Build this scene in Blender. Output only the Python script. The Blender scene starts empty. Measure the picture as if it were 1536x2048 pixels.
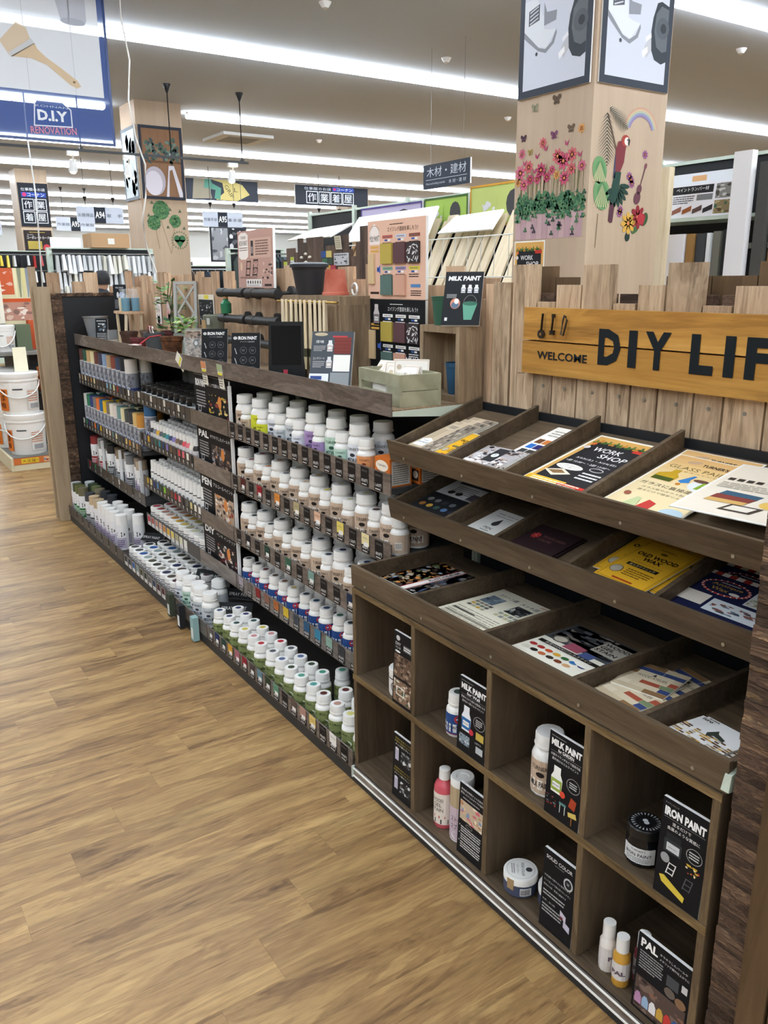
import bpy, math, random
from mathutils import Vector, Matrix
sc = bpy.context.scene
COL = sc.collection
RND = random.Random(11)
PI = math.pi
# ------------------------------------------------------------------ camera, world, exposure
yaw, pit, rol = -0.986759298, 0.273050492, -0.00674727704
fw = Vector((math.sin(yaw)*math.cos(pit), math.cos(yaw)*math.cos(pit), -math.sin(pit)))
rt = Vector((math.cos(yaw), -math.sin(yaw), 0)); up = rt.cross(fw)
rt2 = rt*math.cos(rol)+up*math.sin(rol); up2 = -rt*math.sin(rol)+up*math.cos(rol)
cd = bpy.data.cameras.new('camera'); cam = bpy.data.objects.new('camera', cd); COL.objects.link(cam)
cd.sensor_fit = 'VERTICAL'; cd.sensor_height = 36.0; cd.lens = 36.0*1654.667/2048; cd.clip_start = .05; cd.clip_end = 200
cam.matrix_world = Matrix(((rt2.x, up2.x, -fw.x, 1.9626), (rt2.y, up2.y, -fw.y, -1.178), (rt2.z, up2.z, -fw.z, 1.525), (0, 0, 0, 1)))
sc.camera = cam
w = bpy.data.worlds.new('world'); sc.world = w; w.use_nodes = True
w.node_tree.nodes['Background'].inputs[0].default_value = (.9, .95, 1, 1)
w.node_tree.nodes['Background'].inputs[1].default_value = .25
vs = sc.view_settings
vs.view_transform = 'Standard'; vs.look = 'None'; vs.gamma = 1; vs.use_curve_mapping = False; vs.exposure = 1.0
LAMP_STRENGTH = 14.0
# ------------------------------------------------------------------ helpers
def lin(c):
    if isinstance(c, str):
        c = c.lstrip('#'); c = [int(c[i:i+2], 16)/255 for i in (0, 2, 4)]
    return tuple((x/12.92 if x <= .04045 else ((x+.055)/1.055)**2.4) for x in c[:3])+(1.0,)

class MB:
    def __init__(s): s.v, s.f, s.c, s.m, s.sm = [], [], [], [], []
    def poly(s, pts, col=None, m=0, sm=False):
        i = len(s.v); s.v += [tuple(p) for p in pts]
        s.f.append(tuple(range(i, i+len(pts)))); s.c.append(col); s.m.append(m); s.sm.append(sm)
    def hexa(s, b, t, col=None, m=0):
        i = len(s.v); s.v += [tuple(p) for p in b]+[tuple(p) for p in t]
        for f in ((3, 2, 1, 0), (4, 5, 6, 7), (0, 1, 5, 4), (1, 2, 6, 5), (2, 3, 7, 6), (3, 0, 4, 7)):
            s.f.append(tuple(i+k for k in f)); s.c.append(col); s.m.append(m); s.sm.append(False)
        return s
    def box(s, x0, y0, z0, x1, y1, z1, col=None, m=0):
        return s.hexa([(x0, y0, z0), (x1, y0, z0), (x1, y1, z0), (x0, y1, z0)], [(x0, y0, z1), (x1, y0, z1), (x1, y1, z1), (x0, y1, z1)], col, m)
    def lathe(s, prof, n=16, col=None, m=0, cx=0, cy=0, cols=None, a0=0.0, a1=2*PI):
        # prof: list of (r, z); splits vertices at sharp corners
        full = abs(a1-a0-2*PI) < 1e-6; k = n if full else n+1
        cs = [(math.cos(a0+(a1-a0)*j/n), math.sin(a0+(a1-a0)*j/n)) for j in range(k)]
        prev, pd = None, None
        for i in range(len(prof)-1):
            (r0, z0), (r1, z1) = prof[i], prof[i+1]
            d = Vector((r1-r0, z1-z0)); d = d.normalized() if d.length > 0 else d
            if prev is None or pd.dot(d) < .8:
                prev = len(s.v); s.v += [(cx+r0*c, cy+r0*q, z0) for c, q in cs]
            b = len(s.v); s.v += [(cx+r1*c, cy+r1*q, z1) for c, q in cs]
            cc = cols[i] if cols else col
            for j in range(n):
                j2 = (j+1) % k if full else j+1
                s.f.append((prev+j, prev+j2, b+j2, b+j)); s.c.append(cc); s.m.append(m); s.sm.append(True)
            prev, pd = b, d
        return s
    def cyl(s, cx, cy, z0, z1, r, n=14, col=None, m=0, r2=None):
        r2 = r if r2 is None else r2
        return s.lathe([(0, z0), (r, z0), (r2, z1), (0, z1)], n, col, m, cx, cy)
    def tube(s, pts, r, n=6, col=None, m=0):
        P = [Vector(p) for p in pts]; rings = []
        ref = Vector((0, 0, 1))
        for i, p in enumerate(P):
            t = (P[min(i+1, len(P)-1)]-P[max(i-1, 0)]).normalized()
            u = t.cross(ref)
            if u.length < .05: u = t.cross(Vector((1, 0, 0)))
            u.normalize(); w_ = u.cross(t); rr = r[i] if isinstance(r, (list, tuple)) else r
            rings.append(len(s.v)); s.v += [tuple(p+(u*math.cos(2*PI*j/n)+w_*math.sin(2*PI*j/n))*rr) for j in range(n)]
        for a, b in zip(rings, rings[1:]):
            for j in range(n):
                s.f.append((a+j, a+(j+1) % n, b+(j+1) % n, b+j)); s.c.append(col); s.m.append(m); s.sm.append(True)
        for a in (rings[0], rings[-1]):
            s.f.append(tuple(a+j for j in range(n))); s.c.append(col); s.m.append(m); s.sm.append(False)
        return s
    def xf(s, M, start=0):
        for i in range(start, len(s.v)): s.v[i] = tuple(M @ Vector(s.v[i]))
        return s
    def mesh(s, name, mats):
        me = bpy.data.meshes.new(name); me.from_pydata(s.v, [], s.f)
        for mt in (mats if isinstance(mats, (list, tuple)) else [mats]): me.materials.append(mt)
        me.polygons.foreach_set('material_index', s.m); me.polygons.foreach_set('use_smooth', s.sm)
        if any(c is not None for c in s.c):
            a = me.color_attributes.new('Col', 'FLOAT_COLOR', 'CORNER'); d = []
            cache = {}
            for f, c in zip(s.f, s.c):
                if c not in cache: cache[c] = lin(c if c is not None else '#808080')
                d += list(cache[c])*len(f)
            a.data.foreach_set('color', d)
        me.update(); return me
    def build(s, name, mats, parent=None, **k): return inst(s.mesh(name, mats), name, parent, **k)

def inst(me, name, parent=None, loc=None, rz=0, rot=None, color=None):
    o = bpy.data.objects.new(name, me); COL.objects.link(o)
    if loc: o.location = loc
    if rot: o.rotation_euler = rot
    elif rz: o.rotation_euler = (0, 0, rz)
    if parent: o.parent = parent
    if color: o.color = lin(color)
    return o
def tag(o, label, cat, group=None):
    o['label'] = label; o['category'] = cat
    if group: o['group'] = group
    return o
def thing(name, label, cat, loc=(0, 0, 0), rz=0, group=None, rot=None):
    return tag(inst(None, name, None, loc, rz, rot), label, cat, group)
def struct(o): o['kind'] = 'structure'; return o
def part(name, mats, parent, f, **k):
    b = MB(); f(b); return b.build(name, mats, parent, **k)
def boxpart(name, mats, parent, *xyz, col=None):
    """mesh around its own centre, so grain differs from piece to piece"""
    x0, y0, z0, x1, y1, z1 = xyz
    c = ((x0+x1)/2, (y0+y1)/2, (z0+z1)/2)
    return MB().box(x0-c[0], y0-c[1], z0-c[2], x1-c[0], y1-c[1], z1-c[2], col).build(name, mats, parent, loc=c)
# ------------------------------------------------------------------ materials
MATS = {}
def newmat(name):
    m = bpy.data.materials.new(name); m.use_nodes = True
    return m, m.node_tree, m.node_tree.nodes['Principled BSDF']
def flat(name, c, rough=.6, metal=0, spec=.5, emit=0, alpha=1, trans=0, ior=1.45):
    if name in MATS: return MATS[name]
    m, nt, b = newmat(name)
    b.inputs['Base Color'].default_value = lin(c); b.inputs['Roughness'].default_value = rough
    b.inputs['Metallic'].default_value = metal; b.inputs['Specular IOR Level'].default_value = spec
    b.inputs['Transmission Weight'].default_value = trans; b.inputs['IOR'].default_value = ior
    if emit: b.inputs['Emission Color'].default_value = lin(c); b.inputs['Emission Strength'].default_value = emit
    b.inputs['Alpha'].default_value = alpha
    MATS[name] = m; return m
def attr(name, rough, metal=0, spec=.5):
    m, nt, b = newmat(name); a = nt.nodes.new('ShaderNodeAttribute'); a.attribute_name = 'Col'
    nt.links.new(a.outputs['Color'], b.inputs['Base Color']); b.inputs['Roughness'].default_value = rough
    b.inputs['Metallic'].default_value = metal; b.inputs['Specular IOR Level'].default_value = spec; return m
def objcol(name, rough):
    m, nt, b = newmat(name); a = nt.nodes.new('ShaderNodeObjectInfo')
    nt.links.new(a.outputs['Color'], b.inputs['Base Color']); b.inputs['Roughness'].default_value = rough; return m
def wood(name, stops, axis=0, stretch=9, scale=9, rough=.6, vary=.35, rings=0.0, bump=.12, spec=.3, fine=.25, streak=0.0, sscale=26):
    """grain running along axis in each piece's own space; pieces differ by their random number"""
    m, nt, b = newmat(name); N = nt.nodes.new; L = nt.links.new
    tc = N('ShaderNodeTexCoord'); oi = N('ShaderNodeObjectInfo')
    add = N('ShaderNodeVectorMath'); add.operation = 'MULTIPLY_ADD'
    cb = N('ShaderNodeCombineXYZ')
    for i in range(3): L(oi.outputs['Random'], cb.inputs[i])
    L(cb.outputs[0], add.inputs[0]); add.inputs[1].default_value = (7.3, 13.1, 5.7); L(tc.outputs['Object'], add.inputs[2])
    mp = N('ShaderNodeMapping'); s = [scale]*3; s[axis] = scale/stretch; mp.inputs['Scale'].default_value = s
    L(add.outputs[0], mp.inputs[0])
    n1 = N('ShaderNodeTexNoise'); n1.inputs['Scale'].default_value = 1.6; n1.inputs['Detail'].default_value = 6; n1.inputs['Roughness'].default_value = .62
    n1.inputs['Distortion'].default_value = .6
    L(mp.outputs[0], n1.inputs[0])
    n2 = N('ShaderNodeTexNoise'); n2.inputs['Scale'].default_value = 14; n2.inputs['Detail'].default_value = 4; L(mp.outputs[0], n2.inputs[0])
    fac = N('ShaderNodeMath'); fac.operation = 'MULTIPLY_ADD'; L(n2.outputs[0], fac.inputs[0]); fac.inputs[1].default_value = fine
    off = N('ShaderNodeMath'); off.operation = 'SUBTRACT'; L(n1.outputs[0], off.inputs[0]); off.inputs[1].default_value = fine*.5
    last = off.outputs[0]
    if rings:
        sn = N('ShaderNodeMath'); sn.operation = 'MULTIPLY'; L(n1.outputs[0], sn.inputs[0]); sn.inputs[1].default_value = 60
        si = N('ShaderNodeMath'); si.operation = 'SINE'; L(sn.outputs[0], si.inputs[0])
        ma = N('ShaderNodeMath'); ma.operation = 'MULTIPLY_ADD'; L(si.outputs[0], ma.inputs[0]); ma.inputs[1].default_value = rings; L(last, ma.inputs[2]); last = ma.outputs[0]
    L(last, fac.inputs[2])
    cr = N('ShaderNodeValToRGB'); el = cr.color_ramp.elements
    while len(el) < len(stops): el.new(.5)
    for e, (p, c) in zip(el, stops): e.position = p; e.color = lin(c)
    L(fac.outputs[0], cr.inputs[0])
    colout = cr.outputs[0]
    if streak:
        m2 = N('ShaderNodeMapping'); s2 = [sscale]*3; s2[axis] = sscale/22; m2.inputs['Scale'].default_value = s2; L(add.outputs[0], m2.inputs[0])
        n3 = N('ShaderNodeTexNoise'); n3.inputs['Scale'].default_value = 1.5; n3.inputs['Detail'].default_value = 5; n3.inputs['Roughness'].default_value = .7; n3.inputs['Distortion'].default_value = 1.2; L(m2.outputs[0], n3.inputs[0])
        r3 = N('ShaderNodeValToRGB'); r3.color_ramp.elements[0].position = .34; r3.color_ramp.elements[1].position = .5; r3.color_ramp.elements[0].color = (1-streak,)*3+(1,); r3.color_ramp.elements[1].color = (1, 1, 1, 1); L(n3.outputs[0], r3.inputs[0])
        mx = N('ShaderNodeMix'); mx.data_type = 'RGBA'; mx.blend_type = 'MULTIPLY'; mx.inputs[0].default_value = 1; L(colout, mx.inputs[6]); L(r3.outputs[0], mx.inputs[7]); colout = mx.outputs[2]
    hv = N('ShaderNodeHueSaturation'); mr = N('ShaderNodeMapRange'); L(oi.outputs['Random'], mr.inputs[0])
    mr.inputs[3].default_value = 1-vary*.6; mr.inputs[4].default_value = 1+vary*.6
    L(mr.outputs[0], hv.inputs['Value']); L(colout, hv.inputs['Color']); L(hv.outputs[0], b.inputs['Base Color'])
    b.inputs['Roughness'].default_value = rough; b.inputs['Specular IOR Level'].default_value = spec
    if bump:
        bp = N('ShaderNodeBump'); bp.inputs['Strength'].default_value = bump; bp.inputs['Distance'].default_value = .01
        L(fac.outputs[0], bp.inputs['Height']); L(bp.outputs[0], b.inputs['Normal'])
    MATS[name] = m; return m
def mottled(name, c1, c2, scale=6, rough=.8, spec=.3):
    m, nt, b = newmat(name); N = nt.nodes.new; L = nt.links.new
    tc = N('ShaderNodeTexCoord'); n = N('ShaderNodeTexNoise'); n.inputs['Scale'].default_value = scale; n.inputs['Detail'].default_value = 5
    L(tc.outputs['Object'], n.inputs[0]); cr = N('ShaderNodeValToRGB')
    cr.color_ramp.elements[0].position = .35; cr.color_ramp.elements[1].position = .7
    cr.color_ramp.elements[0].color = lin(c1); cr.color_ramp.elements[1].color = lin(c2)
    L(n.outputs[0], cr.inputs[0]); L(cr.outputs[0], b.inputs['Base Color']); b.inputs['Roughness'].default_value = rough
    b.inputs['Specular IOR Level'].default_value = spec; MATS[name] = m; return m
INK = attr('printed_ink', .55, 0, .15); PLAS = attr('coloured_plastic', .32); MATTE = attr('matte_colour', .8); GLOSS = attr('glossy_colour', .15)
OBJC = objcol('paint_colour', .4)
W_PLAS = flat('white_plastic', '#ecebe8', .35)
BLACKP = flat('black_panel', '#15181d', .55)
BLKPL = flat('black_plastic', '#17181a', .35)
MINT = flat('mint_metal', '#c6d3c6', .4)
KICK = flat('kick_dark', '#2b2d30', .5)
GLASS = flat('clear_glass', '#f4f8f8', .05, trans=1.0, ior=1.3)
CLEAR = flat('clear_plastic', '#f2f6f8', .1, alpha=.13)
ORD = ['front', 'second', 'third', 'fourth', 'fifth', 'sixth']
def pile(k_, n): return 'topmost' if k_ == n-1 else 'lowest' if k_ == 0 else ('second', 'third', 'fourth', 'fifth')[k_-1]
STEEL = flat('steel', '#b9bcbe', .35, metal=1)
WHITE = flat('white_paint', '#e9eaea', .6)
FLOORW = wood('floor_vinyl', [(.25, '#5f452c'), (.42, '#8a6a44'), (.58, '#a58456'), (.78, '#bd9c68')], 1, 7, 6.5, .38, .14, .05, .03, .4, .3, .3, 18)
FENCE = wood('weathered_plank', [(.2, '#735f4b'), (.42, '#b0977c'), (.62, '#c9b194'), (.8, '#d9c4a8')], 2, 7, 8, .75, .24, .07, .2, .3, .3, .35, 22)
FENCE2 = wood('pale_plank', [(.2, '#8a6a4f'), (.45, '#bb9a7c'), (.65, '#cdb092'), (.85, '#dcc2a4')], 2, 9, 7, .75, .35, .04, .15, .3, .3, .3, 22)
CUBBY = wood('walnut_ply', [(.2, '#3a3127'), (.45, '#584a3a'), (.65, '#695947'), (.85, '#786752')], 0, 8, 7, .5, .2, .03, .08, .3, .3, .35, 40)
CUBBYV = wood('walnut_ply_upright', [(.2, '#3a3127'), (.45, '#584a3a'), (.65, '#695947'), (.85, '#786752')], 2, 8, 7, .55, .25, .03, .08)
STRIP = wood('grain_strip', [(.25, '#4a423d'), (.5, '#665c56'), (.68, '#7d736c'), (.8, '#a39a92')], 0, 5, 7, .3, .12, .1, 0, .5)
SIGNW = wood('stained_pine', [(.2, '#8f6129'), (.45, '#b9863d'), (.65, '#c9974b'), (.85, '#d6a75c')], 0, 10, 6, .55, .12, .05, .1, .3, .3, .25, 18)
DARKW = wood('dark_plank', [(.2, '#33271f'), (.45, '#55443a'), (.7, '#6e5a4d'), (.85, '#806a5a')], 2, 9, 8, .7, .4, .03, .15)
DARKW2 = wood('brown_board', [(.2, '#3a2c1d'), (.45, '#5a4630'), (.7, '#6f583e'), (.85, '#826a4c')], 2, 9, 6, .6, .25, .03, .1)
MOSAIC = wood('reclaimed_block', [(.2, '#2b1f18'), (.45, '#4d3b30'), (.62, '#6b5544'), (.8, '#a88a64')], 0, 5, 22, .75, .8, .08, .6)
PALEP = wood('pale_end_plank', [(.2, '#8a7760'), (.45, '#a8947a'), (.65, '#b5a288'), (.85, '#c0ae95')], 2, 12, 6, .7, .1, .02, .05)
EDGEW = wood('worn_edge', [(.25, '#463826'), (.5, '#6d583b'), (.7, '#86704d'), (.85, '#ae966c')], 0, 7, 14, .6, .15, .05, .1)
PILW = wood('pillar_beech', [(.25, '#b39d86'), (.5, '#bca68f'), (.75, '#c5b098')], 2, 14, 3, .5, .05, 0, 0)
PINE = wood('pale_pine', [(.2, '#cdb893'), (.5, '#e3d3b4'), (.8, '#efe3c9')], 2, 10, 6, .6, .18, .03, .05)
BOXW = wood('box_plank', [(.2, '#64523e'), (.45, '#8d7860'), (.65, '#a18b70'), (.85, '#b49d80')], 2, 8, 8, .7, .2, .05, .15, .3, .3, .3, 24)
# ------------------------------------------------------------------ flat print
GL = {}
def glyphs(s, bold=0.0):
    if any(ord(ch) > 0x2e80 for ch in s): bold = 0.0
    k = (s, bold)
    if k not in GL:
        cu = bpy.data.curves.new('t', 'FONT'); cu.body = s; cu.resolution_u = 2; cu.dimensions = '2D'; cu.fill_mode = 'BOTH'; cu.offset = bold
        o = bpy.data.objects.new('t', cu); me = bpy.data.meshes.new_from_object(o)
        vs_ = [(v.co.x, v.co.y) for v in me.vertices]; fs = [tuple(p.vertices) for p in me.polygons]
        bpy.data.objects.remove(o); bpy.data.curves.remove(cu); bpy.data.meshes.remove(me)
        xs = [v[0] for v in vs_] or [0, 1]; ys = [v[1] for v in vs_] or [0, 1]
        GL[k] = (vs_, fs, min(xs), max(xs), min(ys), max(ys))
    return GL[k]
class Print:
    """flat artwork in metres: x to the right, y up; layers lie a hair above each other"""
    def __init__(s): s.P = []; s.n = 0
    def poly(s, pts, c, L=1): s.P.append((pts, [tuple(range(len(pts)))], c, L))
    def rect(s, x0, y0, x1, y1, c, L=1, nx=1):
        for i in range(nx):
            a, b = x0+(x1-x0)*i/nx, x0+(x1-x0)*(i+1)/nx
            s.poly([(a, y0), (b, y0), (b, y1), (a, y1)], c, L)
    def frame(s, x0, y0, x1, y1, t, c, L=2):
        s.rect(x0, y0, x1, y0+t, c, L); s.rect(x0, y1-t, x1, y1, c, L); s.rect(x0, y0+t, x0+t, y1-t, c, L); s.rect(x1-t, y0+t, x1, y1-t, c, L)
    def oval(s, cx, cy, rx, ry, c, L=1, n=16, rot=0.0):
        q = []
        for i in range(n):
            x, y = rx*math.cos(2*PI*i/n), ry*math.sin(2*PI*i/n)
            q.append((cx+x*math.cos(rot)-y*math.sin(rot), cy+x*math.sin(rot)+y*math.cos(rot)))
        s.poly(q, c, L)
    def ring(s, cx, cy, rx, ry, t, c, L=2, n=20):
        for i in range(n):
            a, b = 2*PI*i/n, 2*PI*(i+1)/n
            s.poly([(cx+rx*math.cos(a), cy+ry*math.sin(a)), (cx+rx*math.cos(b), cy+ry*math.sin(b)), (cx+(rx-t)*math.cos(b), cy+(ry-t)*math.sin(b)), (cx+(rx-t)*math.cos(a), cy+(ry-t)*math.sin(a))], c, L)
    def text(s, t, x, y, h, c, w=None, align='l', bold=0.0, L=3, skew=0.0, rot=0.0):
        vs_, fs, x0, x1, y0, y1 = glyphs(t, bold)
        if not vs_: return
        sy = h/max(y1-y0, 1e-6) if w is None or w > 0 else h
        sx = sy if w is None else w/max(x1-x0, 1e-6)
        W = (x1-x0)*sx; ox = x-(W/2 if align == 'c' else W if align == 'r' else 0)
        q = [((a-x0)*sx+(b-y0)*sy*skew, (b-y0)*sy) for a, b in vs_]
        ca, sa = math.cos(rot), math.sin(rot)
        s.P.append(([(ox+a*ca-b*sa, y+a*sa+b*ca) for a, b in q], fs, c, L))
    def lines(s, x0, y0, x1, y1, n, c, L=2, th=.45, seed=0):
        r = random.Random(seed+n); hh = (y1-y0)/n
        for i in range(n):
            yy = y1-(i+.5)*hh; x = x0; e = x1-(x1-x0)*(.35*r.random() if i == n-1 else .08*r.random())
            while x < e-1e-5:
                b = min(e, x+(x1-x0)*r.uniform(.08, .25)); s.rect(x, yy-hh*th/2, b-(x1-x0)*.015, yy+hh*th/2, c, L); x = b
    def photo(s, x0, y0, x1, y1, pal, nx=6, ny=5, L=1, seed=1):
        r = random.Random(seed)
        s.rect(x0, y0, x1, y1, pal[0], L)
        dx, dy = (x1-x0)/nx, (y1-y0)/ny; W, H = x1-x0, y1-y0
        for i in range(nx*ny*2):
            cx, cy, a = r.uniform(x0, x1), r.uniform(y0, y1), r.uniform(0, PI); rx, ry = dx*r.uniform(.2, .9), dy*r.uniform(.15, .6); n_ = r.choice([4, 5, 6, 9])
            q = [(cx+rx*math.cos(2*PI*k/n_+a)*r.uniform(.6, 1), cy+ry*math.sin(2*PI*k/n_+a)*r.uniform(.6, 1)) for k in range(n_)]
            s.poly([(min(x1, max(x0, u)), min(y1, max(y0, v))) for u, v in q], r.choice(pal), L+1+.8*i/(nx*ny*2))
        return
        for i in range(nx):
            for j in range(ny):
                if r.random() < .75:
                    a = x0+i*dx+dx*.25*r.random(); b = y0+j*dy+dy*.25*r.random()
                    if r.random() < .5: s.rect(a, b, min(x1, a+dx*r.uniform(.5, 1)), min(y1, b+dy*r.uniform(.5, 1)), r.choice(pal), L+1)
                    else: s.oval(x0+(i+.5)*dx, y0+(j+.5)*dy, dx*r.uniform(.25, .5), dy*r.uniform(.25, .5), r.choice(pal), L+1, 8)
    def mesh(s, name, step=.00025, bend=None, mat=None):
        b = MB()
        for pts, fs, c, L in s.P:
            i = len(b.v); d = L*step
            if bend: b.v += [((bend+d)*math.sin(x/bend), -(bend+d)*math.cos(x/bend), y) for x, y in pts]
            else: b.v += [(x, -d, y) for x, y in pts]
            for f in fs: b.f.append(tuple(i+k for k in f)); b.c.append(c); b.m.append(0); b.sm.append(bool(bend))
        return b.mesh(name, mat or INK)
def card(name, label, cat, w_, h, t, back, pr, loc, rz=0, tilt=0, group=None, step=.0003, edge='#e8e8e6', bname='board'):
    """standing board, face towards -Y; origin at the middle of its lower edge"""
    loc = (loc[0], loc[1], loc[2]+.0006+t*abs(math.sin(tilt)))
    o = thing(name, label, cat, loc, 0, group, rot=(tilt, 0, rz))
    MB().box(-w_/2, 0, 0, w_/2, t, h, edge).build(bname, INK, o)
    p = Print(); p.rect(0, 0, w_, h, back, 1); pr(p, w_, h)
    inst(p.mesh('print', step), 'print', o, loc=(-w_/2, 0, 0)); return o
def sheet(name, label, cat, w_, h, t, back, pr, loc, rz=0, slope=0, group=None, edge='#efeee8'):
    """sheet lying on a bed that rises towards +Y"""
    o = thing(name, label, cat, loc, 0, group)
    o.rotation_euler = (Matrix.Rotation(slope, 3, 'X') @ Matrix.Rotation(rz, 3, 'Z')).to_euler()
    MB().box(0, 0, 0, w_, h, t, edge).build('paper', INK, o)
    p = Print(); p.rect(0, 0, w_, h, back, 1); pr(p, w_, h)
    inst(p.mesh('print', .0003), 'print', o, loc=(0, 0, t), rot=(-PI/2, 0, 0)); return o
# ------------------------------------------------------------------ the setting
CEIL = 4.03
floor = struct(inst(None, 'floor'))
o = MB().box(-42, -14, -.2, 9, 24, -.003).build('subfloor', FLOORW, floor)
PW, PL = .145, .92
pmesh = MB().box(-PW/2+.0002, -PL/2+.0002, -.003, PW/2-.0002, PL/2-.0002, 0).mesh('plank', FLOORW)
k = 0
for i in range(-44, 10):
    x = .2+i*PW
    off = (-.155*i) % PL
    for j in range(-3, 2):
        y = j*PL+off-.22+PL/2
        if -2.3 < y < .6 and not (y-PL/2 > .05) and k < 300: inst(pmesh, 'plank', floor, loc=(x, y, 0)); k += 1
struct(MB().box(-42, -14, CEIL, 9, 24, CEIL+.2).build('ceiling', flat('ceiling_board', '#b3bac2', .9)))
WALLM = flat('store_wall', '#d9dad6', .8)
for nm, b in (('wall_far', (-42.2, -14, 0, -42, 24, CEIL)), ('wall_behind', (9, -14, 0, 9.2, 24, CEIL)), ('wall_aisle', (-42, -14.2, 0, 9, -14, CEIL)), ('wall_rear', (-42, 24, 0, 9, 24.2, CEIL))):
    struct(MB().box(*b).build(nm, WALLM))
# ceiling lights: rows across the store
LAMP = flat('lamp_tube', '#f0f8ff', .4, emit=LAMP_STRENGTH)
HOUS = flat('lamp_housing', '#e9ebec', .5)
LL = 1.25
hm = MB().box(-.055, 0, -.03, .055, LL-.01, 0).mesh('housing', HOUS)
tm = MB(); prof = [(-.1, 0), (-.09, -.035), (-.05, -.055), (.05, -.055), (.09, -.035), (.1, 0)]
for (xa, za), (xb, zb_) in zip(prof, prof[1:]): tm.poly([(xa, .008, za), (xa, LL-.018, za), (xb, LL-.018, zb_), (xb, .008, zb_)])
tm.poly([(x_, .008, z_) for x_, z_ in prof]); tm.poly([(x_, LL-.018, z_) for x_, z_ in reversed(prof)]); tm.poly([(-.1, .008, 0), (.1, .008, 0), (.1, LL-.018, 0), (-.1, LL-.018, 0)])
tm = tm.mesh('tube', LAMP)
ROWS = [(7.0, -8, 9), (3.6, -8, 10), (.0, -8, 12), (-3.7, -7, 14), (-7.48, -6, 17), (-11.27, -5, 19), (-14.7, -4, 21), (-18.0, -2, 22), (-21.1, -1, 22), (-24.6, 0, 23), (-28.1, 1, 23), (-31.5, 2, 23), (-35, 2, 23), (-38.5, 3, 23)]
ROWN = {7.0: 'over the near aisle', 3.6: 'over the near aisle', .0: 'just before the tool poster pillar', -3.7: 'just past the tool poster pillar', -7.48: 'seen through the blue banner', -11.27: 'that meets the hat poster pillar', -14.7: 'beyond the hanging black track', -18.0: 'above the glove banner', -21.1: 'behind the workwear shop sign'}
for x, y0, y1 in ROWS:
    n = int((y1-y0)/LL)
    for j in range(n):
        y = y0+j*LL+.33*(x % 1)
        if any(abs(x-px) < .8 and py-LL-.1 < y < py+.8 for px, py in ((-11.1, 3.0), (-19.8, 3.0), (-2.3, 3))): continue
        t = thing('ceiling_light', 'white strip light in the ceiling row '+ROWN.get(x, 'among the many rows at the far end'), 'ceiling light', (x, y, CEIL), 0, 'strip lights on the ceiling')
        inst(hm, 'housing', t); inst(tm, 'tube', t, loc=(0, 0, -.03))
# pillars
def pillar(name, x, y, label):
    o = struct(MB().box(-.345, -.345, 0, .345, .345, CEIL).build(name, PILW)); o.location = (x, y, 0); return o
pillar('pillar_1', -2.33, 3.345, ''); pillar('pillar_2', -11.085, 3.345, ''); pillar('pillar_3', -19.85, 3.345, '')
pillar('pillar_4', -19.85, 12.2, '')
def p_tools(p, w_, h):
    p.rect(.045, .045, w_-.045, h-.05, '#ccd0dc', 2)
    x = lambda a: .045+a*(w_-.09)
    y = lambda a: -.045+a*.62
    # adjustable spanner head
    p.poly([(x(0), y(.66)), (x(.04), y(.63)), (x(.24), y(.50)), (x(.37), y(.46)), (x(.5), y(.53)), (x(.54), y(.62)), (x(.53), y(.66)), (x(.46), y(.55)), (x(.36), y(.5)), (x(.25), y(.53)), (x(0), y(.72))], '#8c9098', 3)
    p.poly([(x(0), y(.72)), (x(.24), y(.54)), (x(.38), y(.51)), (x(.53), y(.66)), (x(.42), y(.67)), (x(.33), y(.69)), (x(.32), y(.8)), (x(.2), y(1)), (x(0), y(1))], '#d9dde3', 4)
    p.poly([(x(.07), y(.76)), (x(.25), y(.79)), (x(.25), y(.94)), (x(.07), y(.9))], '#5b5f68', 5)
    for i in range(4): p.poly([(x(.09), y(.77+i*.035)), (x(.23), y(.81+i*.035)), (x(.23), y(.822+i*.035)), (x(.09), y(.785+i*.035))], '#c8ccd2', 6)
    p.poly([(x(.33), y(.72)), (x(.52), y(.74)), (x(.53), y(.83)), (x(.37), y(.84)), (x(.32), y(.94))], '#8d9099', 5)
    p.oval(x(.22), y(.475), .012, .012, '#4a4d55', 6, 10)
    # tape measure
    p.poly([(x(.62), y(.47)), (x(.7), y(.55)), (x(.78), y(.55)), (x(.74), y(.44)), (x(.66), y(.36))], '#bfc0c6', 3)
    p.poly([(x(1), y(.87)), (x(.87), y(.9)), (x(.8), y(.88)), (x(.74), y(.74)), (x(.72), y(.62)), (x(.74), y(.44)), (x(.8), y(.36)), (x(.92), y(.33)), (x(1), y(.36))], '#3c4249', 4)
    p.poly([(x(1), y(.84)), (x(.87), y(.86)), (x(.79), y(.78)), (x(.77), y(.62)), (x(.82), y(.48)), (x(.92), y(.44)), (x(1), y(.46))], '#666b70', 5)
    p.oval(x(.91), y(.66), .062, .062, '#5a5f65', 6); p.oval(x(.92), y(.66), .028, .028, '#3b3f45', 7)
    p.poly([(x(.58), y(.42)), (x(.67), y(.47)), (x(.68), y(.42)), (x(.6), y(.36))], '#f0eff2', 6); p.poly([(x(.63), y(.55)), (x(.72), y(.6)), (x(.73), y(.56)), (x(.64), y(.51))], '#e6e4ea', 6)
    p.poly([(x(.25), y(1.12)), (x(1), y(.95)), (x(1), y(1.02)), (x(.25), y(1.2))], '#b3b8c4', 3)
P1 = (-2.33, 3.345)
card('tool_poster', 'black framed poster of spanner and tape measure on pillar side with flowers', 'poster', .645, 1.3, .012, '#3d434d', p_tools, (-2.335, 2.985, 2.69), group='tool posters on the pillar')
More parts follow.
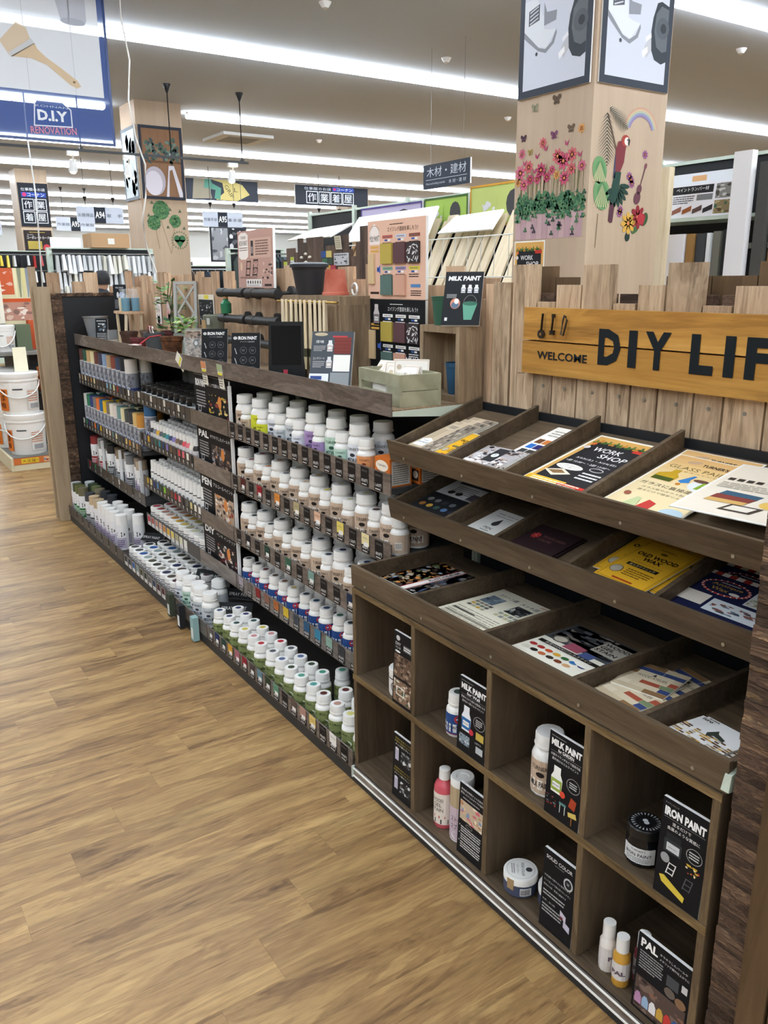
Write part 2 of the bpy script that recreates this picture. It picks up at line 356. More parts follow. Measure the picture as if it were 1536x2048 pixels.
card('tool_poster', 'black framed poster of spanner and tape measure on pillar side with parrot', 'poster', .645, 1.3, .012, '#3d434d', p_tools, (-1.97, 3.345, 2.69), rz=PI/2, group='tool posters on the pillar')
def sticker(name, label, loc, rz, pr, mat=None):
    p = Print(); pr(p); o = inst(p.mesh(name, .0004), name, None, loc, rz); return tag(o, label, 'wall sticker')
def flower(p, x, y, r, c, L=4):
    for a in range(8):
        t = a*PI/4+x*9; p.oval(x+.55*r*math.cos(t), y+.55*r*math.sin(t), r*.5, r*.26, c, L, 8, t)
    p.oval(x, y, r*.2, r*.2, '#d88a55', L+1, 8)
def clover(p, x, y, r, c, L=6):
    for a in range(3):
        t = PI/2+a*2*PI/3; p.oval(x+r*.55*math.cos(t), y+r*.55*math.sin(t), r*.52, r*.42, c, L, 7, t)
def butterfly(p, x, y, r, c):
    for s_ in (-1, 1):
        p.oval(x+s_*r*.5, y+r*.35, r*.55, r*.4, c, 4, 9, s_*.7); p.oval(x+s_*r*.35, y-r*.35, r*.35, r*.3, c, 4, 9, -s_*.6)
    p.rect(x-r*.06, y-r*.6, x+r*.06, y+r*.5, '#3b2c2c', 5)
def st_flowers(p):
    r = random.Random(4)
    for i in range(12): p.rect(.02+i*.0525, 0, .07+i*.0525, .17, '#b99aa0' if i % 2 else '#c3a5a8', 1)
    for i in range(44):
        x = r.uniform(.03, .64); p.poly([(x-.0015, .25), (x+.0015, .25), (x+.004+r.uniform(-.02, .02), r.uniform(.42, .52)), (x+.001, .4)], '#7d7a55', 1)
    for x, y, q in ((.05, .44, .05), (.13, .47, .042), (.25, .44, .047), (.09, .36, .04), (.15, .39, .035), (.22, .385, .034), (.31, .39, .034), (.355, .43, .03), (.40, .51, .047), (.455, .475, .055), (.53, .505, .045), (.53, .42, .038), (.47, .37, .045), (.26, .605, .035), (.06, .56, .034), (.62, .43, .035)): flower(p, x, y, q, r.choice(['#c75a76', '#d06e86', '#b84a6a', '#cf6a70']))
    for x, y in ((.03, .38), (.40, .395), (.60, .65)): flower(p, x, y, .03, '#d99c5e')
    for x, y in ((.09, .5), (.21, .53), (.29, .57), (.48, .58), (.6, .5), (.19, .44)): p.poly([(x-.02, y+.02), (x, y), (x+.025, y+.022), (x+.005, y-.018), (x-.015, y-.01)], '#ad4a6e', 4)
    for i in range(330):
        x, y = r.uniform(.01, .66), r.triangular(.12, .3, .22); clover(p, x, y, r.uniform(.014, .024), r.choice(['#4f7d5d', '#3d6a50', '#64906a', '#2f5a45', '#567f56']), 5+i % 5)
    for i in range(14): clover(p, r.uniform(.02, .65), r.uniform(.02, .12), .018, r.choice(['#2f4b3d', '#3b3a44', '#4f7d5d']), 10)
    for x, y, q, c in ((.07, .655, .03, '#4d3545'), (.36, .64, .034, '#7a4a68'), (.51, .66, .034, '#6b5a48'), (.37, .85, .04, '#5a4a3a'), (.17, .83, .034, '#8c8a72'), (.31, .98, .03, '#b98a6a'), (.56, .92, .024, '#c06a96'), (.14, .56, .026, '#a08a50')): butterfly(p, x, y, q, c)
sticker('flower_sticker', 'pink cosmos and clover sticker with butterflies on the pillar', (-2.67, 2.999, 1.79), 0, st_flowers)
def st_parrot(p):
    # palm leaf, parrot, leaves, guitar, flowers and rainbow on the pillar
    def frond(x, y, a, ln):
        for i in range(16):
            t = i/15; cx, cy = x+ln*t*math.cos(a), y+ln*t*math.sin(a); q = ln*.42*math.sin(PI*(.15+.8*t))
            for s_ in (-1, 1):
                b = a+s_*.85; p.poly([(cx, cy), (cx+q*math.cos(b)-.003, cy+q*math.sin(b)), (cx+.008*math.cos(a), cy+.008*math.sin(a))], '#3f4a44', 3)
    frond(.10, .98, -1.5, .3); frond(.12, 1.01, -.55, .2)
    p.poly([(.10, .97), (.11, .975), (.21, .77), (.198, .76)], '#6b5b4d', 3)
    p.poly([(.2, .78), (.215, .82), (.26, .83), (.29, .80), (.28, .7), (.25, .64), (.2, .62), (.19, .7)], '#7d3a40', 5)
    p.oval(.282, .83, .038, .034, '#a5453c', 6); p.oval(.295, .826, .024, .025, '#e8e2da', 7); p.poly([(.305, .85), (.325, .835), (.318, .80), (.305, .81)], '#3a3436', 8); p.oval(.298, .835, .005, .005, '#222222', 9, 8)
    p.poly([(.19, .7), (.2, .76), (.205, .6), (.185, .6)], '#4d4a66', 6)
    p.poly([(.2, .64), (.26, .64), (.25, .55), (.235, .48), (.2, .44), (.17, .46), (.18, .55)], '#2f4a42', 6)
    for a in range(9): t = 3.6+a*.33; p.oval(.23+.07*math.cos(t), .56+.09*math.sin(t), .05, .016, '#2c443c', 5, 8, t)
    p.poly([(.175, .5), (.225, .5), (.205, .33), (.185, .325), (.165, .34)], '#5a3a44', 5)
    for cx, cy, q in ((.06, .64, .085), (.09, .5, .1)):
        p.oval(cx, cy, q*.75, q, '#6f9a6a', 4, 18, .3); p.oval(cx+.01, cy-.01, q*.5, q*.8, '#5b8a5c', 5, 14, .3)
        for a in range(-3, 4): p.poly([(cx, cy+q*.6), (cx+a*q*.22-.004, cy-q*.8), (cx+a*q*.22+.005, cy-q*.8)], '#cfc39a', 6)
    p.poly([(.065, .38), (.07, .38), (.06, .17), (.055, .17)], '#77684c', 3)
    p.oval(.43, .49, .032, .042, '#6b4550', 5, 14, -.3); p.oval(.445, .545, .024, .03, '#6b4550', 5, 14, -.3); p.oval(.437, .52, .01, .01, '#3b272d', 6, 10); p.poly([(.45, .57), (.458, .57), (.495, .68), (.485, .683)], '#5a3c42', 5); p.oval(.493, .69, .012, .02, '#7a4a52', 6, 10, -.3)
    for x, y in ((.34, .62), (.36, .6), (.37, .575), (.48, .76), (.27, .39), (.275, .41)): flower(p, x, y, .028, '#99618c')
    p.oval(.36, .33, .05, .05, '#cda45a', 5, 14); flower(p, .36, .33, .07, '#d2a54e', 6); p.oval(.36, .245, .024, .03, '#2b3c38', 5)
    flower(p, .45, .37, .075, '#8f3038', 6); p.oval(.48, .36, .04, .035, '#b03a42', 8, 10); p.oval(.52, .36, .03, .045, '#3d5a3c', 5, 12, -.4); p.oval(.43, .29, .04, .02, '#4b6a45', 5, 10, .5)
    for i, c in enumerate(['#c39a86', '#c7b090', '#a9b3a2', '#8f93b4', '#8f7fa6']):
        R0 = .17-i*.012
        for k_ in range(14):
            a, b = .35+k_*.175, .35+(k_+1)*.175
            p.poly([(.42+R0*math.cos(a), .87+R0*math.sin(a)), (.42+R0*math.cos(b), .87+R0*math.sin(b)), (.42+(R0-.012)*math.cos(b), .87+(R0-.012)*math.sin(b)), (.42+(R0-.012)*math.cos(a), .87+(R0-.012)*math.sin(a))], c, 2)
sticker('parrot_sticker', 'red parrot, palm leaf and rainbow sticker on the pillar', (-1.984, 3.03, 1.55), PI/2, st_parrot)
def p_workshop(p, w_, h):
    p.rect(.008, .008, w_-.008, h-.008, '#d8a85e', 2); p.rect(w_*.1, h*.1, w_*.9, h*.88, '#26262a', 3)
    for i in range(14): clover(p, w_*(.1+.06*i), h*(.86+.02*(i % 2)), w_*.045, ('#5f7a3a', '#c98a3a', '#476a35')[i % 3], 4+i % 3)
    p.rect(w_*.7, h*.8, w_*.92, h*.85, '#c23a30', 5)
    p.text('WORK', w_*.22, h*.7, h*.075, '#eeeeee', w_*.42, L=5, bold=.01); p.text('SHOP', w_*.42, h*.6, h*.075, '#eeeeee', w_*.4, L=5, bold=.01)
    p.text('3/23(土)・3/24(日)', w_*.2, h*.52, h*.035, '#eeeeee', w_*.6, L=5); p.text('1部 10:00〜・2部 13:00〜', w_*.14, h*.45, h*.035, '#eeeeee', w_*.66, L=5)
    p.oval(w_*.32, h*.36, w_*.2, h*.05, '#f2efe6', 4); p.text('ワトコオイル仕上げの', w_*.17, h*.365, h*.02, '#333333', w_*.3, L=6); p.text('ヴィンテージ風ペン立て', w_*.17, h*.335, h*.02, '#333333', w_*.3, L=6)
    p.poly([(w_*.08, h*.24), (w_*.3, h*.31), (w_*.48, h*.25), (w_*.28, h*.17)], '#e8dcc6', 4); p.poly([(w_*.14, h*.24), (w_*.3, h*.285), (w_*.4, h*.25), (w_*.27, h*.205)], '#8a6a48', 5)
    p.lines(w_*.58, h*.2, w_*.86, h*.34, 3, '#dddddd', 5); p.ring(w_*.68, h*.4, w_*.1, h*.035, .003, '#bbbbbb', 5)
    p.rect(w_*.02, h*.02, w_*.6, h*.12, '#e9b93a', 4); p.rect(w_*.5, h*.02, w_*.98, h*.1, '#c8322a', 5); p.lines(w_*.1, h*.04, w_*.9, h*.1, 2, '#fff3d0', 6)
    p.oval(w_*.12, h*.82, w_*.035, h*.03, '#d8703a', 6, 8); p.oval(w_*.1, h*.74, w_*.05, h*.03, '#d8d0d0', 6, 8)
card('workshop_poster', 'dark workshop poster with flower border taped to the pillar', 'poster', .3, .42, .003, '#f3efe6', p_workshop, (-2.5, 2.996, 1.36))
# second pillar
def p_hats(p, w_, h):
    p.rect(.04, .04, w_-.04, h-.04, '#8d6a50', 2)
    for i in range(5): p.rect(.05+i*.115, .04, .055+i*.115, h-.04, '#7a5a43', 3)
    r = random.Random(3)
    for i in range(70): p.oval(r.uniform(.07, w_-.07), r.triangular(h*.5, h*.85, h*.68), .035, .022, r.choice(['#52685c', '#3e5048', '#748a7c', '#46565a']), 4+i % 4, 8, r.uniform(0, 3))
    p.rect(.04, h*.5, w_-.04, h*.53, '#6d4f38', 6)
    p.oval(.2, h*.25, .16, .2, '#b9b3c0', 7, 20); p.oval(.18, h*.22, .13, .17, '#dcd8e4', 8, 20); p.rect(0, 0, .04, h, '#2f3440', 9)
    p.poly([(.36, .04), (.4, .04), (.43, h*.4), (.47, h*.42), (.56, .04), (.63, .04), (.5, h*.47), (.42, h*.47)], '#d8d4de', 7)
    p.frame(0, 0, w_, h, .04, '#363b47', 10)
card('hat_poster', 'black framed poster of hats and hanging ivy on far pillar', 'poster', .65, 1.0, .012, '#363b47', p_hats, (-10.725, 3.345, 2.7), rz=PI/2, step=.0008)
def p_sky(p, w_, h):
    r = random.Random(5); p.rect(.04, .04, w_-.04, h-.04, '#cfd9dc', 2)
    for i in range(30): p.oval(r.uniform(.08, w_-.08), r.uniform(.08, h-.08), .07, .1, r.choice(['#bccdd4', '#e3e8ea', '#aabfca']), 3, 10)
    p.frame(0, 0, w_, h, .04, '#7b838c', 8)
card('pale_poster', 'pale blue framed poster on narrow side of far pillar', 'poster', .65, 1.0, .012, '#7b838c', p_sky, (-11.085, 2.985, 2.7), step=.0008)
def st_trees(p):
    r = random.Random(9)
    for cx, cy, q in ((.26, .83, .125), (.14, .65, .095), (.47, .68, .085)):
        p.oval(cx, cy, q, q*1.08, '#4d7a55', 2, 24)
        for i in range(60):
            a, d = r.uniform(0, 2*PI), q*math.sqrt(r.random()); clover(p, cx+d*math.cos(a), cy+d*1.05*math.sin(a), .016, r.choice(['#5b8a5c', '#3c6448', '#6f9663']), 3+i % 3)
    for a, b, c, d in ((.16, .56, .2, .28), (.25, .7, .37, .22), (.45, .6, .38, .22)): p.poly([(a-.003, b), (a+.003, b), (c+.003, d), (c-.003, d)], '#7f6a44', 1)
    p.oval(.48, .43, .05, .05, '#3f7350', 3); p.oval(.56, .43, .05, .05, '#3f7350', 3); p.poly([(.435, .415), (.605, .415), (.52, .3)], '#3f7350', 3)
    for i in range(20): t = i*PI/10; clover(p, .52+.12*math.cos(t), .41+.12*math.sin(t), .014, '#54714e', 3)
    for x, y in ((.35, .59), (.55, .82), (.4, .84), (.07, .75), (.13, .93), (.6, .58)): clover(p, x, y, .024, '#3f5c45', 3)
sticker('tree_sticker', 'round green clover trees and heart sticker on far pillar', (-10.738, 3.02, 1.72), PI/2, st_trees)
# ------------------------------------------------------------------ gondola run
YF, ZTOP = .148, 1.165
BC = [.909, .691, .456, .244]; AA = [.9, .616, .337]
TAGC = {}
def tagmesh(kind, c=None, price='800'):
    key = (kind, c, price)
    if key not in TAGC:
        p = Print()
        if kind == 'c':
            W, H = .046, .06
            p.rect(0, 0, W, H, '#1d1b1c', 1); p.text('EXMON', .008, .046, .006, '#7f7a78', .03)
            if c: p.rect(.001, .026, W-.001, H+.004, c, 3)
            p.text(price+'円', .006, .012, .012, '#f2f0ee', W-.012, bold=.012); p.rect(.006, .004, W-.012, .0075, '#cfccca', 2)
            if c and price == '800': p.rect(.014, .022, W-.006, .036, '#f0eeec', 4)
        elif kind == 'a':
            W, H = .03, .062
            p.rect(0, 0, W, .034, '#2a2a2c', 1); p.rect(.001, .03, W-.001, .062, c or '#3a3a3c', 2); p.oval(.012, .016, .008, .009, '#b9b6b2', 2, 8); p.rect(.006, .003, .026, .007, '#8d8a88', 2)
        else:
            W, H = .045, .055
            p.rect(0, 0, W, H, '#f1f0ee', 1); p.rect(.003, .02, W-.003, H-.002, c or '#777777', 2); p.lines(.006, .002, W-.006, .017, 2, '#9a9896', 2)
        TAGC[key] = p.mesh('price_tag', .0004)
    return TAGC[key]
def gondola(label, x0, x1, levels, top=True):
    g = thing('gondola_shelving', label, 'shelving', (0, 0, 0), 0, 'gondola bays of the paint display')
    boxpart('back_panel', BLACKP, g, x0+.002, .485, .02, x1-.002, .5, 1.16)
    boxpart('kick_plate', KICK, g, x0+.0005, .001, 0, x1-.0005, .02, .0445)
    boxpart('base_deck', flat('deck_dark', '#33302d', .6), g, x0+.0005, .0035, .045, x1-.0005, .484, .0614)
    for z in levels:
        b = MB(); b.hexa([(x0+.003, YF+.004, z+.005), (x1-.003, YF+.004, z+.005), (x1-.003, .485, z-.012), (x0+.003, .485, z-.012)], [(x0+.003, YF+.004, z+.0214), (x1-.003, YF+.004, z+.0214), (x1-.003, .485, z+.0214), (x0+.003, .485, z+.0214)])
        b.build('shelf', flat('shelf_dark', '#3b3d3e', .5), g)
    if top:
        b = MB(); b.hexa([(x0, YF+.004, 1.146), (x1, YF+.004, 1.146), (x1, .485, 1.118), (x0, .485, 1.118)], [(x0, YF+.004, 1.16), (x1, YF+.004, 1.16), (x1, .485, 1.16), (x0, .485, 1.16)])
        b.build('top_shelf', MINT, g)
        boxpart('top_board', BOXW, g, x0+.001, YF+.006, 1.16, x1-.001, .484, ZTOP-.0006)
        boxpart('fascia', STRIP, g, x0+.002, YF-.003, 1.145, x1-.002, YF+.003, 1.212)
    for x in (x0+.0015, x1-.0135): boxpart('upright', MINT, g, x, .47, .02, x+.012, .484, 1.117)
    return g
def rail(g, x0, x1, z, y=YF, tags=(), h=.066, m=None):
    r = boxpart('price_rail', m or STRIP, g, x0, y-.003, z, x1, y+.002, z+h)
    c = r.location
    for (x, kind, col, price) in tags:
        inst(tagmesh(kind, col, price), 'price_tag', r, loc=(x-c[0], y-.0034-c[1], z+.003-c[2]))
    return r
gA = gondola('gondola bay against the black end panel with spray cans at its foot', -3.6, -2.4, AA)
gB = gondola('gondola bay with rows of small white capped bottles and black cards', -2.4, -1.2, BC)
gC = gondola('gondola bay full of white milk paint bottles above the green labels', -1.2, 0, BC)
gD = gondola('gondola bay carrying the cubby shelf and leaflet trays', 0, 1.242, [], top=False)
# price rails: mid bay
C3 = [(None, '1,600'), ('#5a2c28', '800'), (None, '1,600'), ('#9c2a33', '800'), (None, '1,500'), ('#d98a3a', '800'), (None, '1,500'), ('#b7ab82', '800'), (None, '1,500'), ('#e0b79c', '800'), (None, '1,500'), ('#e3cf6b', '800'), (None, '1,500'), ('#e8dca8', '800'), (None, '800')]
C4 = [(None, '1,600'), ('#27282b', '800'), (None, '1,600'), ('#24443a', '800'), (None, '1,600'), ('#3f6a55', '800'), (None, '1,600'), ('#7ea39a', '800'), (None, '800'), (None, '1,600'), ('#243450', '800'), (None, '1,500'), ('#2f4f86', '800')]
C5 = ['#a79ea8', '#6f6660', '#8c2c2c', '#8a6050', '#b26a38', '#d8b83c', '#4a4f58', '#2c5a80', '#3b86a8', '#8fb3a4', '#3a3c40', '#6d6c68', '#ece2c4', '#ece6d2']
C6 = ['#6d6a68', '#2a3c66', '#2e4a44', '#d8a33c', '#b8707c', '#98303a', '#5a4f4c', '#6f93a0', '#3d4a38', '#6a9a80', None, '#6b5a50', '#b98f80', '#e2c271', None, '#efece6', None]
RAILD = flat('rail_dark', '#3c3936', .35)
def spread(x0, x1, n): return [x0+(x1-x0)*(i+.5)/n-.022 for i in range(n)]
rail(gC, -1.195, -.004, BC[0], tags=[(x, 'c', None, '850' if i % 2 else '1,600') for i, x in enumerate(spread(-1.19, -.03, 15))])
rail(gC, -1.195, -.004, BC[1], tags=[(x, 'c', c, p) for x, (c, p) in zip(spread(-1.19, -.03, 15), C3)])
rail(gC, -1.195, -.004, BC[2], tags=[(x, 'c', c, p) for x, (c, p) in zip(spread(-1.19, -.02, 13), C4)])
rail(gC, -1.195, -.004, BC[3], tags=[(x, 'c', c, '850') for x, c in zip(spread(-1.19, -.02, 14), C5)])
rail(gC, -1.195, -.004, .045, y=0, tags=[(x, 'c', c, '800' if c else '900') for x, c in zip(spread(-1.19, -.02, 17), C6)], h=.062)
# price rails: the two far bays
HUES = ['#5a3b38', '#2c5a4a', '#c3a272', '#e0d5a8', '#6b4038', '#4a4a5c', '#8aa3c4', '#b59a78', '#8a4a3c', '#3f4a63', '#262a32', '#d8d2cc']
HUE2 = ['#c9cdc8', '#2f7a5c', '#33407c', '#7a7774', '#e0743a', '#2f6494', '#e3b92f', '#7d7266', '#e6e2d2', '#dccfc8', '#6f9493', '#e0d8ae', '#4c5250', '#3e4248', '#d8b878', '#c98b3c']
SW = ['#b9b0a0', '#a98a68', '#e3dcc2', '#8a6a50', '#b08a60', '#e0d6a8', '#5c4c40', '#3c3430', '#4a3a30', '#8ab0cc', '#8ab4b8', '#c9c49a', '#9a4038', '#3c4454', '#26262a', '#eceae6', '#565a66']
rail(gA, -3.596, -2.404, AA[0], tags=[(x, 'a', c, '') for x, c in zip(spread(-3.58, -2.42, 17), SW)], m=RAILD)
rail(gA, -3.596, -2.404, AA[1], tags=[(x, 'a', c, '') for x, c in zip(spread(-3.58, -2.42, 18), HUE2+SW[:4])], m=RAILD)
rail(gA, -3.596, -2.404, AA[2], tags=[(x, 'a', c, '') for x, c in zip(spread(-3.58, -2.42, 9), ['#9c2a2a', '#3c7a4c', '#8f8f8c', '#5a4a40', '#77706a', '#c8c4bc', '#6b6058', '#3f3c3a', '#8a8378'])], m=RAILD)
rail(gA, -3.596, -2.404, .045, y=0, h=.062, tags=[(x, 'a', None, '') for x in spread(-3.45, -2.45, 7)], m=RAILD)
rail(gB, -2.396, -1.62, BC[0], tags=[(x, 'a', '#544b44' if i % 3 else '#d6d0c4', '') for i, x in enumerate(spread(-2.38, -1.66, 11))], m=RAILD)
rail(gB, -1.618, -1.204, BC[0])
PALC = ['#26282c', '#7a7c8c', '#d8a53a', '#4a4f58', '#3f6a5c', '#2d8590', '#2c3f66', '#8a78b8', '#7a5f48', '#5c4a40', '#d04a52', '#e0707c', '#ece6da', '#2a2826']
rail(gB, -2.396, -1.62, BC[1], tags=[(x, 'a', c, '') for x, c in zip(spread(-2.38, -1.6, 14), PALC)], m=RAILD)
rail(gB, -1.618, -1.204, BC[1])
PENC = ['#c9a43a', '#e3d7a8', '#39457c', '#5a86b4', '#3c5a44', '#8fc83c', '#5f5a3c', '#7a4f40', '#b8303c', '#d88a90', '#2e2c2c', '#6b6a64', '#cfc088', '#e3dfcf', '#eceae4']
rail(gB, -2.396, -1.62, BC[2], tags=[(x, 'a', c, '') for x, c in zip(spread(-2.34, -1.55, 15), PENC)], m=RAILD)
rail(gB, -1.618, -1.204, BC[2])
REDC = ['#b8404c', '#a8564c', '#c08a78', '#d8a890', '#c98a40', '#e0ad3c', '#e3cc6a', '#b0aa82', '#d8d6b0', '#ecebe2']
rail(gB, -2.396, -1.62, BC[3], tags=[(x, 's', c, '') for x, c in zip(spread(-2.39, -1.78, 10), REDC)], m=RAILD)
rail(gB, -1.618, -1.204, BC[3])
DOTC = ['#22262c', '#3a4048', '#3d62a0', '#8aa0a0', '#4a4c34', '#33402f', '#6b6a66', '#2a3f5c', '#4a3038', '#5a2a30']
rail(gB, -2.396, -1.62, .045, y=0, h=.062, tags=[(x, 's', c, '') for x, c in zip(spread(-2.38, -1.72, 10), DOTC)], m=RAILD)
rail(gB, -1.618, -1.204, .045, y=0, h=.062)
# near bay base channel
boxpart('price_rail', STRIP, gD, .002, -.004, .031, 1.242, .001, .057)
for z in (.028, .054): boxpart('rail_edge', flat('rail_edge_white', '#f2f1ea', .4), gD, .002, -.008, z, 1.242, -.004, z+.003)
boxpart('rail_cap', flat('rail_cap_clear', '#c9d6d0', .2), gD, .0005, -.01, .024, .005, .0, .062)
# ------------------------------------------------------------------ end panels
def blocks(parent, xa, xb, y, z0, z1, axis, seed):
    r = random.Random(seed); z = z0; n = 0
    while z < z1:
        h = r.uniform(.008, .034); d = r.uniform(.0, .004)
        if axis == 'y': boxpart('wood_block', MOSAIC, parent, xa, y-.012-d, z, xb, y, z+h-.001)
        else: boxpart('wood_block', MOSAIC, parent, y, xa, z, y+.012+d, xb, z+h-.001)
        z += h
t = thing('end_screen', 'brown end panel faced with thin reclaimed wood strips beside the cubby shelf', 'panel')
boxpart('core', DARKW2, t, 1.262, .012, 0, 1.318, .5, 1.62)
blocks(t, 1.262, 1.318, .012, 0.0, 1.62, 'y', 3)
boxpart('trim_board', DARKW2, t, 1.322, -.012, 0, 1.372, .5, 1.62); boxpart('trim_board', DARKW2, t, 1.378, -.01, 0, 1.46, .5, 1.62)
t = thing('end_screen', 'black end panel edged with reclaimed wood and a pale plank', 'panel')
boxpart('core', BLACKP, t, -3.65, .034, 0, -3.612, .5, 1.44)
blocks(t, .035, .095, -3.612, 0, 1.44, 'x', 5)
xx = .035
while xx < .5:
    w_ = RND.uniform(.02, .06); boxpart('wood_block', MOSAIC, t, -3.645, xx, 1.44, -3.602, min(.5, xx+w_)-.001, 1.458+RND.uniform(0, .004)); xx += w_
boxpart('plank', PALEP, t, -3.665, -.055, 0, -3.615, .033, 1.5); 
boxpart('plank', PALEP, t, -3.735, -.062, 0, -3.71, -.02, 1.62)
for y0, y1, zt in ((.036, .11, 1.585), (.112, .185, 1.43), (.187, .262, 1.53), (.264, .345, 1.585), (.347, .42, 1.43), (.422, .498, 1.5)): boxpart('plank', FENCE2, t, -3.7, y0, 0, -3.668, y1, zt)
# ------------------------------------------------------------------ plank fences
fn = thing('plank_fence', 'weathered grey brown plank fence behind the DIY sign', 'fence')
for x0, x1, zt in ((.03, .105, 1.517), (.113, .212, 1.565), (.215, .285, 1.465), (.288, .378, 1.51), (.381, .485, 1.56), (.488, .56, 1.465), (.565, .645, 1.51), (.648, .748, 1.56), (.751, .826, 1.465), (.83, .93, 1.508), (.933, 1.03, 1.575), (1.033, 1.12, 1.5), (1.123, 1.255, 1.55)):
    pl = boxpart('plank', FENCE, fn, x0, .495 if x0 > .02 else .5, 1.135, x1-.002, .512, zt)
    if x0 > .2:
        MB().cyl(0, 0, 0, .003, .0045, 8).xf(Matrix.Rotation(PI/2, 4, 'X')).build('screw', STEEL, pl, loc=((x1-x0)*.05, -.0085, 1.235-(1.135+zt)/2))
for i in range(12):
    x0 = .1+i*.098
    boxpart('wood_block', MOSAIC, fn, x0, .514, 1.462, x0+RND.uniform(.05, .095), .54, 1.488)
fn = thing('plank_fence', 'uneven pale brown plank fence behind the potted plants and pipes', 'fence')
x = -3.6; HS = [1.58, 1.49, 1.5, 1.575, 1.46, 1.52, 1.57, 1.58, 1.45, 1.53, 1.56, 1.48, 1.58, 1.54, 1.58, 1.5]
i = 0
while x < .02:
    w_ = RND.uniform(.075, .12); boxpart('plank', FENCE2, fn, x, .5, 1.14, min(x+w_, .025)-.002, .515, HS[i % 16]+RND.uniform(-.012, .012)); x += w_; i += 1
fn = thing('plank_fence', 'rear row of brown planks showing between the fence tops', 'fence')
x = -3.6; i = 0
while x < 1.3:
    w_ = RND.uniform(.08, .13); boxpart('plank', FENCE2 if x < 0 else DARKW2, fn, x, .56, 1.14, x+w_-.003, .575, RND.choice([1.44, 1.47, 1.5, 1.53, 1.56])); x += w_
fn2 = thing('gondola_shelving', 'black back of the shelving run behind the planks', 'shelving'); boxpart('panel', BLACKP, fn2, -3.6, .516, .02, 1.25, .556, 1.13)
# ------------------------------------------------------------------ welcome sign
sg = thing('welcome_sign', 'orange stained wooden sign lettered WELCOME DIY LIFE with three small tools', 'sign', (.188, .47, 1.27))
boxpart('board', SIGNW, sg, 0, 0, 0, 1.06, .02, .0885); boxpart('board', SIGNW, sg, .002, 0, .0925, 1.06, .02, .18)
p = Print(); BK = '#1c2226'
p.text('WELCOME', .062, .042, .022, BK, .185, bold=.02)
def letters(p, s_, x, h, sw, y=.043):
    for ch, ww in s_:
        if ch != ' ': p.text(ch, x, y, h, BK, ww, bold=.05)
        x += ww+sw
inst(p.mesh('lettering', .0004), 'lettering', sg, loc=(0, -.0004, 0)); p = Print()
letters(p, [('D', .073), ('I', .026), ('Y', .075)], .283, .09, .024); letters(p, [('L', .062), ('I', .026), ('F', .058), ('E', .058)], .56, .09, .026) if False else None
inst(p.mesh('lettering', .0004), 'lettering', sg, loc=(0, -.0004, 0)); p = Print(); letters(p, [('L', .062), ('I', .026), ('F', .058), ('E', .058)], .56, .09, .026)
inst(p.mesh('lettering', .0004), 'lettering', sg, loc=(0, -.0004, 0))
for k_, x in enumerate((.085, .125, .165)):
    b = MB()
    if k_ == 0:
        b.tube([(x, -.008, .165), (x-.002, -.01, .12)], .0035, 6, '#3b332c'); b.lathe([(.004, -.003), (.012, -.003), (.012, .003), (.004, .003)], 10, '#3b332c', 0, 0, 0); b.xf(Matrix.Translation((x-.004, -.008, .11)) @ Matrix.Rotation(PI/2, 4, 'X'), len(b.v)-40)
    elif k_ == 1:
        b.tube([(x, -.008, .162), (x-.003, -.01, .115)], .003, 6, '#3b332c'); b.box(x-.009, -.012, .11, x+.004, -.004, .122, '#3b332c'); b.box(x-.003, -.012, .155, x+.004, -.004, .165, '#3b332c')
    else:
        b.tube([(x+.004, -.008, .16), (x+.01, -.008, .15), (x, -.009, .11), (x-.01, -.008, .112), (x-.004, -.008, .15), (x, -.008, .163)], .0026, 6, '#4a4238')
    b.build('tool_ornament', attr('iron_ornament', .45, .6) if k_ == 0 else bpy.data.materials['iron_ornament'], sg)
# ------------------------------------------------------------------ cubby shelf
X0, X1, ZB, ZM, ZT = .004, 1.24, .064, .37, .643
EDGEV = wood('worn_edge_upright', [(.25, '#463a2a'), (.5, '#665540'), (.7, '#7b684d'), (.85, '#97825f')], 2, 7, 14, .6, .15, .05, .1)
cb = thing('cubby_shelf', 'dark walnut stained cubby shelf with eight open compartments', 'shelf unit')
XD = [X0+(X1-X0)*i/4 for i in range(5)]
for i, x in enumerate(XD):
    a, b_ = (x, x+.018) if i == 0 else (x-.018, x) if i == 4 else (x-.009, x+.009)
    for z0, z1 in ((ZB, ZM-.009), (ZM+.009, ZT)): boxpart('side' if i in (0, 4) else 'divider', CUBBYV, cb, a, .004, z0, b_, .4, z1)
    for z0, z1 in ((ZB+.0125, ZM-.0095), (ZM+.0095, ZT)): boxpart('edge_strip', EDGEV, cb, a+.001, .0015, z0, b_-.001, .0039, z1)
boxpart('bottom', CUBBY, cb, X0, .0, ZB-.002, X1, .4, ZB+.012); boxpart('middle_shelf', CUBBY, cb, X0, .002, ZM-.009, X1, .4, ZM+.009); boxpart('edge_strip', EDGEW, cb, X0, -.001, ZM-.009, X1, .0018, ZM+.0085)
boxpart('top', CUBBY, cb, X0, .004, ZT, X1, .4, ZT+.014); boxpart('edge_strip', EDGEW, cb, X0, .0018, ZT-.002, X1, .0038, ZT+.013); boxpart('back', DARKW2, cb, X0, .4, ZB, X1, .41, ZT)
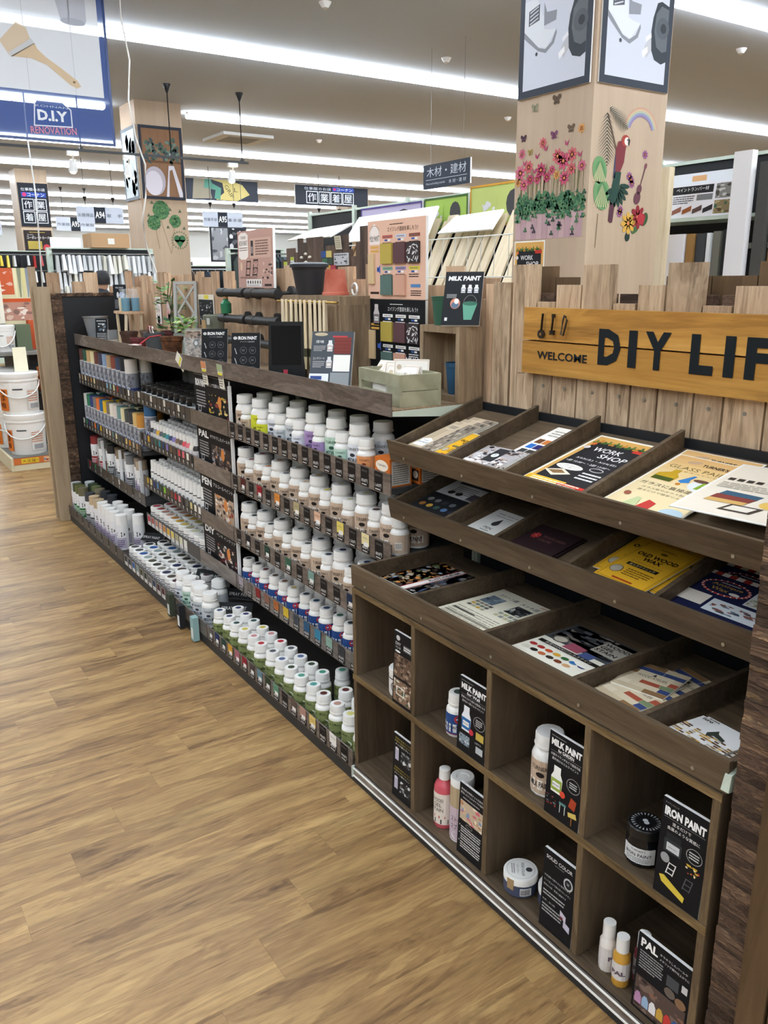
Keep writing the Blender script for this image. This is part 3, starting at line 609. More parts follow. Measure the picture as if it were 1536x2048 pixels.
# ------------------------------------------------------------------ leaflet trays
def tray(label, x0, x1, y0, y1, zb, slope, zf0, zf1, lean, divs, dh=.05):
    """bed rising to the back, leaning front lip, side boards and dividers"""
    t = thing('leaflet_tray', label, 'tray', group='leaflet trays'); zz = lambda y: zb+slope*(y-y0)
    b = MB(); b.hexa([(x0, y0, zb-.012), (x1, y0, zb-.012), (x1, y1, zz(y1)-.012), (x0, y1, zz(y1)-.012)], [(x0, y0, zb), (x1, y0, zb), (x1, y1, zz(y1)), (x0, y1, zz(y1))]); b.build('bed', CUBBY, t)
    b = MB(); b.hexa([(x0-.004, y0-.012, zf0), (x1, y0-.012, zf0), (x1, y0, zf0), (x0-.004, y0, zf0)], [(x0-.004, y0-.012-lean, zf1), (x1, y0-.012-lean, zf1), (x1, y0-lean, zf1), (x0-.004, y0-lean, zf1)]); fl = b.build('front_lip', CUBBY, t)
    for i in range(5):
        x = x0+.07+i*(x1-x0-.14)/4
        MB().cyl(0, 0, 0, .002, .004, 8).xf(Matrix.Rotation(PI/2, 4, 'X')).build('screw', STEEL, fl, loc=(x, y0-.012-lean*.25, zf0+.016))
    for k_, x in enumerate([x0]+list(divs)+[x1-.012]):
        a = x; b = MB()
        y2 = y1-.005
        b.hexa([(a, y0, zb), (a+.012, y0, zb), (a+.012, y2, zz(y2)), (a, y2, zz(y2))], [(a, y0-lean*.5, zf1-.004), (a+.012, y0-lean*.5, zf1-.004), (a+.012, y2, zz(y2)+dh), (a, y2, zz(y2)+dh)])
        b.build('side' if k_ in (0, len(divs)+1) else 'divider', CUBBY, t)
    return t
S1 = .285; A1 = math.atan(S1)
tray('uppermost leaflet tray, sloping, under the wooden DIY sign', 0, 1.19, .158, .483, 1.045, S1, 1.02, 1.08, .014, (.245, .475, .735), .045)
S2 = .26; A2 = math.atan(S2)
tray('middle leaflet tray, sloping, holding yellow and navy leaflets', 0, 1.19, .158, .45, .868, S2, .845, .906, .012, (.245, .45, .70, .945), .045)
tray('flat leaflet tray on top of the cubby shelf', 0, 1.245, .018, .42, .671, 0, .66, .724, .002, (.283, .572, .86, 1.04), .05)
MB().hexa([(1.236, .0, .668), (1.252, .0, .668), (1.252, .06, .66), (1.236, .06, .66)], [(1.24, .002, .70), (1.252, .004, .70), (1.252, .06, .716), (1.24, .06, .716)]).build('corner_guard', MINT, [o for o in bpy.data.objects if o.name == 'leaflet_tray.002'][0])
def z1(y): return 1.045+S1*(y-.158)+.0006
def z2(y): return .868+S2*(y-.158)+.0006
BKT = '#17181c'
# top tray leaflets
def f_iron(p, w_, h):
    p.rect(0, 0, w_*.3, h, '#b9a88f', 2); p.photo(w_*.55, h*.02, w_, h*.98, ['#8d8173', '#a3978a', '#4a4645', '#b9aea0', '#6b625a'], 4, 7, 2, 3)
    p.poly([(w_*.08, h*.08), (w_*.5, h*.08), (w_*.5, h*.3), (w_*.28, h*.36), (w_*.08, h*.3)], '#f1f3f5', 4); p.text("TURNER'S", w_*.29, h*.25, h*.025, '#3b4550', w_*.24, 'c', L=5); p.text('IRON PAINTER', w_*.29, h*.17, h*.045, '#2f3a45', w_*.38, 'c', L=5)
    p.rect(w_*.1, h*.7, w_*.5, h*.9, '#cdbfa9', 4); p.lines(w_*.15, h*.75, w_*.45, h*.85, 3, '#5a5550', 5)
for k_ in range(3):
    sheet('leaflet', 'beige iron painter leaflet, %s of three fanned beside the yellow one' % ('topmost', 'second', 'lowest')[k_], 'leaflet', .115, .19, .003, '#c9b79e', f_iron, (.022+.006*k_, .185+.028*k_, z1(.185+.028*k_)+.0032*(2-k_)), -.02, A1, 'iron painter leaflets')
def f_wax(p, w_, h):
    p.rect(.003, .003, w_-.003, h-.003, '#e2ae2e', 2); p.frame(.006, .006, w_-.006, h-.006, .001, '#5a4410', 3)
    p.text("TURNER'S", w_*.5, h*.84, h*.03, '#4a3a10', w_*.3, 'c', L=4); p.oval(w_*.5, h*.78, w_*.07, h*.025, '#6b5414', 4, 10)
    p.text('OLD WOOD', w_*.5, h*.63, h*.075, '#2a220e', w_*.78, 'c', bold=.03, L=4); p.text('WAX', w_*.5, h*.54, h*.075, '#2a220e', w_*.36, 'c', bold=.03, L=4)
    p.text('オールドウッドワックス', w_*.5, h*.47, h*.03, '#6b3a10', w_*.6, 'c', L=4); p.rect(w_*.2, h*.38, w_*.8, h*.44, '#1d1a12', 4); p.text('塗り方テクニック', w_*.5, h*.39, h*.035, '#f2e3b0', w_*.5, 'c', L=5)
    p.oval(w_*.18, h*.24, w_*.11, h*.08, '#b8b0a0', 4); p.ring(w_*.18, h*.24, w_*.11, h*.08, .002, '#8f7d48', 5); p.lines(w_*.34, h*.17, w_*.86, h*.33, 4, '#7a5a18', 4)
    p.rect(w_*.3, h*.06, w_*.7, h*.09, '#a8431c', 4)
sheet('leaflet', 'yellow OLD WOOD WAX leaflet lying in the uppermost tray', 'leaflet', .105, .15, .004, '#efe6c4', f_wax, (.137, .19, z1(.19)), -.04, A1)
def f_coll(p, w_, h):
    p.photo(0, 0, w_, h, ['#d8d4d6', '#3a3537', '#8d7a6c', '#b9a799', '#efeeee', '#6f5a52', '#2b2929'], 8, 7, 1, 6); p.rect(w_*.36, h*.2, w_*.64, h*.95, '#2b2c2e', 4); p.oval(w_*.5, h*.55, w_*.08, h*.11, '#dfe6e2', 5); p.text('T', w_*.5, h*.5, h*.1, '#2b4a44', w_*.06, 'c', L=6)
for k_ in range(2): sheet('leaflet', 'photo collage leaflet with black band, %s of two' % ('upper', 'lower')[k_], 'leaflet', .145, .1, .004, '#d8d4d6', f_coll, (.272+.006*k_, .19+.01*k_, z1(.19+.01*k_)+.0042*(1-k_)), .03, A1, 'collage leaflets')
def f_chart(p, w_, h):
    p.lines(w_*.12, h*.74, w_*.9, h*.92, 3, '#a9a49a', 2)
    for j, row in enumerate((['#6b4528', '#c9783a', '#e0a63c'], ['#2b6fc0', '#2a2a6a', '#d0483c', '#8a2a2e'], ['#3a3b3c', '#3f3c3a', '#2f2f31'])):
        for i, c in enumerate(row): p.rect(w_*(.1+.225*i), h*(.55-.14*j), w_*(.3+.225*i), h*(.66-.14*j), c, 2)
    p.rect(w_*.1, h*.2, w_*.8, h*.215, '#9aa08a', 2); p.lines(w_*.1, h*.06, w_*.8, h*.16, 2, '#8f8b84', 2)
sheet('leaflet', 'white colour chart leaflet with orange, blue and black swatches', 'leaflet', .12, .235, .002, '#f1efe8', f_chart, (.35, .235, z1(.235)), -.02, A1)
sheet('flyer', 'black workshop flyer with yellow border in the uppermost tray', 'flyer', .215, .285, .0015, '#f5efdf', p_workshop, (.497, .19, z1(.19)), -.03, A1)
def f_glass(p, w_, h):
    p.rect(.005, .005, w_-.005, h-.005, '#f0ddb0', 2)
    for i in range(7): p.rect(.005, h*(.5+.07*i), w_-.005, h*min(.985, .57+.07*i), ('#f0d9a8', '#efd5a0', '#edd098', '#ebca8f', '#e9c487', '#e6bd80', '#e3b678')[i], 3)
    p.oval(w_*.3, h*.9, w_*.09, h*.025, '#c9a888', 4, 12, .2); p.text("TURNER'S", w_*.42, h*.86, h*.045, '#3b3a30', w_*.32, bold=.02, L=5); p.oval(w_*.84, h*.88, w_*.05, h*.03, '#8a5a42', 4, 12, -.8)
    p.text('GLASS PAINT', w_*.5, h*.755, h*.055, '#8c7a4a', w_*.82, 'c', L=5); p.text('ガラスペイント', w_*.5, h*.715, h*.02, '#7a6a48', w_*.5, 'c', L=5)
    p.poly([(w_*.1, h*.52), (w_*.36, h*.52), (w_*.38, h*.62), (w_*.31, h*.67), (w_*.31, h*.73), (w_*.22, h*.73), (w_*.22, h*.68), (w_*.1, h*.63)], '#c9a227', 5); p.rect(w_*.11, h*.52, w_*.36, h*.58, '#4a5a20', 6)
    p.poly([(w_*.42, h*.57), (w_*.48, h*.545), (w_*.56, h*.57), (w_*.53, h*.62), (w_*.55, h*.69), (w_*.51, h*.69)], '#3b82c4', 5); p.oval(w_*.47, h*.52, w_*.03, h*.02, '#c9842f', 5)
    p.oval(w_*.76, h*.56, w_*.19, h*.1, '#e3e8ea', 5); p.poly([(w_*.68, h*.5), (w_*.86, h*.5), (w_*.88, h*.6), (w_*.7, h*.62)], '#8fb53c', 6); p.rect(w_*.73, h*.51, w_*.84, h*.55, '#2c3326', 7); p.oval(w_*.66, h*.63, w_*.1, h*.025, '#6b4a3c', 6)
    p.text('ガラスに直接塗れる', w_*.5, h*.41, h*.05, '#4f4a3c', w_*.84, 'c', L=5); p.text('ガラス瓶やガラス製品に', w_*.5, h*.35, h*.03, '#8a7f66', w_*.66, 'c', L=5); p.text('塗るだけで簡単リメイク', w_*.5, h*.30, h*.03, '#8a7f66', w_*.66, 'c', L=5)
    p.oval(w_*.14, h*.22, w_*.05, h*.03, '#a4634c', 5, 12, -.6); p.poly([(w_*.24, h*.05), (w_*.42, h*.05), (w_*.36, h*.2), (w_*.3, h*.2)], '#c3cf9c', 5); p.poly([(w_*.42, h*.06), (w_*.58, h*.05), (w_*.58, h*.17), (w_*.46, h*.2)], '#c8403a', 5); p.oval(w_*.84, h*.09, w_*.14, h*.07, '#b9d0de', 5)
sheet('flyer', 'cream GLASS PAINT flyer tucked behind the one on top of it', 'flyer', .205, .27, .001, '#f7f1e2', f_glass, (.757, .215, z1(.215)), -.01, A1)
sheet('flyer', 'cream GLASS PAINT flyer with bottles lying on top of its twin', 'flyer', .205, .27, .001, '#f7f1e2', f_glass, (.76, .182, z1(.182)+.0035), -.03, A1)
def f_cream(p, w_, h):
    p.rect(.006, .006, w_-.006, h-.006, '#efe6d6', 2)
    p.text('DIYで', w_*.45, h*.86, h*.03, '#8a8070', w_*.3, L=4); p.text('暮らしを楽しむ', w_*.42, h*.81, h*.03, '#8a8070', w_*.5, L=4)
    for i in range(4): p.rect(w_*(.1+.1*i), h*.64, w_*(.17+.1*i), h*.69, '#3a342e', 4)
    p.lines(w_*.1, h*.48, w_*.9, h*.6, 4, '#a39a8a', 4); p.poly([(w_*.5, h*.66), (w_*.86, h*.66), (w_*.86, h*.78), (w_*.54, h*.78)], '#cfd4d8', 4); p.lines(w_*.55, h*.68, w_*.82, h*.74, 2, '#5a4a48', 5)
    p.poly([(w_*.2, h*.28), (w_*.6, h*.28), (w_*.66, h*.42), (w_*.26, h*.44)], '#3a607a', 4); p.poly([(w_*.2, h*.28), (w_*.6, h*.28), (w_*.63, h*.35), (w_*.22, h*.36)], '#8a3f38', 5); p.poly([(w_*.18, h*.22), (w_*.58, h*.22), (w_*.6, h*.28), (w_*.2, h*.28)], '#d8b06a', 5)
    p.oval(w_*.82, h*.3, w_*.12, h*.07, '#e6bf62', 4); p.poly([(w_*.42, h*.1), (w_*.74, h*.1), (w_*.8, h*.22), (w_*.48, h*.22)], '#4a4038', 5); p.poly([(w_*.47, h*.12), (w_*.71, h*.12), (w_*.75, h*.2), (w_*.51, h*.2)], '#efe9dc', 6)
sheet('flyer', 'cream paper flyer with boat picture propped over the tray lip', 'flyer', .2, .285, .0015, '#f8f5ee', f_cream, (.955, .165, 1.09), .1, A1*.55)
# middle tray
def f_gems(p, w_, h):
    p.rect(0, h*.5, w_, h, '#cfd0d2', 2); p.rect(w_*.12, h*.86, w_*.92, h*.97, '#3b3f46', 3); p.lines(w_*.2, h*.6, w_*.7, h*.82, 5, '#77797c', 3); p.oval(w_*.26, h*.6, w_*.07, h*.05, '#2e2b2a', 4); p.oval(w_*.44, h*.6, w_*.07, h*.05, '#2e2b2a', 4)
    for i, c in enumerate(['#a9733a', '#c9a04a', '#3f5a55', '#5a7ba8', '#2f3448', '#8a8a8c', '#7d8084', '#3a3c40', '#6a6e74']): p.oval(w_*(.15+.17*(i % 5)), h*(.15+.16*(i//5)), w_*.06, h*.05, c, 3, 10)
    p.photo(w_*.66, h*.52, w_*.98, h*.7, ['#55505a', '#3a3a40', '#77707a'], 3, 2, 3, 2)
sheet('leaflet', 'black and white sheet with round stone swatches in the middle tray', 'leaflet', .2, .21, .002, '#232529', f_gems, (.018, .195, z2(.195)), 0, A2)
def f_pen(p, w_, h):
    p.text('墨液発色・墨が伸びる墨', w_*.5, h*.82, h*.05, '#3a3a3c', w_*.62, 'c', L=3); p.lines(w_*.2, h*.72, w_*.8, h*.77, 1, '#9a9a9a', 3)
    p.oval(w_*.5, h*.46, w_*.1, h*.1, '#3a3a3c', 3); p.poly([(w_*.41, h*.5), (w_*.59, h*.5), (w_*.52, h*.68)], '#3a3a3c', 3); p.text('PEN', w_*.5, h*.2, h*.08, '#3a3a3c', w_*.26, 'c', L=3); p.lines(w_*.35, h*.12, w_*.65, h*.16, 1, '#555555', 3)
sheet('leaflet', 'pale grey PEN leaflet with black ink drop', 'leaflet', .12, .125, .003, '#d5d5d2', f_pen, (.292, .19, z2(.19)), -.02, A2)
def f_rose(p, w_, h):
    flower(p, w_*.22, h*.55, w_*.1, '#a8383a', 3); p.text('THE ROSE GARDEN', w_*.36, h*.56, h*.08, '#8a5a58', w_*.52, L=3); p.text('COLORS', w_*.36, h*.42, h*.08, '#8a5a58', w_*.3, L=3)
for k_ in range(2): sheet('leaflet', 'dark maroon leaflet with a red rose, %s of two' % ('upper', 'lower')[k_], 'leaflet', .145, .115, .005, '#2d1f22', f_rose, (.475+.004*k_, .185+.008*k_, z2(.185+.008*k_)+.0055*(1-k_)), -.02, A2, 'rose leaflets', edge='#2a1e20')
for k_, (dx, dy, rz) in enumerate(((.0, .0, .12), (.03, .03, -.16), (-.015, .02, .02), (.01, -.005, -.06))):
    sheet('leaflet', 'yellow OLD WOOD WAX leaflet, %s in the loose pile in the middle tray' % pile(k_, 4), 'leaflet', .145, .19, .002, '#d9a52a', f_wax, (.745+dx, .19+dy, z2(.19+dy)+.0032*k_), rz, A2, 'wax leaflets in the middle tray')
def f_antique(p, w_, h):
    for i in range(12): p.rect(w_*i/12, h*.92, w_*(i+1)/12, h, '#a43a34' if i % 2 else '#efe9e2', 2)
    p.oval(w_*.36, h*.68, w_*.28, h*.17, '#b9473f', 2, 24)
    for i in range(24): t = i*PI/12; p.oval(w_*.36+w_*.265*math.cos(t), h*.68+h*.158*math.sin(t), w_*.016, h*.01, '#efe9e2', 3, 6, t)
    p.oval(w_*.36, h*.68, w_*.245, h*.145, '#1d2340', 4, 24); p.text('Antique', w_*.36, h*.68, h*.07, '#b98f4a', w_*.36, 'c', bold=.02, L=5); p.text('Wax', w_*.32, h*.59, h*.07, '#b98f4a', w_*.2, 'c', bold=.02, L=5); p.rect(w_*.26, h*.77, w_*.48, h*.785, '#c9c9d0', 5)
    p.oval(w_*.5, h*.6, w_*.06, h*.03, '#e9e6e0', 5)
    p.rect(w_*.66, h*.48, w_*.98, h*.82, '#d3d9dc', 3); p.photo(w_*.68, h*.5, w_*.96, h*.64, ['#c9c9b8', '#7d8a78', '#a39a84', '#d3d9dc'], 5, 3, 4, 4); p.rect(w_*.7, h*.84, w_*.95, h*.89, '#b03030', 3)
    p.rect(w_*.02, h*.2, w_*.34, h*.45, '#e6ded2', 3); p.rect(w_*.38, h*.14, w_*.98, h*.42, '#d3dbe0', 3); p.photo(w_*.42, h*.17, w_*.92, h*.36, ['#d3dbe0', '#6b7d8c', '#8c5a50', '#3c4a5a'], 6, 3, 4, 8)
for k_ in range(3): sheet('leaflet', 'navy Antique Wax leaflet with red striped edge, %s of three' % ('topmost', 'second', 'lowest')[k_], 'leaflet', .2, .16, .002, '#1b2142', f_antique, (.97-.012*(2-k_), .183+.045*k_, z2(.183+.045*k_)+.0026*(2-k_)), -.02, A2, 'antique wax leaflets', edge='#1b2142')
# flat tray
ZF = .6716
def f_rust(p, w_, h):
    p.photo(0, 0, w_*.52, h, ['#3c2f28', '#8d6a48', '#b9a890', '#6f7a50', '#9aa8b8', '#c98a4a', '#4a3a34'], 6, 8, 1, 3); p.photo(w_*.62, 0, w_, h, ['#2f2b2c', '#5a5048', '#3b4a66', '#8a8a88', '#403a38'], 5, 7, 1, 5)
    p.rect(w_*.5, 0, w_*.64, h, '#efece8', 4); p.rect(w_*.5, 0, w_*.515, h, '#b02a2c', 5); p.rect(w_*.62, 0, w_*.635, h, '#b02a2c', 5); p.text('RUST-OLEUM', w_*.6, h*.42, w_*.06, '#33333a', h*.5, bold=.02, L=6, rot=PI/2)
sheet('magazine', 'RUST-OLEUM paint magazine with photo cover in the flat tray', 'magazine', .2, .225, .008, '#8d7a68', f_rust, (.03, .085, ZF), 0)
def f_stone(p, w_, h):
    p.text('ストーン調', w_*.30, h*.82, h*.07, '#2b3a5c', w_*.34, 'c', bold=.02, L=3); p.text('メッキ調', w_*.7, h*.82, h*.07, '#2b3a5c', w_*.3, 'c', bold=.02, L=3); p.text('ASAHIPEN', w_*.94, h*.93, h*.035, '#c9642a', w_*.16, 'r', L=3)
    r = random.Random(2)
    p.photo(w_*.1, h*.56, w_*.36, h*.78, ['#6a7a88', '#8a9aa8', '#3a4450'], 3, 2, 2, 5); p.photo(w_*.58, h*.56, w_*.86, h*.78, ['#26282a', '#5a5f60', '#b9bdb8'], 4, 3, 2, 7)
    for i in range(12): p.rect(w_*(.1+.085*(i % 4)), h*(.5-.06*(i//4)), w_*(.17+.085*(i % 4)), h*(.545-.06*(i//4)), r.choice(['#8a8378', '#c9a04a', '#5a5a58', '#2b2b2a', '#b0a890', '#6f7a70']), 2)
    for i in range(8): p.rect(w_*(.58+.09*(i % 4)), h*(.48-.07*(i//4)), w_*(.65+.09*(i % 4)), h*(.53-.07*(i//4)), r.choice(['#a9b0a0', '#b9c08a', '#c9c4a0', '#9a9a98']), 2)
    p.lines(w_*.06, h*.05, w_*.94, h*.32, 6, '#b0aa9a', 2); p.rect(w_*.06, h*.1, w_*.94, h*.14, '#c9c8e0', 1); p.rect(w_*.06, h*.21, w_*.5, h*.24, '#c9c8e0', 1); p.rect(w_*.96, h*.5, w_*.995, h*.95, '#2f5aa8', 3)
sheet('leaflet', 'cream sheet of stone and metal effect spray samples', 'leaflet', .208, .25, .003, '#ece8d4', f_stone, (.306, .075, ZF), 0)
def f_gel(p, w_, h):
    p.rect(0, h*.5, w_, h, '#4d5054', 2); p.photo(w_*.05, h*.55, w_*.95, h*.98, ['#5a5d62', '#3a3b3f', '#8a8480', '#77706a', '#26272a'], 5, 4, 2, 9)
    p.rect(w_*.58, h*.62, w_*.98, h*.9, '#b9b5aa', 5); p.text('WOOD', w_*.6, h*.82, h*.06, '#3a3632', w_*.34, bold=.03, L=6); p.text('GEL', w_*.6, h*.74, h*.06, '#3a3632', w_*.2, bold=.03, L=6); p.text('STAIN', w_*.6, h*.66, h*.06, '#3a3632', w_*.3, bold=.03, L=6)
    p.ring(w_*.2, h*.56, w_*.12, h*.08, .003, '#55504a', 5); p.oval(w_*.2, h*.56, w_*.09, h*.06, '#cfc8b8', 4)
    p.poly([(w_*.34, h*.44), (w_*.58, h*.44), (w_*.6, h*.58), (w_*.36, h*.6)], '#a8586a', 5); p.poly([(w_*.6, h*.42), (w_*.78, h*.42), (w_*.78, h*.54), (w_*.62, h*.54)], '#4a5a8a', 5)
    p.rect(w_*.05, h*.36, w_*.97, h*.42, '#1d1c1b', 5); p.text('水性WOODジェルステイン', w_*.5, h*.37, h*.04, '#efece2', w_*.7, 'c', L=6)
    for i, c in enumerate(['#b03a38', '#a8342c', '#c9522a', '#d8a63a', '#3a6a3c', '#3a78b8', '#2c3c7a', '#d8d4c4', '#26221f', '#b8643a', '#3a3028', '#7a4028', '#d8a878']): p.oval(w_*(.1+.125*(i % 7)), h*(.26-.1*(i//7)), w_*.055, h*.032, c, 4, 10)
    p.oval(w_*.84, h*.3, w_*.13, h*.05, '#efece2', 5); p.rect(w_*.94, h*.45, w_*.99, h*.6, '#2f78c0', 5)
sheet('leaflet', 'WOOD GEL STAIN sheet with two rows of coloured ovals', 'leaflet', .21, .235, .003, '#eeebdd', f_gel, (.6, .08, ZF), -.01)
def f_atel(p, w_, h):
    r = random.Random(6)
    for j in range(7):
        x = 0
        while x < w_-1e-4:
            ww = r.uniform(.03, .08); p.rect(x, h*j/7, min(w_, x+ww)-.001, h*(j+1)/7-.001, r.choice(['#d9cbb0', '#cdbd9f', '#e3d7bf', '#a8543f', '#8a6a48', '#3a4a7a', '#7a8a68', '#d9cbb0', '#d2c3a6']), 2); x += ww
    p.rect(w_*.18, h*.4, w_*.84, h*.72, '#d9cbb0', 3); p.text('WOOD ATELIER', w_*.5, h*.5, h*.08, '#4a4038', w_*.56, 'c', L=4); p.poly([(w_*.46, h*.6), (w_*.54, h*.6), (w_*.5, h*.7)], '#33302c', 4)
for k_, (x, y, rz) in enumerate(((.875, .16, -.1), (.89, .2, -.2), (.885, .11, -.02), (.872, .092, .1), (.876, .075, -.14), (.88, .12, .22))):
    sheet('leaflet', 'patchwork WOOD ATELIER leaflet, %s in the loose pile in the flat tray' % pile(k_, 6), 'leaflet', .12, .135, .0025, '#d9cbb0', f_atel, (x, y, ZF+.003*k_), rz, .0, 'wood atelier leaflets')
def f_turo(p, w_, h):
    r = random.Random(12)
    for j in range(6):
        for i in range(12):
            if r.random() < .8: p.rect(w_*(i/12), h*(.12+j*.07), w_*((i+1)/12), h*(.17+j*.07), r.choice(['#8a6a3a', '#c9a04a', '#5a4028', '#efece4', '#b9b0a0']), 2)
    p.text('turo', w_*.06, h*.88, h*.09, '#2b2b2b', w_*.2, bold=.02, L=3); p.poly([(w_*.42, h*.55), (w_*.5, h*.78), (w_*.56, h*.68), (w_*.74, h*.6), (w_*.76, h*.5), (w_*.55, h*.55), (w_*.48, h*.42)], '#3a4038', 4)
for k_ in range(2): sheet('leaflet', 'small white leaflet with brown mosaic and deer, %s of two' % ('upper', 'lower')[k_], 'leaflet', .12, .1, .004, '#e4e5e6', f_turo, (1.062+.01*k_, .075+.012*k_, ZF+.0045*(1-k_)), -.12+.06*k_, 0, 'deer leaflets')
# ------------------------------------------------------------------ cards standing in the compartments
def head(p, w_, h, a, b_=None, k1='', k2=''):
    p.lines(w_*.06, h*.945, w_*.5, h*.965, 1, '#8a8a8c', 2); p.text(a, w_*.5, h*.845, h*.08, '#f4f4f4', w_*.86, 'c', bold=.05)
    if b_: p.text(b_, w_*.5, h*.79, h*.04, '#f4f4f4', w_*.45, 'c', bold=.02)
    p.rect(w_*.06, h*.775, w_*.94, h*.778, '#9a9a9a', 2)
    if k1: p.text(k1, w_*.5, h*.725, h*.032, '#e6e6e6', w_*.84, 'c')
    if k2: p.text(k2, w_*.5, h*.675, h*.032, '#e6e6e6', w_*.76, 'c')
def pbottle(p, x, y, s_, body, lab, dark='#f2f3f4'):
    p.poly([(x-s_*.3, y), (x+s_*.3, y), (x+s_*.33, y+s_*.7), (x+s_*.2, y+s_*.95), (x+s_*.2, y+s_*1.25), (x-s_*.2, y+s_*1.25), (x-s_*.2, y+s_*.95), (x-s_*.33, y+s_*.7)], body, 3)
    p.rect(x-s_*.31, y+s_*.1, x+s_*.31, y+s_*.65, lab, 4); p.rect(x-s_*.22, y+s_*.25, x+s_*.22, y+s_*.5, dark, 5); p.text('MILK PAINT', x, y+s_*.33, s_*.09, '#333340', s_*.4, 'c', L=6)
def c_wall(p, w_, h):
    head(p, w_, h, 'MILK PAINT', 'for Wall', '壁紙の上から塗れる壁感になる', '室内かべ用ミルクペイント'); pbottle(p, w_*.3, h*.3, w_*.5, '#e8ecf2', '#2f6aa8'); p.oval(w_*.5, h*.33, w_*.08, h*.04, '#c83a48', 6)
    p.ring(w_*.75, h*.5, w_*.2, h*.09, .0012, '#aaaaaa', 3); p.lines(w_*.63, h*.45, w_*.87, h*.55, 4, '#cccccc', 3); p.rect(w_*.66, h*.28, w_*.93, h*.38, '#c3ab52', 3)
    p.photo(w_*.08, h*.1, w_*.45, h*.24, ['#8a98a4', '#c3ccd2', '#55606a'], 4, 3, 2, 2); p.text("LET'S", w_*.75, h*.22, h*.02, '#dddddd', w_*.2, 'c'); p.rect(w_*.68, h*.1, w_*.92, h*.19, '#b9bfc4', 3)
def c_garden(p, w_, h):
    head(p, w_, h, 'MILK PAINT', 'for GARDEN', 'お庭やベランダなどで使用可能', '屋外向けのミルクペイント'); pbottle(p, w_*.3, h*.3, w_*.5, '#eef0ec', '#97ab4c'); p.oval(w_*.5, h*.33, w_*.08, h*.04, '#d8503a', 6)
    p.ring(w_*.77, h*.5, w_*.19, h*.085, .0012, '#aaaaaa', 3); p.lines(w_*.66, h*.46, w_*.88, h*.54, 3, '#cccccc', 3); p.poly([(w_*.68, h*.24), (w_*.86, h*.22), (w_*.9, h*.34), (w_*.74, h*.36)], '#a8442c', 3)
    p.photo(w_*.05, h*.12, w_*.33, h*.24, ['#17181c', '#6a7a80', '#8a3a3a'], 3, 3, 2, 2); p.rect(w_*.42, h*.2, w_*.62, h*.23, '#5f8a88', 3); p.rect(w_*.44, h*.1, w_*.46, h*.2, '#d8e0dc', 3); p.rect(w_*.58, h*.1, w_*.6, h*.2, '#d8e0dc', 3)
    p.poly([(w_*.7, h*.12), (w_*.94, h*.14), (w_*.9, h*.2), (w_*.68, h*.17)], '#d8c06a', 3); p.rect(w_*.78, h*.03, w_*.81, h*.12, '#8a5a30', 3)
def chair_icon(p, x, y, s_, c):
    for a in (0, s_*.55): p.poly([(x+a, y), (x+a+s_*.08, y), (x+a+s_*.3, y+s_), (x+a+s_*.22, y+s_)], c, 3)
    for b_ in (.05, .45, .9): p.poly([(x+s_*.25*b_, y+s_*b_), (x+s_*.25*b_+s_*.6, y+s_*b_), (x+s_*.25*b_+s_*.62, y+s_*(b_+.08)), (x+s_*.25*b_, y+s_*(b_+.08))], c, 3)
def c_iron(p, w_, h):
    p.text('アイアンペイント', w_*.05, h*.945, h*.018, '#bbbbbb', w_*.3); p.text('IRON PAINT', w_*.5, h*.83, h*.09, '#f4f4f4', w_*.88, 'c', bold=.05); p.rect(w_*.06, h*.81, w_*.94, h*.813, '#9a9a9a', 2)
    p.text('塗るだけで', w_*.45, h*.755, h*.036, '#eeeeee', w_*.4, 'c'); p.text('金属のような質感に', w_*.5, h*.7, h*.036, '#eeeeee', w_*.7, 'c')
    p.rect(w_*.12, h*.47, w_*.5, h*.6, '#34383c', 2); p.rect(w_*.15, h*.6, w_*.47, h*.67, '#26282b', 2); p.rect(w_*.18, h*.49, w_*.46, h*.57, '#c9ccd0', 3); p.text('IRON PAINT', w_*.32, h*.52, h*.014, '#333333', w_*.2, 'c', L=4)
    p.ring(w_*.77, h*.58, w_*.17, h*.075, .0012, '#aaaaaa', 3); p.lines(w_*.66, h*.54, w_*.88, h*.62, 3, '#cccccc', 3); p.oval(w_*.18, h*.4, w_*.1, h*.05, '#9a9c9e', 3); chair_icon(p, w_*.22, h*.25, w_*.26, '#e6e6e6'); chair_icon(p, w_*.6, h*.2, w_*.26, '#5a5c60')
    p.photo(w_*.62, h*.38, w_*.92, h*.48, ['#17181c', '#c9a43a', '#a8443a', '#d8d0b0'], 4, 2, 2, 4); p.poly([(w_*.1, h*.2), (w_*.2, h*.22), (w_*.68, h*.12), (w_*.66, h*.06), (w_*.16, h*.14)], '#d8bf4a', 3)
def c_diy(p, w_, h):
    p.oval(w_*.22, h*.92, w_*.1, h*.035, '#c9c9cb', 3); p.text('DIY', w_*.1, h*.82, h*.04, '#eeeeee', w_*.26); p.text('ペンキ', w_*.1, h*.77, h*.035, '#eeeeee', w_*.26); p.oval(w_*.22, h*.735, w_*.14, h*.014, '#eeeeee', 3); p.rect(w_*.5, h*.78, w_*.92, h*.86, '#77797c', 3); p.lines(w_*.52, h*.79, w_*.9, h*.85, 2, '#eeeeee', 4)
    p.photo(w_*.05, h*.38, w_*.95, h*.7, ['#6b5648', '#8a7462', '#3a302b', '#a38c78', '#4a4038'], 6, 5, 2, 3); p.photo(w_*.05, h*.04, w_*.95, h*.35, ['#8a705c', '#5a4438', '#b9a690', '#3f5a44', '#d8cdbd'], 6, 5, 2, 8); p.frame(w_*.2, h*.14, w_*.62, h*.26, .003, '#efeae2', 4)
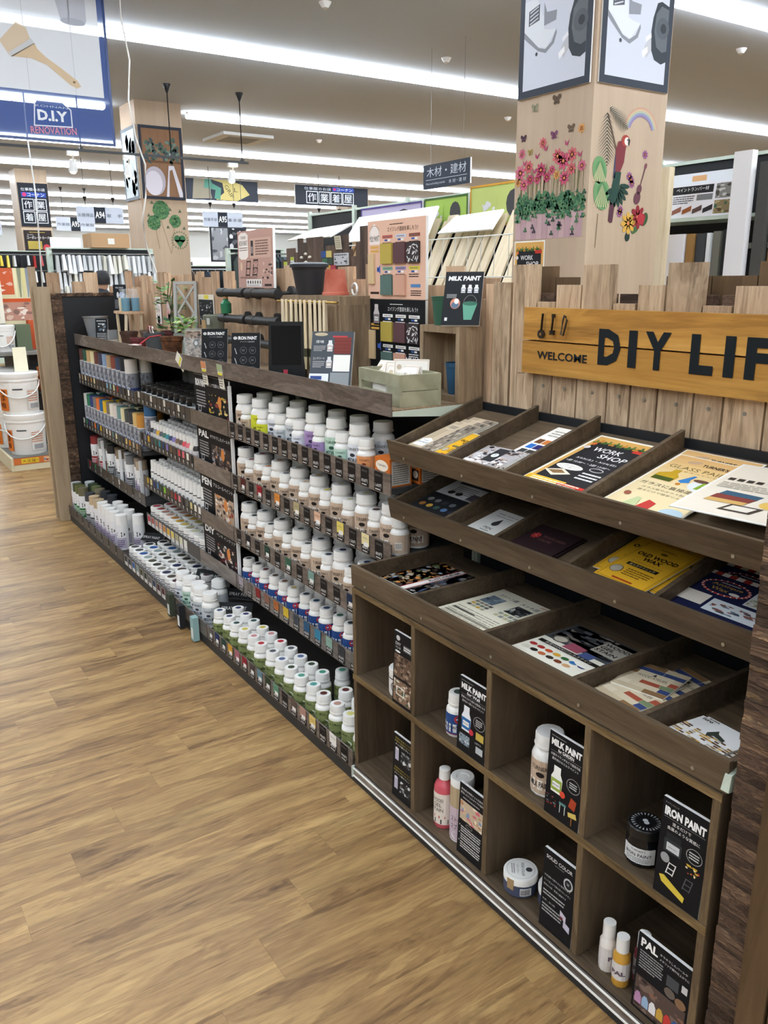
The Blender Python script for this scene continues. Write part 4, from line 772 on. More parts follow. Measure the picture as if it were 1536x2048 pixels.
def c_spray(p, w_, h):
    for k_, (t1, t2) in enumerate((('表面を金属のように', 'メッキ調スプレー'), ('表面を石のように', 'ストーン調スプレー'))):
        y = h*(.88-.46*k_); p.text(t1, w_*.5, y+h*.045, h*.028, '#b8a24a', w_*.8, 'c'); p.text(t1, w_*.5, y, h*.028, '#b8a24a', w_*.86, 'c'); p.text(t2, w_*.5, y-h*.05, h*.032, '#efefef', w_*.78, 'c')
        p.rect(w_*.12, y-h*.28, w_*.3, y-h*.1, '#b9b4c8', 3); p.oval(w_*.21, y-h*.1, w_*.09, h*.02, '#d8d4e0', 4); p.photo(w_*.42, y-h*.3, w_*.94, y-h*.1, ['#2a2c2e', '#8a8f94', '#d8dadc', '#5a5450'], 4, 3, 2, 4+k_)
def c_gel(p, w_, h):
    p.text('昆虫系の天然ジェル化剤を', w_*.5, h*.91, h*.03, '#eeeeee', w_*.84, 'c'); p.text('配合したジェルタイプの塗料', w_*.5, h*.86, h*.03, '#eeeeee', w_*.88, 'c'); p.lines(w_*.15, h*.8, w_*.85, h*.83, 1, '#aaaaaa', 3)
    p.photo(w_*.06, h*.5, w_*.94, h*.77, ['#c9b49a', '#efe3d0', '#d86a78', '#8a9ab8', '#e3c9a4', '#b98a68'], 5, 4, 2, 5); p.ring(w_*.45, h*.455, w_*.13, h*.025, .001, '#aaaaaa', 3)
    for i in range(3): p.oval(w_*.08, h*(.41-.11*i), w_*.018, h*.009, '#dddddd', 3, 8); p.lines(w_*.13, h*(.32-.11*i), w_*.94, h*(.42-.11*i), 3, '#cfcfcf', 3)
def c_solid(p, w_, h):
    p.text('SOLID COLOR', w_*.48, h*.89, h*.045, '#d4d4d6', w_*.8, 'c', bold=.02); p.lines(w_*.35, h*.855, w_*.65, h*.87, 1, '#8a8a8c', 3); p.oval(w_*.78, h*.75, w_*.14, h*.075, '#c0c2c4', 3); p.oval(w_*.78, h*.75, w_*.1, h*.055, '#26282b', 4); p.text('W', w_*.78, h*.735, h*.035, '#d4d4d6', w_*.08, 'c', L=5)
    p.text('水性塗料で鮮やかに発色します', w_*.06, h*.66, h*.026, '#c9c9cb', w_*.8); p.text('マット仕上げで重ね塗りもしやすい', w_*.06, h*.6, h*.026, '#c9c9cb', w_*.82); p.text('室内の小物・家具に最適です', w_*.06, h*.54, h*.026, '#c9c9cb', w_*.7); p.lines(w_*.06, h*.42, w_*.8, h*.5, 2, '#a9a9ab', 3)
    p.text('色数…全12色', w_*.06, h*.35, h*.024, '#c9c9cb', w_*.4); p.lines(w_*.06, h*.2, w_*.7, h*.32, 3, '#a9a9ab', 3); p.poly([(w_*.62, h*.3), (w_*.8, h*.27), (w_*.8, h*.34), (w_*.62, h*.38)], '#cfc9dc', 3); p.poly([(w_*.74, h*.2), (w_*.93, h*.17), (w_*.93, h*.25), (w_*.74, h*.28)], '#c3c0d4', 4); p.rect(w_*.62, h*.28, w_*.72, h*.31, '#7a3a44', 4)
def c_pal(p, w_, h):
    p.text('PAL', w_*.06, h*.84, h*.11, '#f4f4f4', w_*.32, bold=.04); p.text('キラキラしたパールや', w_*.42, h*.89, h*.03, '#e6e6e6', w_*.5); p.text('メタリック調の仕上がりに', w_*.42, h*.83, h*.03, '#e6e6e6', w_*.54); p.lines(w_*.06, h*.56, w_*.52, h*.8, 7, '#9a9a9c', 3); p.rect(w_*.58, h*.6, w_*.8, h*.74, '#4a4c50', 3); p.rect(w_*.85, h*.66, w_*.95, h*.75, '#c9c9cb', 3)
    p.oval(w_*.66, h*.53, w_*.1, h*.06, '#6b6058', 3); p.oval(w_*.86, h*.5, w_*.1, h*.06, '#8a6a50', 4)
    p.photo(w_*.04, h*.03, w_*.96, h*.45, ['#5a4a44', '#7a665c', '#3a3230', '#8c6450'], 6, 4, 2, 6)
    for i, c in enumerate(['#b98ab0', '#9ab4d0', '#e6e4e6', '#c9a24a', '#c8403c', '#3a5a98']): pbx = w_*(.12+.14*i); p.poly([(pbx-.008, h*.1), (pbx+.008, h*.1), (pbx+.008, h*.2), (pbx+.003, h*.25), (pbx-.003, h*.25), (pbx-.008, h*.2)], c, 5)
YC = .003
for nm, lb, w_, h, f, x, z in (('pop_card', 'black DIY paint card with room photos standing in a cubby', .092, .215, c_diy, .258, ZM+.009), ('pop_card', 'black MILK PAINT for Wall card standing in a cubby', .108, .2, c_wall, .558, ZM+.009), ('pop_card', 'black MILK PAINT for GARDEN card standing in a cubby', .102, .2, c_garden, .869, ZM+.009), ('pop_card', 'black IRON PAINT card with chair pictures standing in a cubby', .102, .205, c_iron, 1.169, ZM+.009),
        ('pop_card', 'black metal and stone spray card standing in a lower cubby', .096, .2, c_spray, .256, ZB+.012), ('pop_card', 'black gel stain card with photo standing in a lower cubby', .1, .205, c_gel, .562, ZB+.012), ('pop_card', 'black SOLID COLOR card standing in a lower cubby', .1, .205, c_solid, .87, ZB+.012), ('pop_card', 'black PAL card with bottle photo standing in a lower cubby', .128, .18, c_pal, 1.156, ZB+.012)):
    card(nm, lb, 'card', w_, h, .007, BKT, f, (x, YC, z), 0, -.04)
# ------------------------------------------------------------------ bottles, jars and cans
def l_milk(base, ink='#2b2523', sub='#8d7a6a'):
    def f(p, R, h):
        w_ = 2*PI*R; p.rect(-w_/2, 0, w_/2, h, base, 1, 20); r = random.Random(3)
        for i in range(14): a = r.uniform(-w_/2, w_/2-.02); y = r.uniform(0, h-.002); p.rect(a, y, a+r.uniform(.01, .02), y+.0008, sub, 2, 2)
        p.rect(-R*.8, h*.12, R*.8, h*.42, '#efe8de', 2, 4); p.text("TURNER'S", 0, h*.72, h*.13, ink, R*1.2, 'c'); p.oval(0, h*.58, R*.28, h*.08, ink, 3, 10); p.text('MILK PAINT', 0, h*.2, h*.17, ink, R*1.4, 'c', bold=.02)
        p.rect(R*1.9, h*.2, R*2.6, h*.6, '#e9e2d8', 2, 3)
        for i in range(8): p.rect(R*(1.95+.08*i), h*.25, R*(1.98+.08*i), h*.55, '#333333', 3)
    return f
def l_wall(p, R, h):
    w_ = 2*PI*R; p.rect(-w_/2, 0, w_/2, h, '#2d4f8c', 1, 20); p.rect(-w_/2, 0, w_/2, h*.06, '#7a3a55', 2, 20); p.rect(-R*.95, h*.12, R*.75, h*.52, '#e9edf2', 2, 4); p.poly([(-R*.95, h*.52), (R*.75, h*.52), (R*.3, h*.72), (-R*.5, h*.72)], '#c9d4e6', 2)
    p.text('MILK PAINT', -R*.1, h*.28, h*.15, '#22263c', R*1.4, 'c', bold=.02); p.text('for Wall', -R*.1, h*.16, h*.08, '#22263c', R*.8, 'c'); p.oval(R*.7, h*.78, R*.42, h*.2, '#cf3c46', 3, 14); p.rect(R*.45, h*.75, R*.95, h*.81, '#f2dede', 4)
def l_garden(p, R, h):
    w_ = 2*PI*R; p.rect(-w_/2, 0, w_/2, h, '#8b9560', 1, 20); r = random.Random(8)
    for i in range(26): p.oval(r.uniform(-w_/2, w_/2), r.uniform(h*.1, h*.9), R*.16, h*.07, r.choice(['#747f4e', '#a3ab78', '#667247']), 2, 7, r.uniform(0, 3))
    p.oval(0, h*.26, R*.8, h*.24, '#dfe6cf', 3, 16); p.text('MILK PAINT', 0, h*.2, h*.14, '#2f3a20', R*1.25, 'c', bold=.02); p.text("TURNER'S", 0, h*.72, h*.12, '#2f3320', R*1.0, 'c'); p.oval(R*1.0, h*.55, R*.12, h*.07, '#39402c', 4, 10)
def l_tone(c, ink='#3a3a44'):
    def f(p, R, h):
        w_ = 2*PI*R; p.rect(-w_/2, 0, w_/2, h, c, 1, 20); p.text("TURNER'S", 0, h*.74, h*.12, ink, R*1.1, 'c'); p.oval(0, h*.58, R*.25, h*.07, ink, 3, 10); p.text('MEDIUM', 0, h*.3, h*.16, ink, R*1.2, 'c', bold=.02); p.lines(-R*.8, h*.08, R*.8, h*.22, 2, ink, 2)
    return f
def l_pal(p, R, h):
    w_ = 2*PI*R; p.rect(-w_/2, 0, w_/2, h, '#d9d4d2', 1, 14); p.text('PAL', 0, h*.3, h*.26, '#6a5a66', R*1.7, 'c', bold=.05)
def l_pen(p, R, h):
    w_ = 2*PI*R; p.rect(-w_/2, 0, w_/2, h, '#e9e8e6', 1, 14); p.rect(-w_/2, h*.84, w_/2, h*.9, '#3a3a3c', 2, 14); p.oval(0, h*.4, R*.4, h*.12, '#6a6a70', 2, 10)
def l_jar(p, R, h):
    w_ = 2*PI*R; p.rect(-w_/2, 0, w_/2, h, '#e6e3e0', 1, 16); p.ring(0, h*.5, R*.5, h*.32, R*.08, '#3a3a3c', 2, 16); p.text('SMB', 0, h*.4, h*.22, '#2b2b2d', R*.7, 'c'); p.rect(-w_/2, h*.93, w_/2, h, '#3a3436', 2, 16)
def l_iron(p, R, h):
    p.rect(-R*.95, h*.1, R*.95, h*.9, '#d6d8da', 2, 6); p.text("TURNER'S", 0, h*.72, h*.1, '#333333', R*.8, 'c'); p.text('IRON PAINT', 0, h*.45, h*.17, '#2a2a2a', R*1.5, 'c', bold=.01); p.lines(-R*.7, h*.16, R*.7, h*.4, 3, '#8a8a8a', 3)
def l_spray(c, ink):
    def f(p, R, h):
        w_ = 2*PI*R; p.rect(-w_/2, 0, w_/2, h, '#e9e9ea', 1, 16); p.oval(0, h*.62, R*.8, h*.1, '#2b2b2e', 2, 14); p.rect(-R*1.0, h*.05, R*1.0, h*.48, c, 2, 6); p.lines(-R*.7, h*.1, R*.7, h*.4, 4, ink, 3); p.text('SPRAY', 0, h*.59, h*.06, '#eeeeee', R*1.0, 'c', L=4)
    return f
def l_hob(p, R, h):
    w_ = 2*PI*R; p.rect(-w_/2, 0, w_/2, h, '#8d9098', 1, 16); p.rect(-w_/2, h*.2, w_/2, h*.34, '#3f4a80', 2, 16); r = random.Random(5)
    for i in range(10): p.oval(r.uniform(-R, R), r.uniform(h*.4, h*.9), R*.2, h*.08, r.choice(['#6b6e76', '#b0b2b8', '#77707a']), 2, 8)
    p.oval(0, h*.27, R*.35, h*.12, '#c3c6d0', 3, 12)
KIND = {}
def kind(name, R, body, cap, zl, label_f, capmat=W_PLAS, bodymat=W_PLAS, dot=None, n=14, bend=None, capname='cap'):
    d = {'body': MB().lathe(body, n).mesh('body', bodymat), 'cap': MB().lathe(cap, n).mesh(capname, capmat), 'cn': capname}
    if label_f:
        p = Print(); label_f(p, bend or R, zl[1]-zl[0]); d['label'] = p.mesh('label', .0003, bend=(bend or R)+.0003); d['zl'] = zl[0]
    if dot: d['dot'] = MB().lathe([(0, dot[1]), (dot[0], dot[1])], 12).mesh('colour_dot', OBJC)
    KIND[name] = d
def bot(R, hb, hs, rn): return [(0, 0), (R*.94, 0), (R, .003), (R, hb), (R*.985, hb+.003), (R*.93, hb+(hs-hb)*.5), (R*.78, hs-.002), (rn, hs), (rn, hs+.008)]
def capp(r, z0, z1): return [(r*.7, z0), (r*1.04, z0), (r*1.04, z0+.005), (r, z0+.006), (r*.98, z1-.003), (r*.93, z1), (0, z1)]
for nm, lf in (('beige', l_milk('#c8b19c')), ('yellow', l_tone('#d6d93c', '#6b6a20')), ('clear', l_tone('#dfe3ea')), ('grey', l_tone('#c3c9ce')), ('purple', l_tone('#a98fc0', '#4a3a5c')), ('mint', l_tone('#bcd8c8', '#3a5a4c')), ('orange', l_tone('#e09a68', '#7a3a20')), ('wall', l_wall), ('garden', l_garden)):
    kind('s_'+nm, .031, bot(.031, .068, .083, .0205), capp(.0258, .0865, .117), (.008, .066), lf, dot=(.0125, .1175))
    kind('l_'+nm, .0395, bot(.0395, .094, .115, .028), capp(.0335, .1195, .152), (.008, .092), lf, dot=(.0125, .1525))
kind('pal', .0185, [(0, 0), (.018, 0), (.0185, .002), (.0185, .072), (.0135, .08), (.012, .084)], [(.008, .083), (.0142, .083), (.0136, .117), (0, .117)], (.018, .06), l_pal, bodymat=OBJC, n=12)
kind('pen', .0175, [(0, 0), (.017, 0), (.0175, .002), (.0175, .088), (.014, .096)], [(.01, .094), (.0158, .094), (.0152, .137), (0, .137)], (.004, .086), l_pen, n=12)
kind('jar', .034, [(0, 0), (.033, 0), (.034, .003), (.034, .062), (.031, .066)], [(.03, .064), (.0345, .064), (.0345, .08), (.032, .083), (0, .083)], (.006, .056), l_jar, dot=(.022, .0835), capname='lid')
kind('iron', .037, [(0, 0), (.035, 0), (.037, .003), (.037, .05), (.031, .062), (.031, .066)], [(.031, .064), (.036, .064), (.036, .083), (.034, .085), (0, .085)], (.006, .05), l_iron, capmat=BLKPL, bodymat=flat('black_glass', '#121316', .12), capname='lid')
kind('hobby', .0348, [(0, 0), (.034, 0), (.0348, .003), (.0348, .125), (.034, .128)], [(.034, .127), (.0342, .127), (.0342, .198), (0, .198)], (.004, .124), l_hob, capmat=OBJC)
for nm, c, ik in (('green', '#3f7a4a', '#dfe8d8'), ('plum', '#b9b0c4', '#5a4a66'), ('dark', '#55585c', '#cfcfd0'), ('red', '#9c3c3c', '#f0dede')):
    kind('sp_'+nm, .033, [(0, 0), (.033, 0), (.033, .148), (.026, .158), (.026, .162)], [(.03, .15), (.0325, .15), (.0315, .2), (0, .2)], (.004, .146), l_spray(c, ik), capmat=OBJC)
NK = {'s': 'paint_bottle', 'l': 'paint_bottle'}
def put(k_, name, label, cat, group, x, y, z, rz=0, color=None, capcol=None, full=True):
    d = KIND[k_]; t = thing(name, label, cat, (x, y, z+.0006), rz, group)
    inst(d['body'], 'body', t, color=color); inst(d['cap'], d['cn'], t, color=capcol)
    if 'label' in d and full: inst(d['label'], 'label', t, loc=(0, 0, d['zl']))
    if 'dot' in d and color: inst(d['dot'], 'colour_dot', t, color=color)
    return t
CN = [('#17181b', 'black'), ('#ece9e2', 'white'), ('#c83a3c', 'red'), ('#7a2a2e', 'maroon'), ('#3a5fa0', 'blue'), ('#25304f', 'navy'), ('#3f7050', 'green'), ('#27443a', 'dark green'), ('#e0b53c', 'yellow'), ('#d98a3c', 'orange'), ('#6b4a38', 'brown'), ('#8a8a88', 'grey'), ('#4a4a4c', 'charcoal'), ('#e8dcb0', 'cream'), ('#d8a898', 'pink'), ('#4f9a98', 'teal'), ('#a98a68', 'tan'), ('#8a78b0', 'lilac'), ('#8fb0cc', 'pale blue'), ('#8a9a60', 'olive')]
def cname(c):
    q = lin(c); g = lambda v: [x**.45 for x in v[:3]]; a = g(q)
    return min(CN, key=lambda n: sum((u-v)**2 for u, v in zip(g(lin(n[0])), a)))[1]
def jig(a=.004): return RND.uniform(-a, a)
FRZ = .55   # labels turned towards the aisle end, as shoppers left them
# garden row on the base deck, mid bay
GC = ['#2f3a66', '#3a3f6a', '#2b4a48', '#d0bf52', '#c9888a', '#b8303c', '#5a5f66', '#5a6a94', '#3d4a38', '#4f9a84', '#4f9a94', '#5a2c28', '#b98f80', '#d0c878', '#d8d494', '#e6e4da']
n = 15
for i in range(n):
    x = -1.155+i*(1.135/(n-1)); c = GC[i]
    for j, y in enumerate((.048, .118, .19)):
        if j == 2 and i not in (9, 11): continue
        if j == 1 and i in (10, 14): continue
        put('s_garden', 'paint_bottle', 'green label garden milk paint bottle with %s dot, %s row' % (cname(c), ORD[j]), 'bottle', 'garden paint bottles', x+jig()+.02*j, y+jig(), .062, FRZ+jig(.4), c)
# wall row
WC = ['#5a5a60', '#4a3a44', '#6b2c30', '#5a4a3c', '#8a5a44', '#c9b478', '#3f4654', '#2f4a66', '#3a4f72', '#3f6a5c', '#33383c', '#3c3e40', '#b9b090', '#3c3e40']
for i in range(14):
    for j in range(2):
        put('s_wall', 'paint_bottle', 'blue label wall milk paint bottle with %s lid patch, %s row' % (cname(WC[i]), ORD[j]), 'bottle', 'wall paint bottles', -1.155+i*.0838+jig(.003), .19+.068*j+jig(), BC[3]+.022, FRZ+jig(.3), WC[i])
# two shelves of beige label bottles, large and small in turn
def mixed(z, cols, seed, shelf):
    r = random.Random(seed); x = -1.15; i = 0
    while x < -.03:
        big = i % 2 == 0; c = cols[i % len(cols)]; k_ = 'l_beige' if big else 's_beige'
        lb = '%s beige label milk paint bottle with %s dot, %s shelf' % ('large' if big else 'small', cname(c), shelf)
        for j in range(2 if big else 1):
            put(k_, 'paint_bottle', lb+', %s row' % ORD[j], 'bottle', 'beige label paint bottles', x+r.uniform(-.003, .003), (.2 if big else .187)+.09*j, z, FRZ+r.uniform(-.3, .3), c)
        if not big: put(k_, 'paint_bottle', lb+', second row', 'bottle', 'beige label paint bottles', x+.004, .255, z, FRZ, c)
        x += .077; i += 1
mixed(BC[1]+.022, ['#4a3028', '#8a3030', '#9c3a34', '#d98a4a', '#c98a58', '#5a5a5c', '#b9a878', '#d8b890', '#c9a070', '#e0cf62', '#d9d0a8', '#c9c2a0', '#d8cfa0'], 1, 'the light colour')
mixed(BC[2]+.022, ['#26272b', '#2b2c30', '#33353a', '#3a3c40', '#2f3a34', '#33403a', '#4f5f58', '#6b6a66', '#55565a', '#2c3448', '#2b3350', '#26272b', '#2f4f86'], 2, 'the dark colour')
put('s_beige', 'paint_bottle', 'small beige label bottle turned to show its barcode, at the open end', 'bottle', None, -.035, .2, BC[1]+.022, -1.4, '#d8cfa0')
# top shelf of mediums
TOPB = [('beige', 1), ('beige', 0), ('yellow', 1), ('yellow', 0), ('clear', 1), ('grey', 0), ('grey', 1), ('clear', 0), ('purple', 1), ('purple', 0), ('mint', 1), ('mint', 0), ('clear', 1), ('orange', 0)]
TN = {'beige': 'beige', 'yellow': 'yellow', 'clear': 'pale blue', 'grey': 'grey', 'purple': 'purple', 'mint': 'mint green', 'orange': 'orange'}
for i, (c, big) in enumerate(TOPB):
    for j in range(2 if big else 1):
        put(('l_' if big else 's_')+c, 'paint_bottle', '%s white bottle with %s label under the grain fascia, %s row' % ('large' if big else 'small', TN[c], ORD[j]), 'bottle', 'medium bottles', -1.15+i*.0735+jig(.003), (.205 if big else .185)+.09*j, BC[0]+.022, FRZ+jig(.3))
def p_orange(p, w_, h):
    p.oval(w_*.5, h*.72, w_*.42, h*.2, '#efe6d6', 3); p.text("TURNER'S", w_*.5, h*.7, h*.07, '#3a2a20', w_*.6, 'c', L=4); p.rect(w_*.08, h*.1, w_*.92, h*.5, '#3a2a26', 3); p.oval(w_*.3, h*.32, w_*.16, h*.14, '#e6e0d6', 4); p.oval(w_*.72, h*.32, w_*.16, h*.14, '#e6e0d6', 4)
def p_oside(p, w_, h): p.rect(w_*.08, h*.06, w_*.92, h*.94, '#c9c6c0', 3); p.lines(w_*.14, h*.1, w_*.86, h*.8, 9, '#77736c', 4); p.text("TURNER'S", w_*.5, h*.84, h*.06, '#8a3a2a', w_*.5, 'c', L=5)
for k_, (x, y) in enumerate(((-.055, .19), (-.04, .29))):
    t = thing('paint_kit_box', 'orange boxed paint kit with cream logo, %s' % ('at the shelf end' if k_ == 0 else 'behind its twin box'), 'box', (x, y, BC[0]+.022), 0, 'orange kit boxes'); MB().box(-.04, -.04, 0, .04, .04, .085, '#d0702c').build('carton', INK, t)
    p = Print(); p_orange(p, .08, .085); inst(p.mesh('print'), 'print', t, loc=(-.04, -.0402, 0)); p = Print(); p_oside(p, .08, .085); inst(p.mesh('print'), 'print', t, loc=(.0402, -.04, 0), rz=PI/2)
# far bays: hobby paint cans
for z, cols, lab in ((AA[0]+.022, HUES, 'upper'), (AA[1]+.022, HUE2, 'lower')):
    n = len(cols); st = min(.085, 1.14/n)
    for i in range(n):
        for j in range(2): put('hobby', 'paint_can', 'grey label hobby paint can with %s lid, %s shelf, %s row' % (cname(cols[i]), lab, ORD[j]), 'paint can', 'hobby paint cans', -3.555+i*st*1.02+jig(.003), .19+.08*j, z, FRZ, None, cols[i])
for i in range(7):
    put('hobby', 'paint_can', 'grey label hobby paint can with %s lid beside the PAL bottles' % cname(HUE2[(i*3+5) % 16]), 'paint can', 'hobby paint cans', -2.36+i*.02, .2+.04*i, BC[1]+.022, FRZ, None, HUE2[(i*3+5) % 16]) if i in (0, 3) else None
# iron paint jars
for i in range(9):
    for j in range(3):
        put('iron', 'paint_jar', 'black iron paint jar with white label on the shelf, %s row' % ORD[j], 'jar', 'black iron paint jars', -2.33+i*.082+jig(.002), .19+.078*j, BC[0]+.022, FRZ+jig(.2))
for k_ in range(3):
    t = thing('clear_cup', 'clear plastic display tub behind the black iron paint jars', 'tub', (-2.32+.1*k_, .42, BC[0]+.022), 0, 'clear display tubs'); MB().lathe([(0, 0), (.04, 0), (.045, .14)], 14).build('tub', CLEAR, t); MB().lathe([(.046, .138), (.046, .15), (0, .15)], 14).build('lid', CLEAR, t)
# PAL bottles and pen bottles
for i in range(14):
    for j in range(5):
        if i < 2 and j > 2: continue
        put('pal', 'paint_bottle', 'small %s PAL bottle with white cap, %s row' % (cname(PALC[i]), ORD[j]), 'bottle', 'PAL bottles', -2.25+i*.0465, .175+j*.046, BC[1]+.022, FRZ+.1, PALC[i])
for i in range(15):
    for j in range(6):
        put('pen', 'paint_bottle', 'slim white bottle with tall white cap below PAL, %s row' % ORD[j], 'bottle', 'slim white bottles', -2.3+i*.051, .175+j*.046, BC[2]+.022, FRZ)
for i in range(11):
    for j in range(3):
        c = REDC[min(i, 9)]; put('jar', 'paint_jar', 'white paint jar with %s lid patch on low shelf, %s row' % (cname(c), ORD[j]), 'jar', 'jars on the low shelf', -2.35+i*.071, .19+j*.074, BC[3]+.022, FRZ, c)
DC = ['#26282c', '#33383c', '#2f5a9c', '#8a9a98', '#4a4a38', '#3a3c34', '#77756a', '#26304f', '#4a4038', '#4a2a34', '#33302e']
for i in range(10):
    for j in range(4):
        c = DC[(i+j) % 11] if j < 2 else DC[i]; put('jar', 'paint_jar', 'white paint jar with %s lid patch on bottom deck, %s row' % (cname(c), ORD[j]), 'jar', 'jars on the bottom deck', -2.34+i*.071, .05+j*.078, .062, FRZ, c)
for k_, (x, y, kd) in enumerate(((-1.62, .055, 'l_clear'), (-1.53, .055, 'l_mint'), (-1.44, .06, 'l_clear'), (-1.38, .05, 'l_grey'), (-1.29, .055, 'l_grey'), (-1.42, .15, 'l_grey'))):
    put(kd, 'paint_bottle', 'tall white bottle with pale label on bottom deck beside the jars', 'bottle', 'tall bottles on the bottom deck', x, y, .062, FRZ+jig(.5))
# spray cans of the end bay
SPB = [(-3.56, .05, 'plum', '#c9ccd0'), (-3.52, .05, 'green', '#4a5238'), (-3.45, .05, 'green', '#5c6238'), (-3.38, .05, 'green', '#6b6850'), (-3.53, .13, 'plum', '#c9ccd0'), (-3.45, .13, 'green', '#3f4a38'), (-3.37, .13, 'green', '#66704a'), (-3.29, .13, 'green', '#77705c'), (-3.22, .05, 'dark', '#3c4046'), (-3.12, .05, 'dark', '#c3ab8a'), (-3.2, .14, 'dark', '#35393e'), (-3.08, .15, 'dark', '#3c4046'), (-3.02, .05, 'plum', '#bca98a'), (-2.94, .05, 'plum', '#ecebe8'), (-2.86, .05, 'plum', '#ecebe8'), (-2.78, .05, 'plum', '#ecebe8'), (-2.7, .05, 'plum', '#f0efec'), (-2.9, .13, 'plum', '#ecebe8'), (-2.8, .13, 'plum', '#ecebe8'), (-2.68, .13, 'plum', '#f0efec'), (-2.6, .06, 'plum', '#f0efec'), (-2.55, .14, 'plum', '#f0efec')]
for x, y, kd, c in SPB: put('sp_'+kd, 'spray_can', 'spray can with %s cap and %s label on the bottom deck' % (cname(c), {'plum': 'lilac', 'green': 'green', 'dark': 'charcoal'}[kd]), 'spray can', 'spray cans on the bottom deck', x, y, .062, FRZ+jig(.4), None, c)
for i, (kd, c) in enumerate((('red', '#8a2c30'), ('green', '#a8a8a4'), ('red', '#8a8a88'), ('green', '#3f4a3c'), ('dark', '#26272a'), ('dark', '#5a4a3c'), ('dark', '#8a7a66'), ('plum', '#a5a8aa'), ('dark', '#77797c'), ('plum', '#8a7a6c'), ('plum', '#b0a08c'))):
    put('sp_'+kd, 'spray_can', 'spray can with %s cap on the third shelf between white dividers' % cname(c), 'spray can', 'spray cans on the third shelf', -3.53+i*.095, .195+.02*(i % 2), AA[2]+.022, FRZ, None, c)
for i, x in enumerate((-3.27, -2.9, -2.52)):
    tag(MB().box(x, .16, AA[2]+.022, x+.008, .175, AA[2]+.235).build('shelf_divider', WHITE), 'white upright divider between the spray cans', 'divider', 'white shelf dividers')
# compartment products
put('jar', 'paint_jar', 'white jar with red lid beside the DIY paint card', 'jar', None, .187, .05, ZM+.009, .5, '#a83240')
put('s_wall', 'paint_bottle', 'blue label wall milk paint bottle standing in the cubby', 'bottle', None, .449, .05, ZM+.009, .3, '#3a4a44')
put('l_beige', 'paint_bottle', 'large beige label milk paint bottle standing in the cubby', 'bottle', None, .765, .065, ZM+.009, .3)
put('iron', 'paint_jar', 'black iron paint jar standing in the cubby beside its card', 'jar', None, 1.048, .058, ZM+.009, .35)
sl = bpy.data.objects[-1] if False else None
kind('gel', .029, [(0, 0), (.027, 0), (.029, .004), (.029, .118), (.024, .132), (.013, .142), (.012, .146)], [(.012, .144), (.0165, .144), (.0155, .172), (.012, .174), (0, .174)], (.014, .108), lambda p, R, h: (p.rect(-R*1.9, 0, R*1.9, h, '#e6dcd0', 1, 12), p.text('WOOD', -R*.2, h*.74, h*.11, '#333333', R*1.2, 'c'), p.text('GEL', -R*.2, h*.58, h*.11, '#333333', R*.9, 'c'), p.text('STAIN', -R*.2, h*.42, h*.11, '#333333', R*1.2, 'c'), p.rect(-R*1.2, h*.2, R*.6, h*.28, '#c9645c', 2, 3), p.rect(-R*1.2, h*.02, R*.9, h*.17, '#1d1c1c', 2, 3)), bodymat=flat('pink_gel', '#cf5a66', .2), n=18)
put('gel', 'stain_bottle', 'pink gel stain bottle with white flip cap in lower cubby', 'bottle', None, .404, .045, ZB+.012, .4)
def l_st(p, R, h): p.rect(-PI*R, 0, PI*R, h, '#b9a585', 1, 16); p.rect(-PI*R, 0, PI*R, h*.62, '#cdb9c6', 2, 16); p.text('ストーン', R*.1, h*.36, h*.1, '#262428', R*1.3, 'c'); p.text('スプレー', R*.1, h*.22, h*.1, '#262428', R*1.3, 'c'); p.oval(0, h*.1, R*.5, h*.07, '#efe9ee', 3)
kind('stone', .032, [(0, 0), (.032, 0), (.032, .165), (.027, .175)], [(.031, .166), (.0325, .166), (.0325, .182), (.03, .186), (.018, .184), (.016, .18), (0, .18)], (.004, .164), l_st, n=18)
put('stone', 'spray_can', 'tan stone spray can with white cap behind the gel stain card', 'spray can', None, .474, .05, ZB+.012, .4)
put('stone', 'spray_can', 'tan spray can behind the metal spray card', 'spray can', None, .245, .1, ZB+.012, .8)
kind('solid', .041, [(0, 0), (.038, 0), (.041, .004), (.041, .034), (.038, .036)], [(.039, .035), (.0425, .035), (.0425, .05), (.041, .053), (0, .053)], (.006, .032), lambda p, R, h: (p.rect(-R*.9, 0, R*.9, h, '#4a5068', 1, 8), p.rect(R*.6, h*.1, R*1.3, h*.9, '#d8d8da', 2, 3), [p.rect(R*(.65+.08*i), h*.2, R*(.69+.08*i), h*.8, '#333333', 3) for i in range(7)]), bodymat=flat('navy_tub', '#454b63', .3), n=24, capname='lid')
def lidprint(o, z, r, f, mesh_name='print'):
    p = Print(); f(p, r); inst(p.mesh(mesh_name, .0003), mesh_name, o, loc=(0, 0, z), rot=(-PI/2, 0, -.9))
def f_lid(p, r):
    p.ring(0, 0, r*.86, r*.86, .0006, '#77797c', 2, 24); p.text('SOLID COLOR', 0, r*.05, r*.16, '#44464a', r*1.2, 'c'); p.text('リキッドカラー', 0, -r*.25, r*.12, '#66686c', r*.8, 'c'); p.lines(-r*.5, -r*.6, r*.5, -r*.35, 2, '#8a8a8c', 2); p.oval(0, r*.5, r*.2, r*.2, '#44464a', 2, 16)
for k_, (x, y) in enumerate(((.71, .046), (.797, .08))):
    t = put('solid', 'paint_tub', 'flat tub of solid colour with white lid, %s' % ('in front of the other' if k_ == 0 else 'half hidden by its card'), 'tub', 'solid colour tubs', x, y, ZB+.012, .2)
    lidprint(t, .053, .04, f_lid); MB().box(-.009, -.0432, .022, .009, -.0405, .05, '#a58a66').build('seal_tape', INK, t)
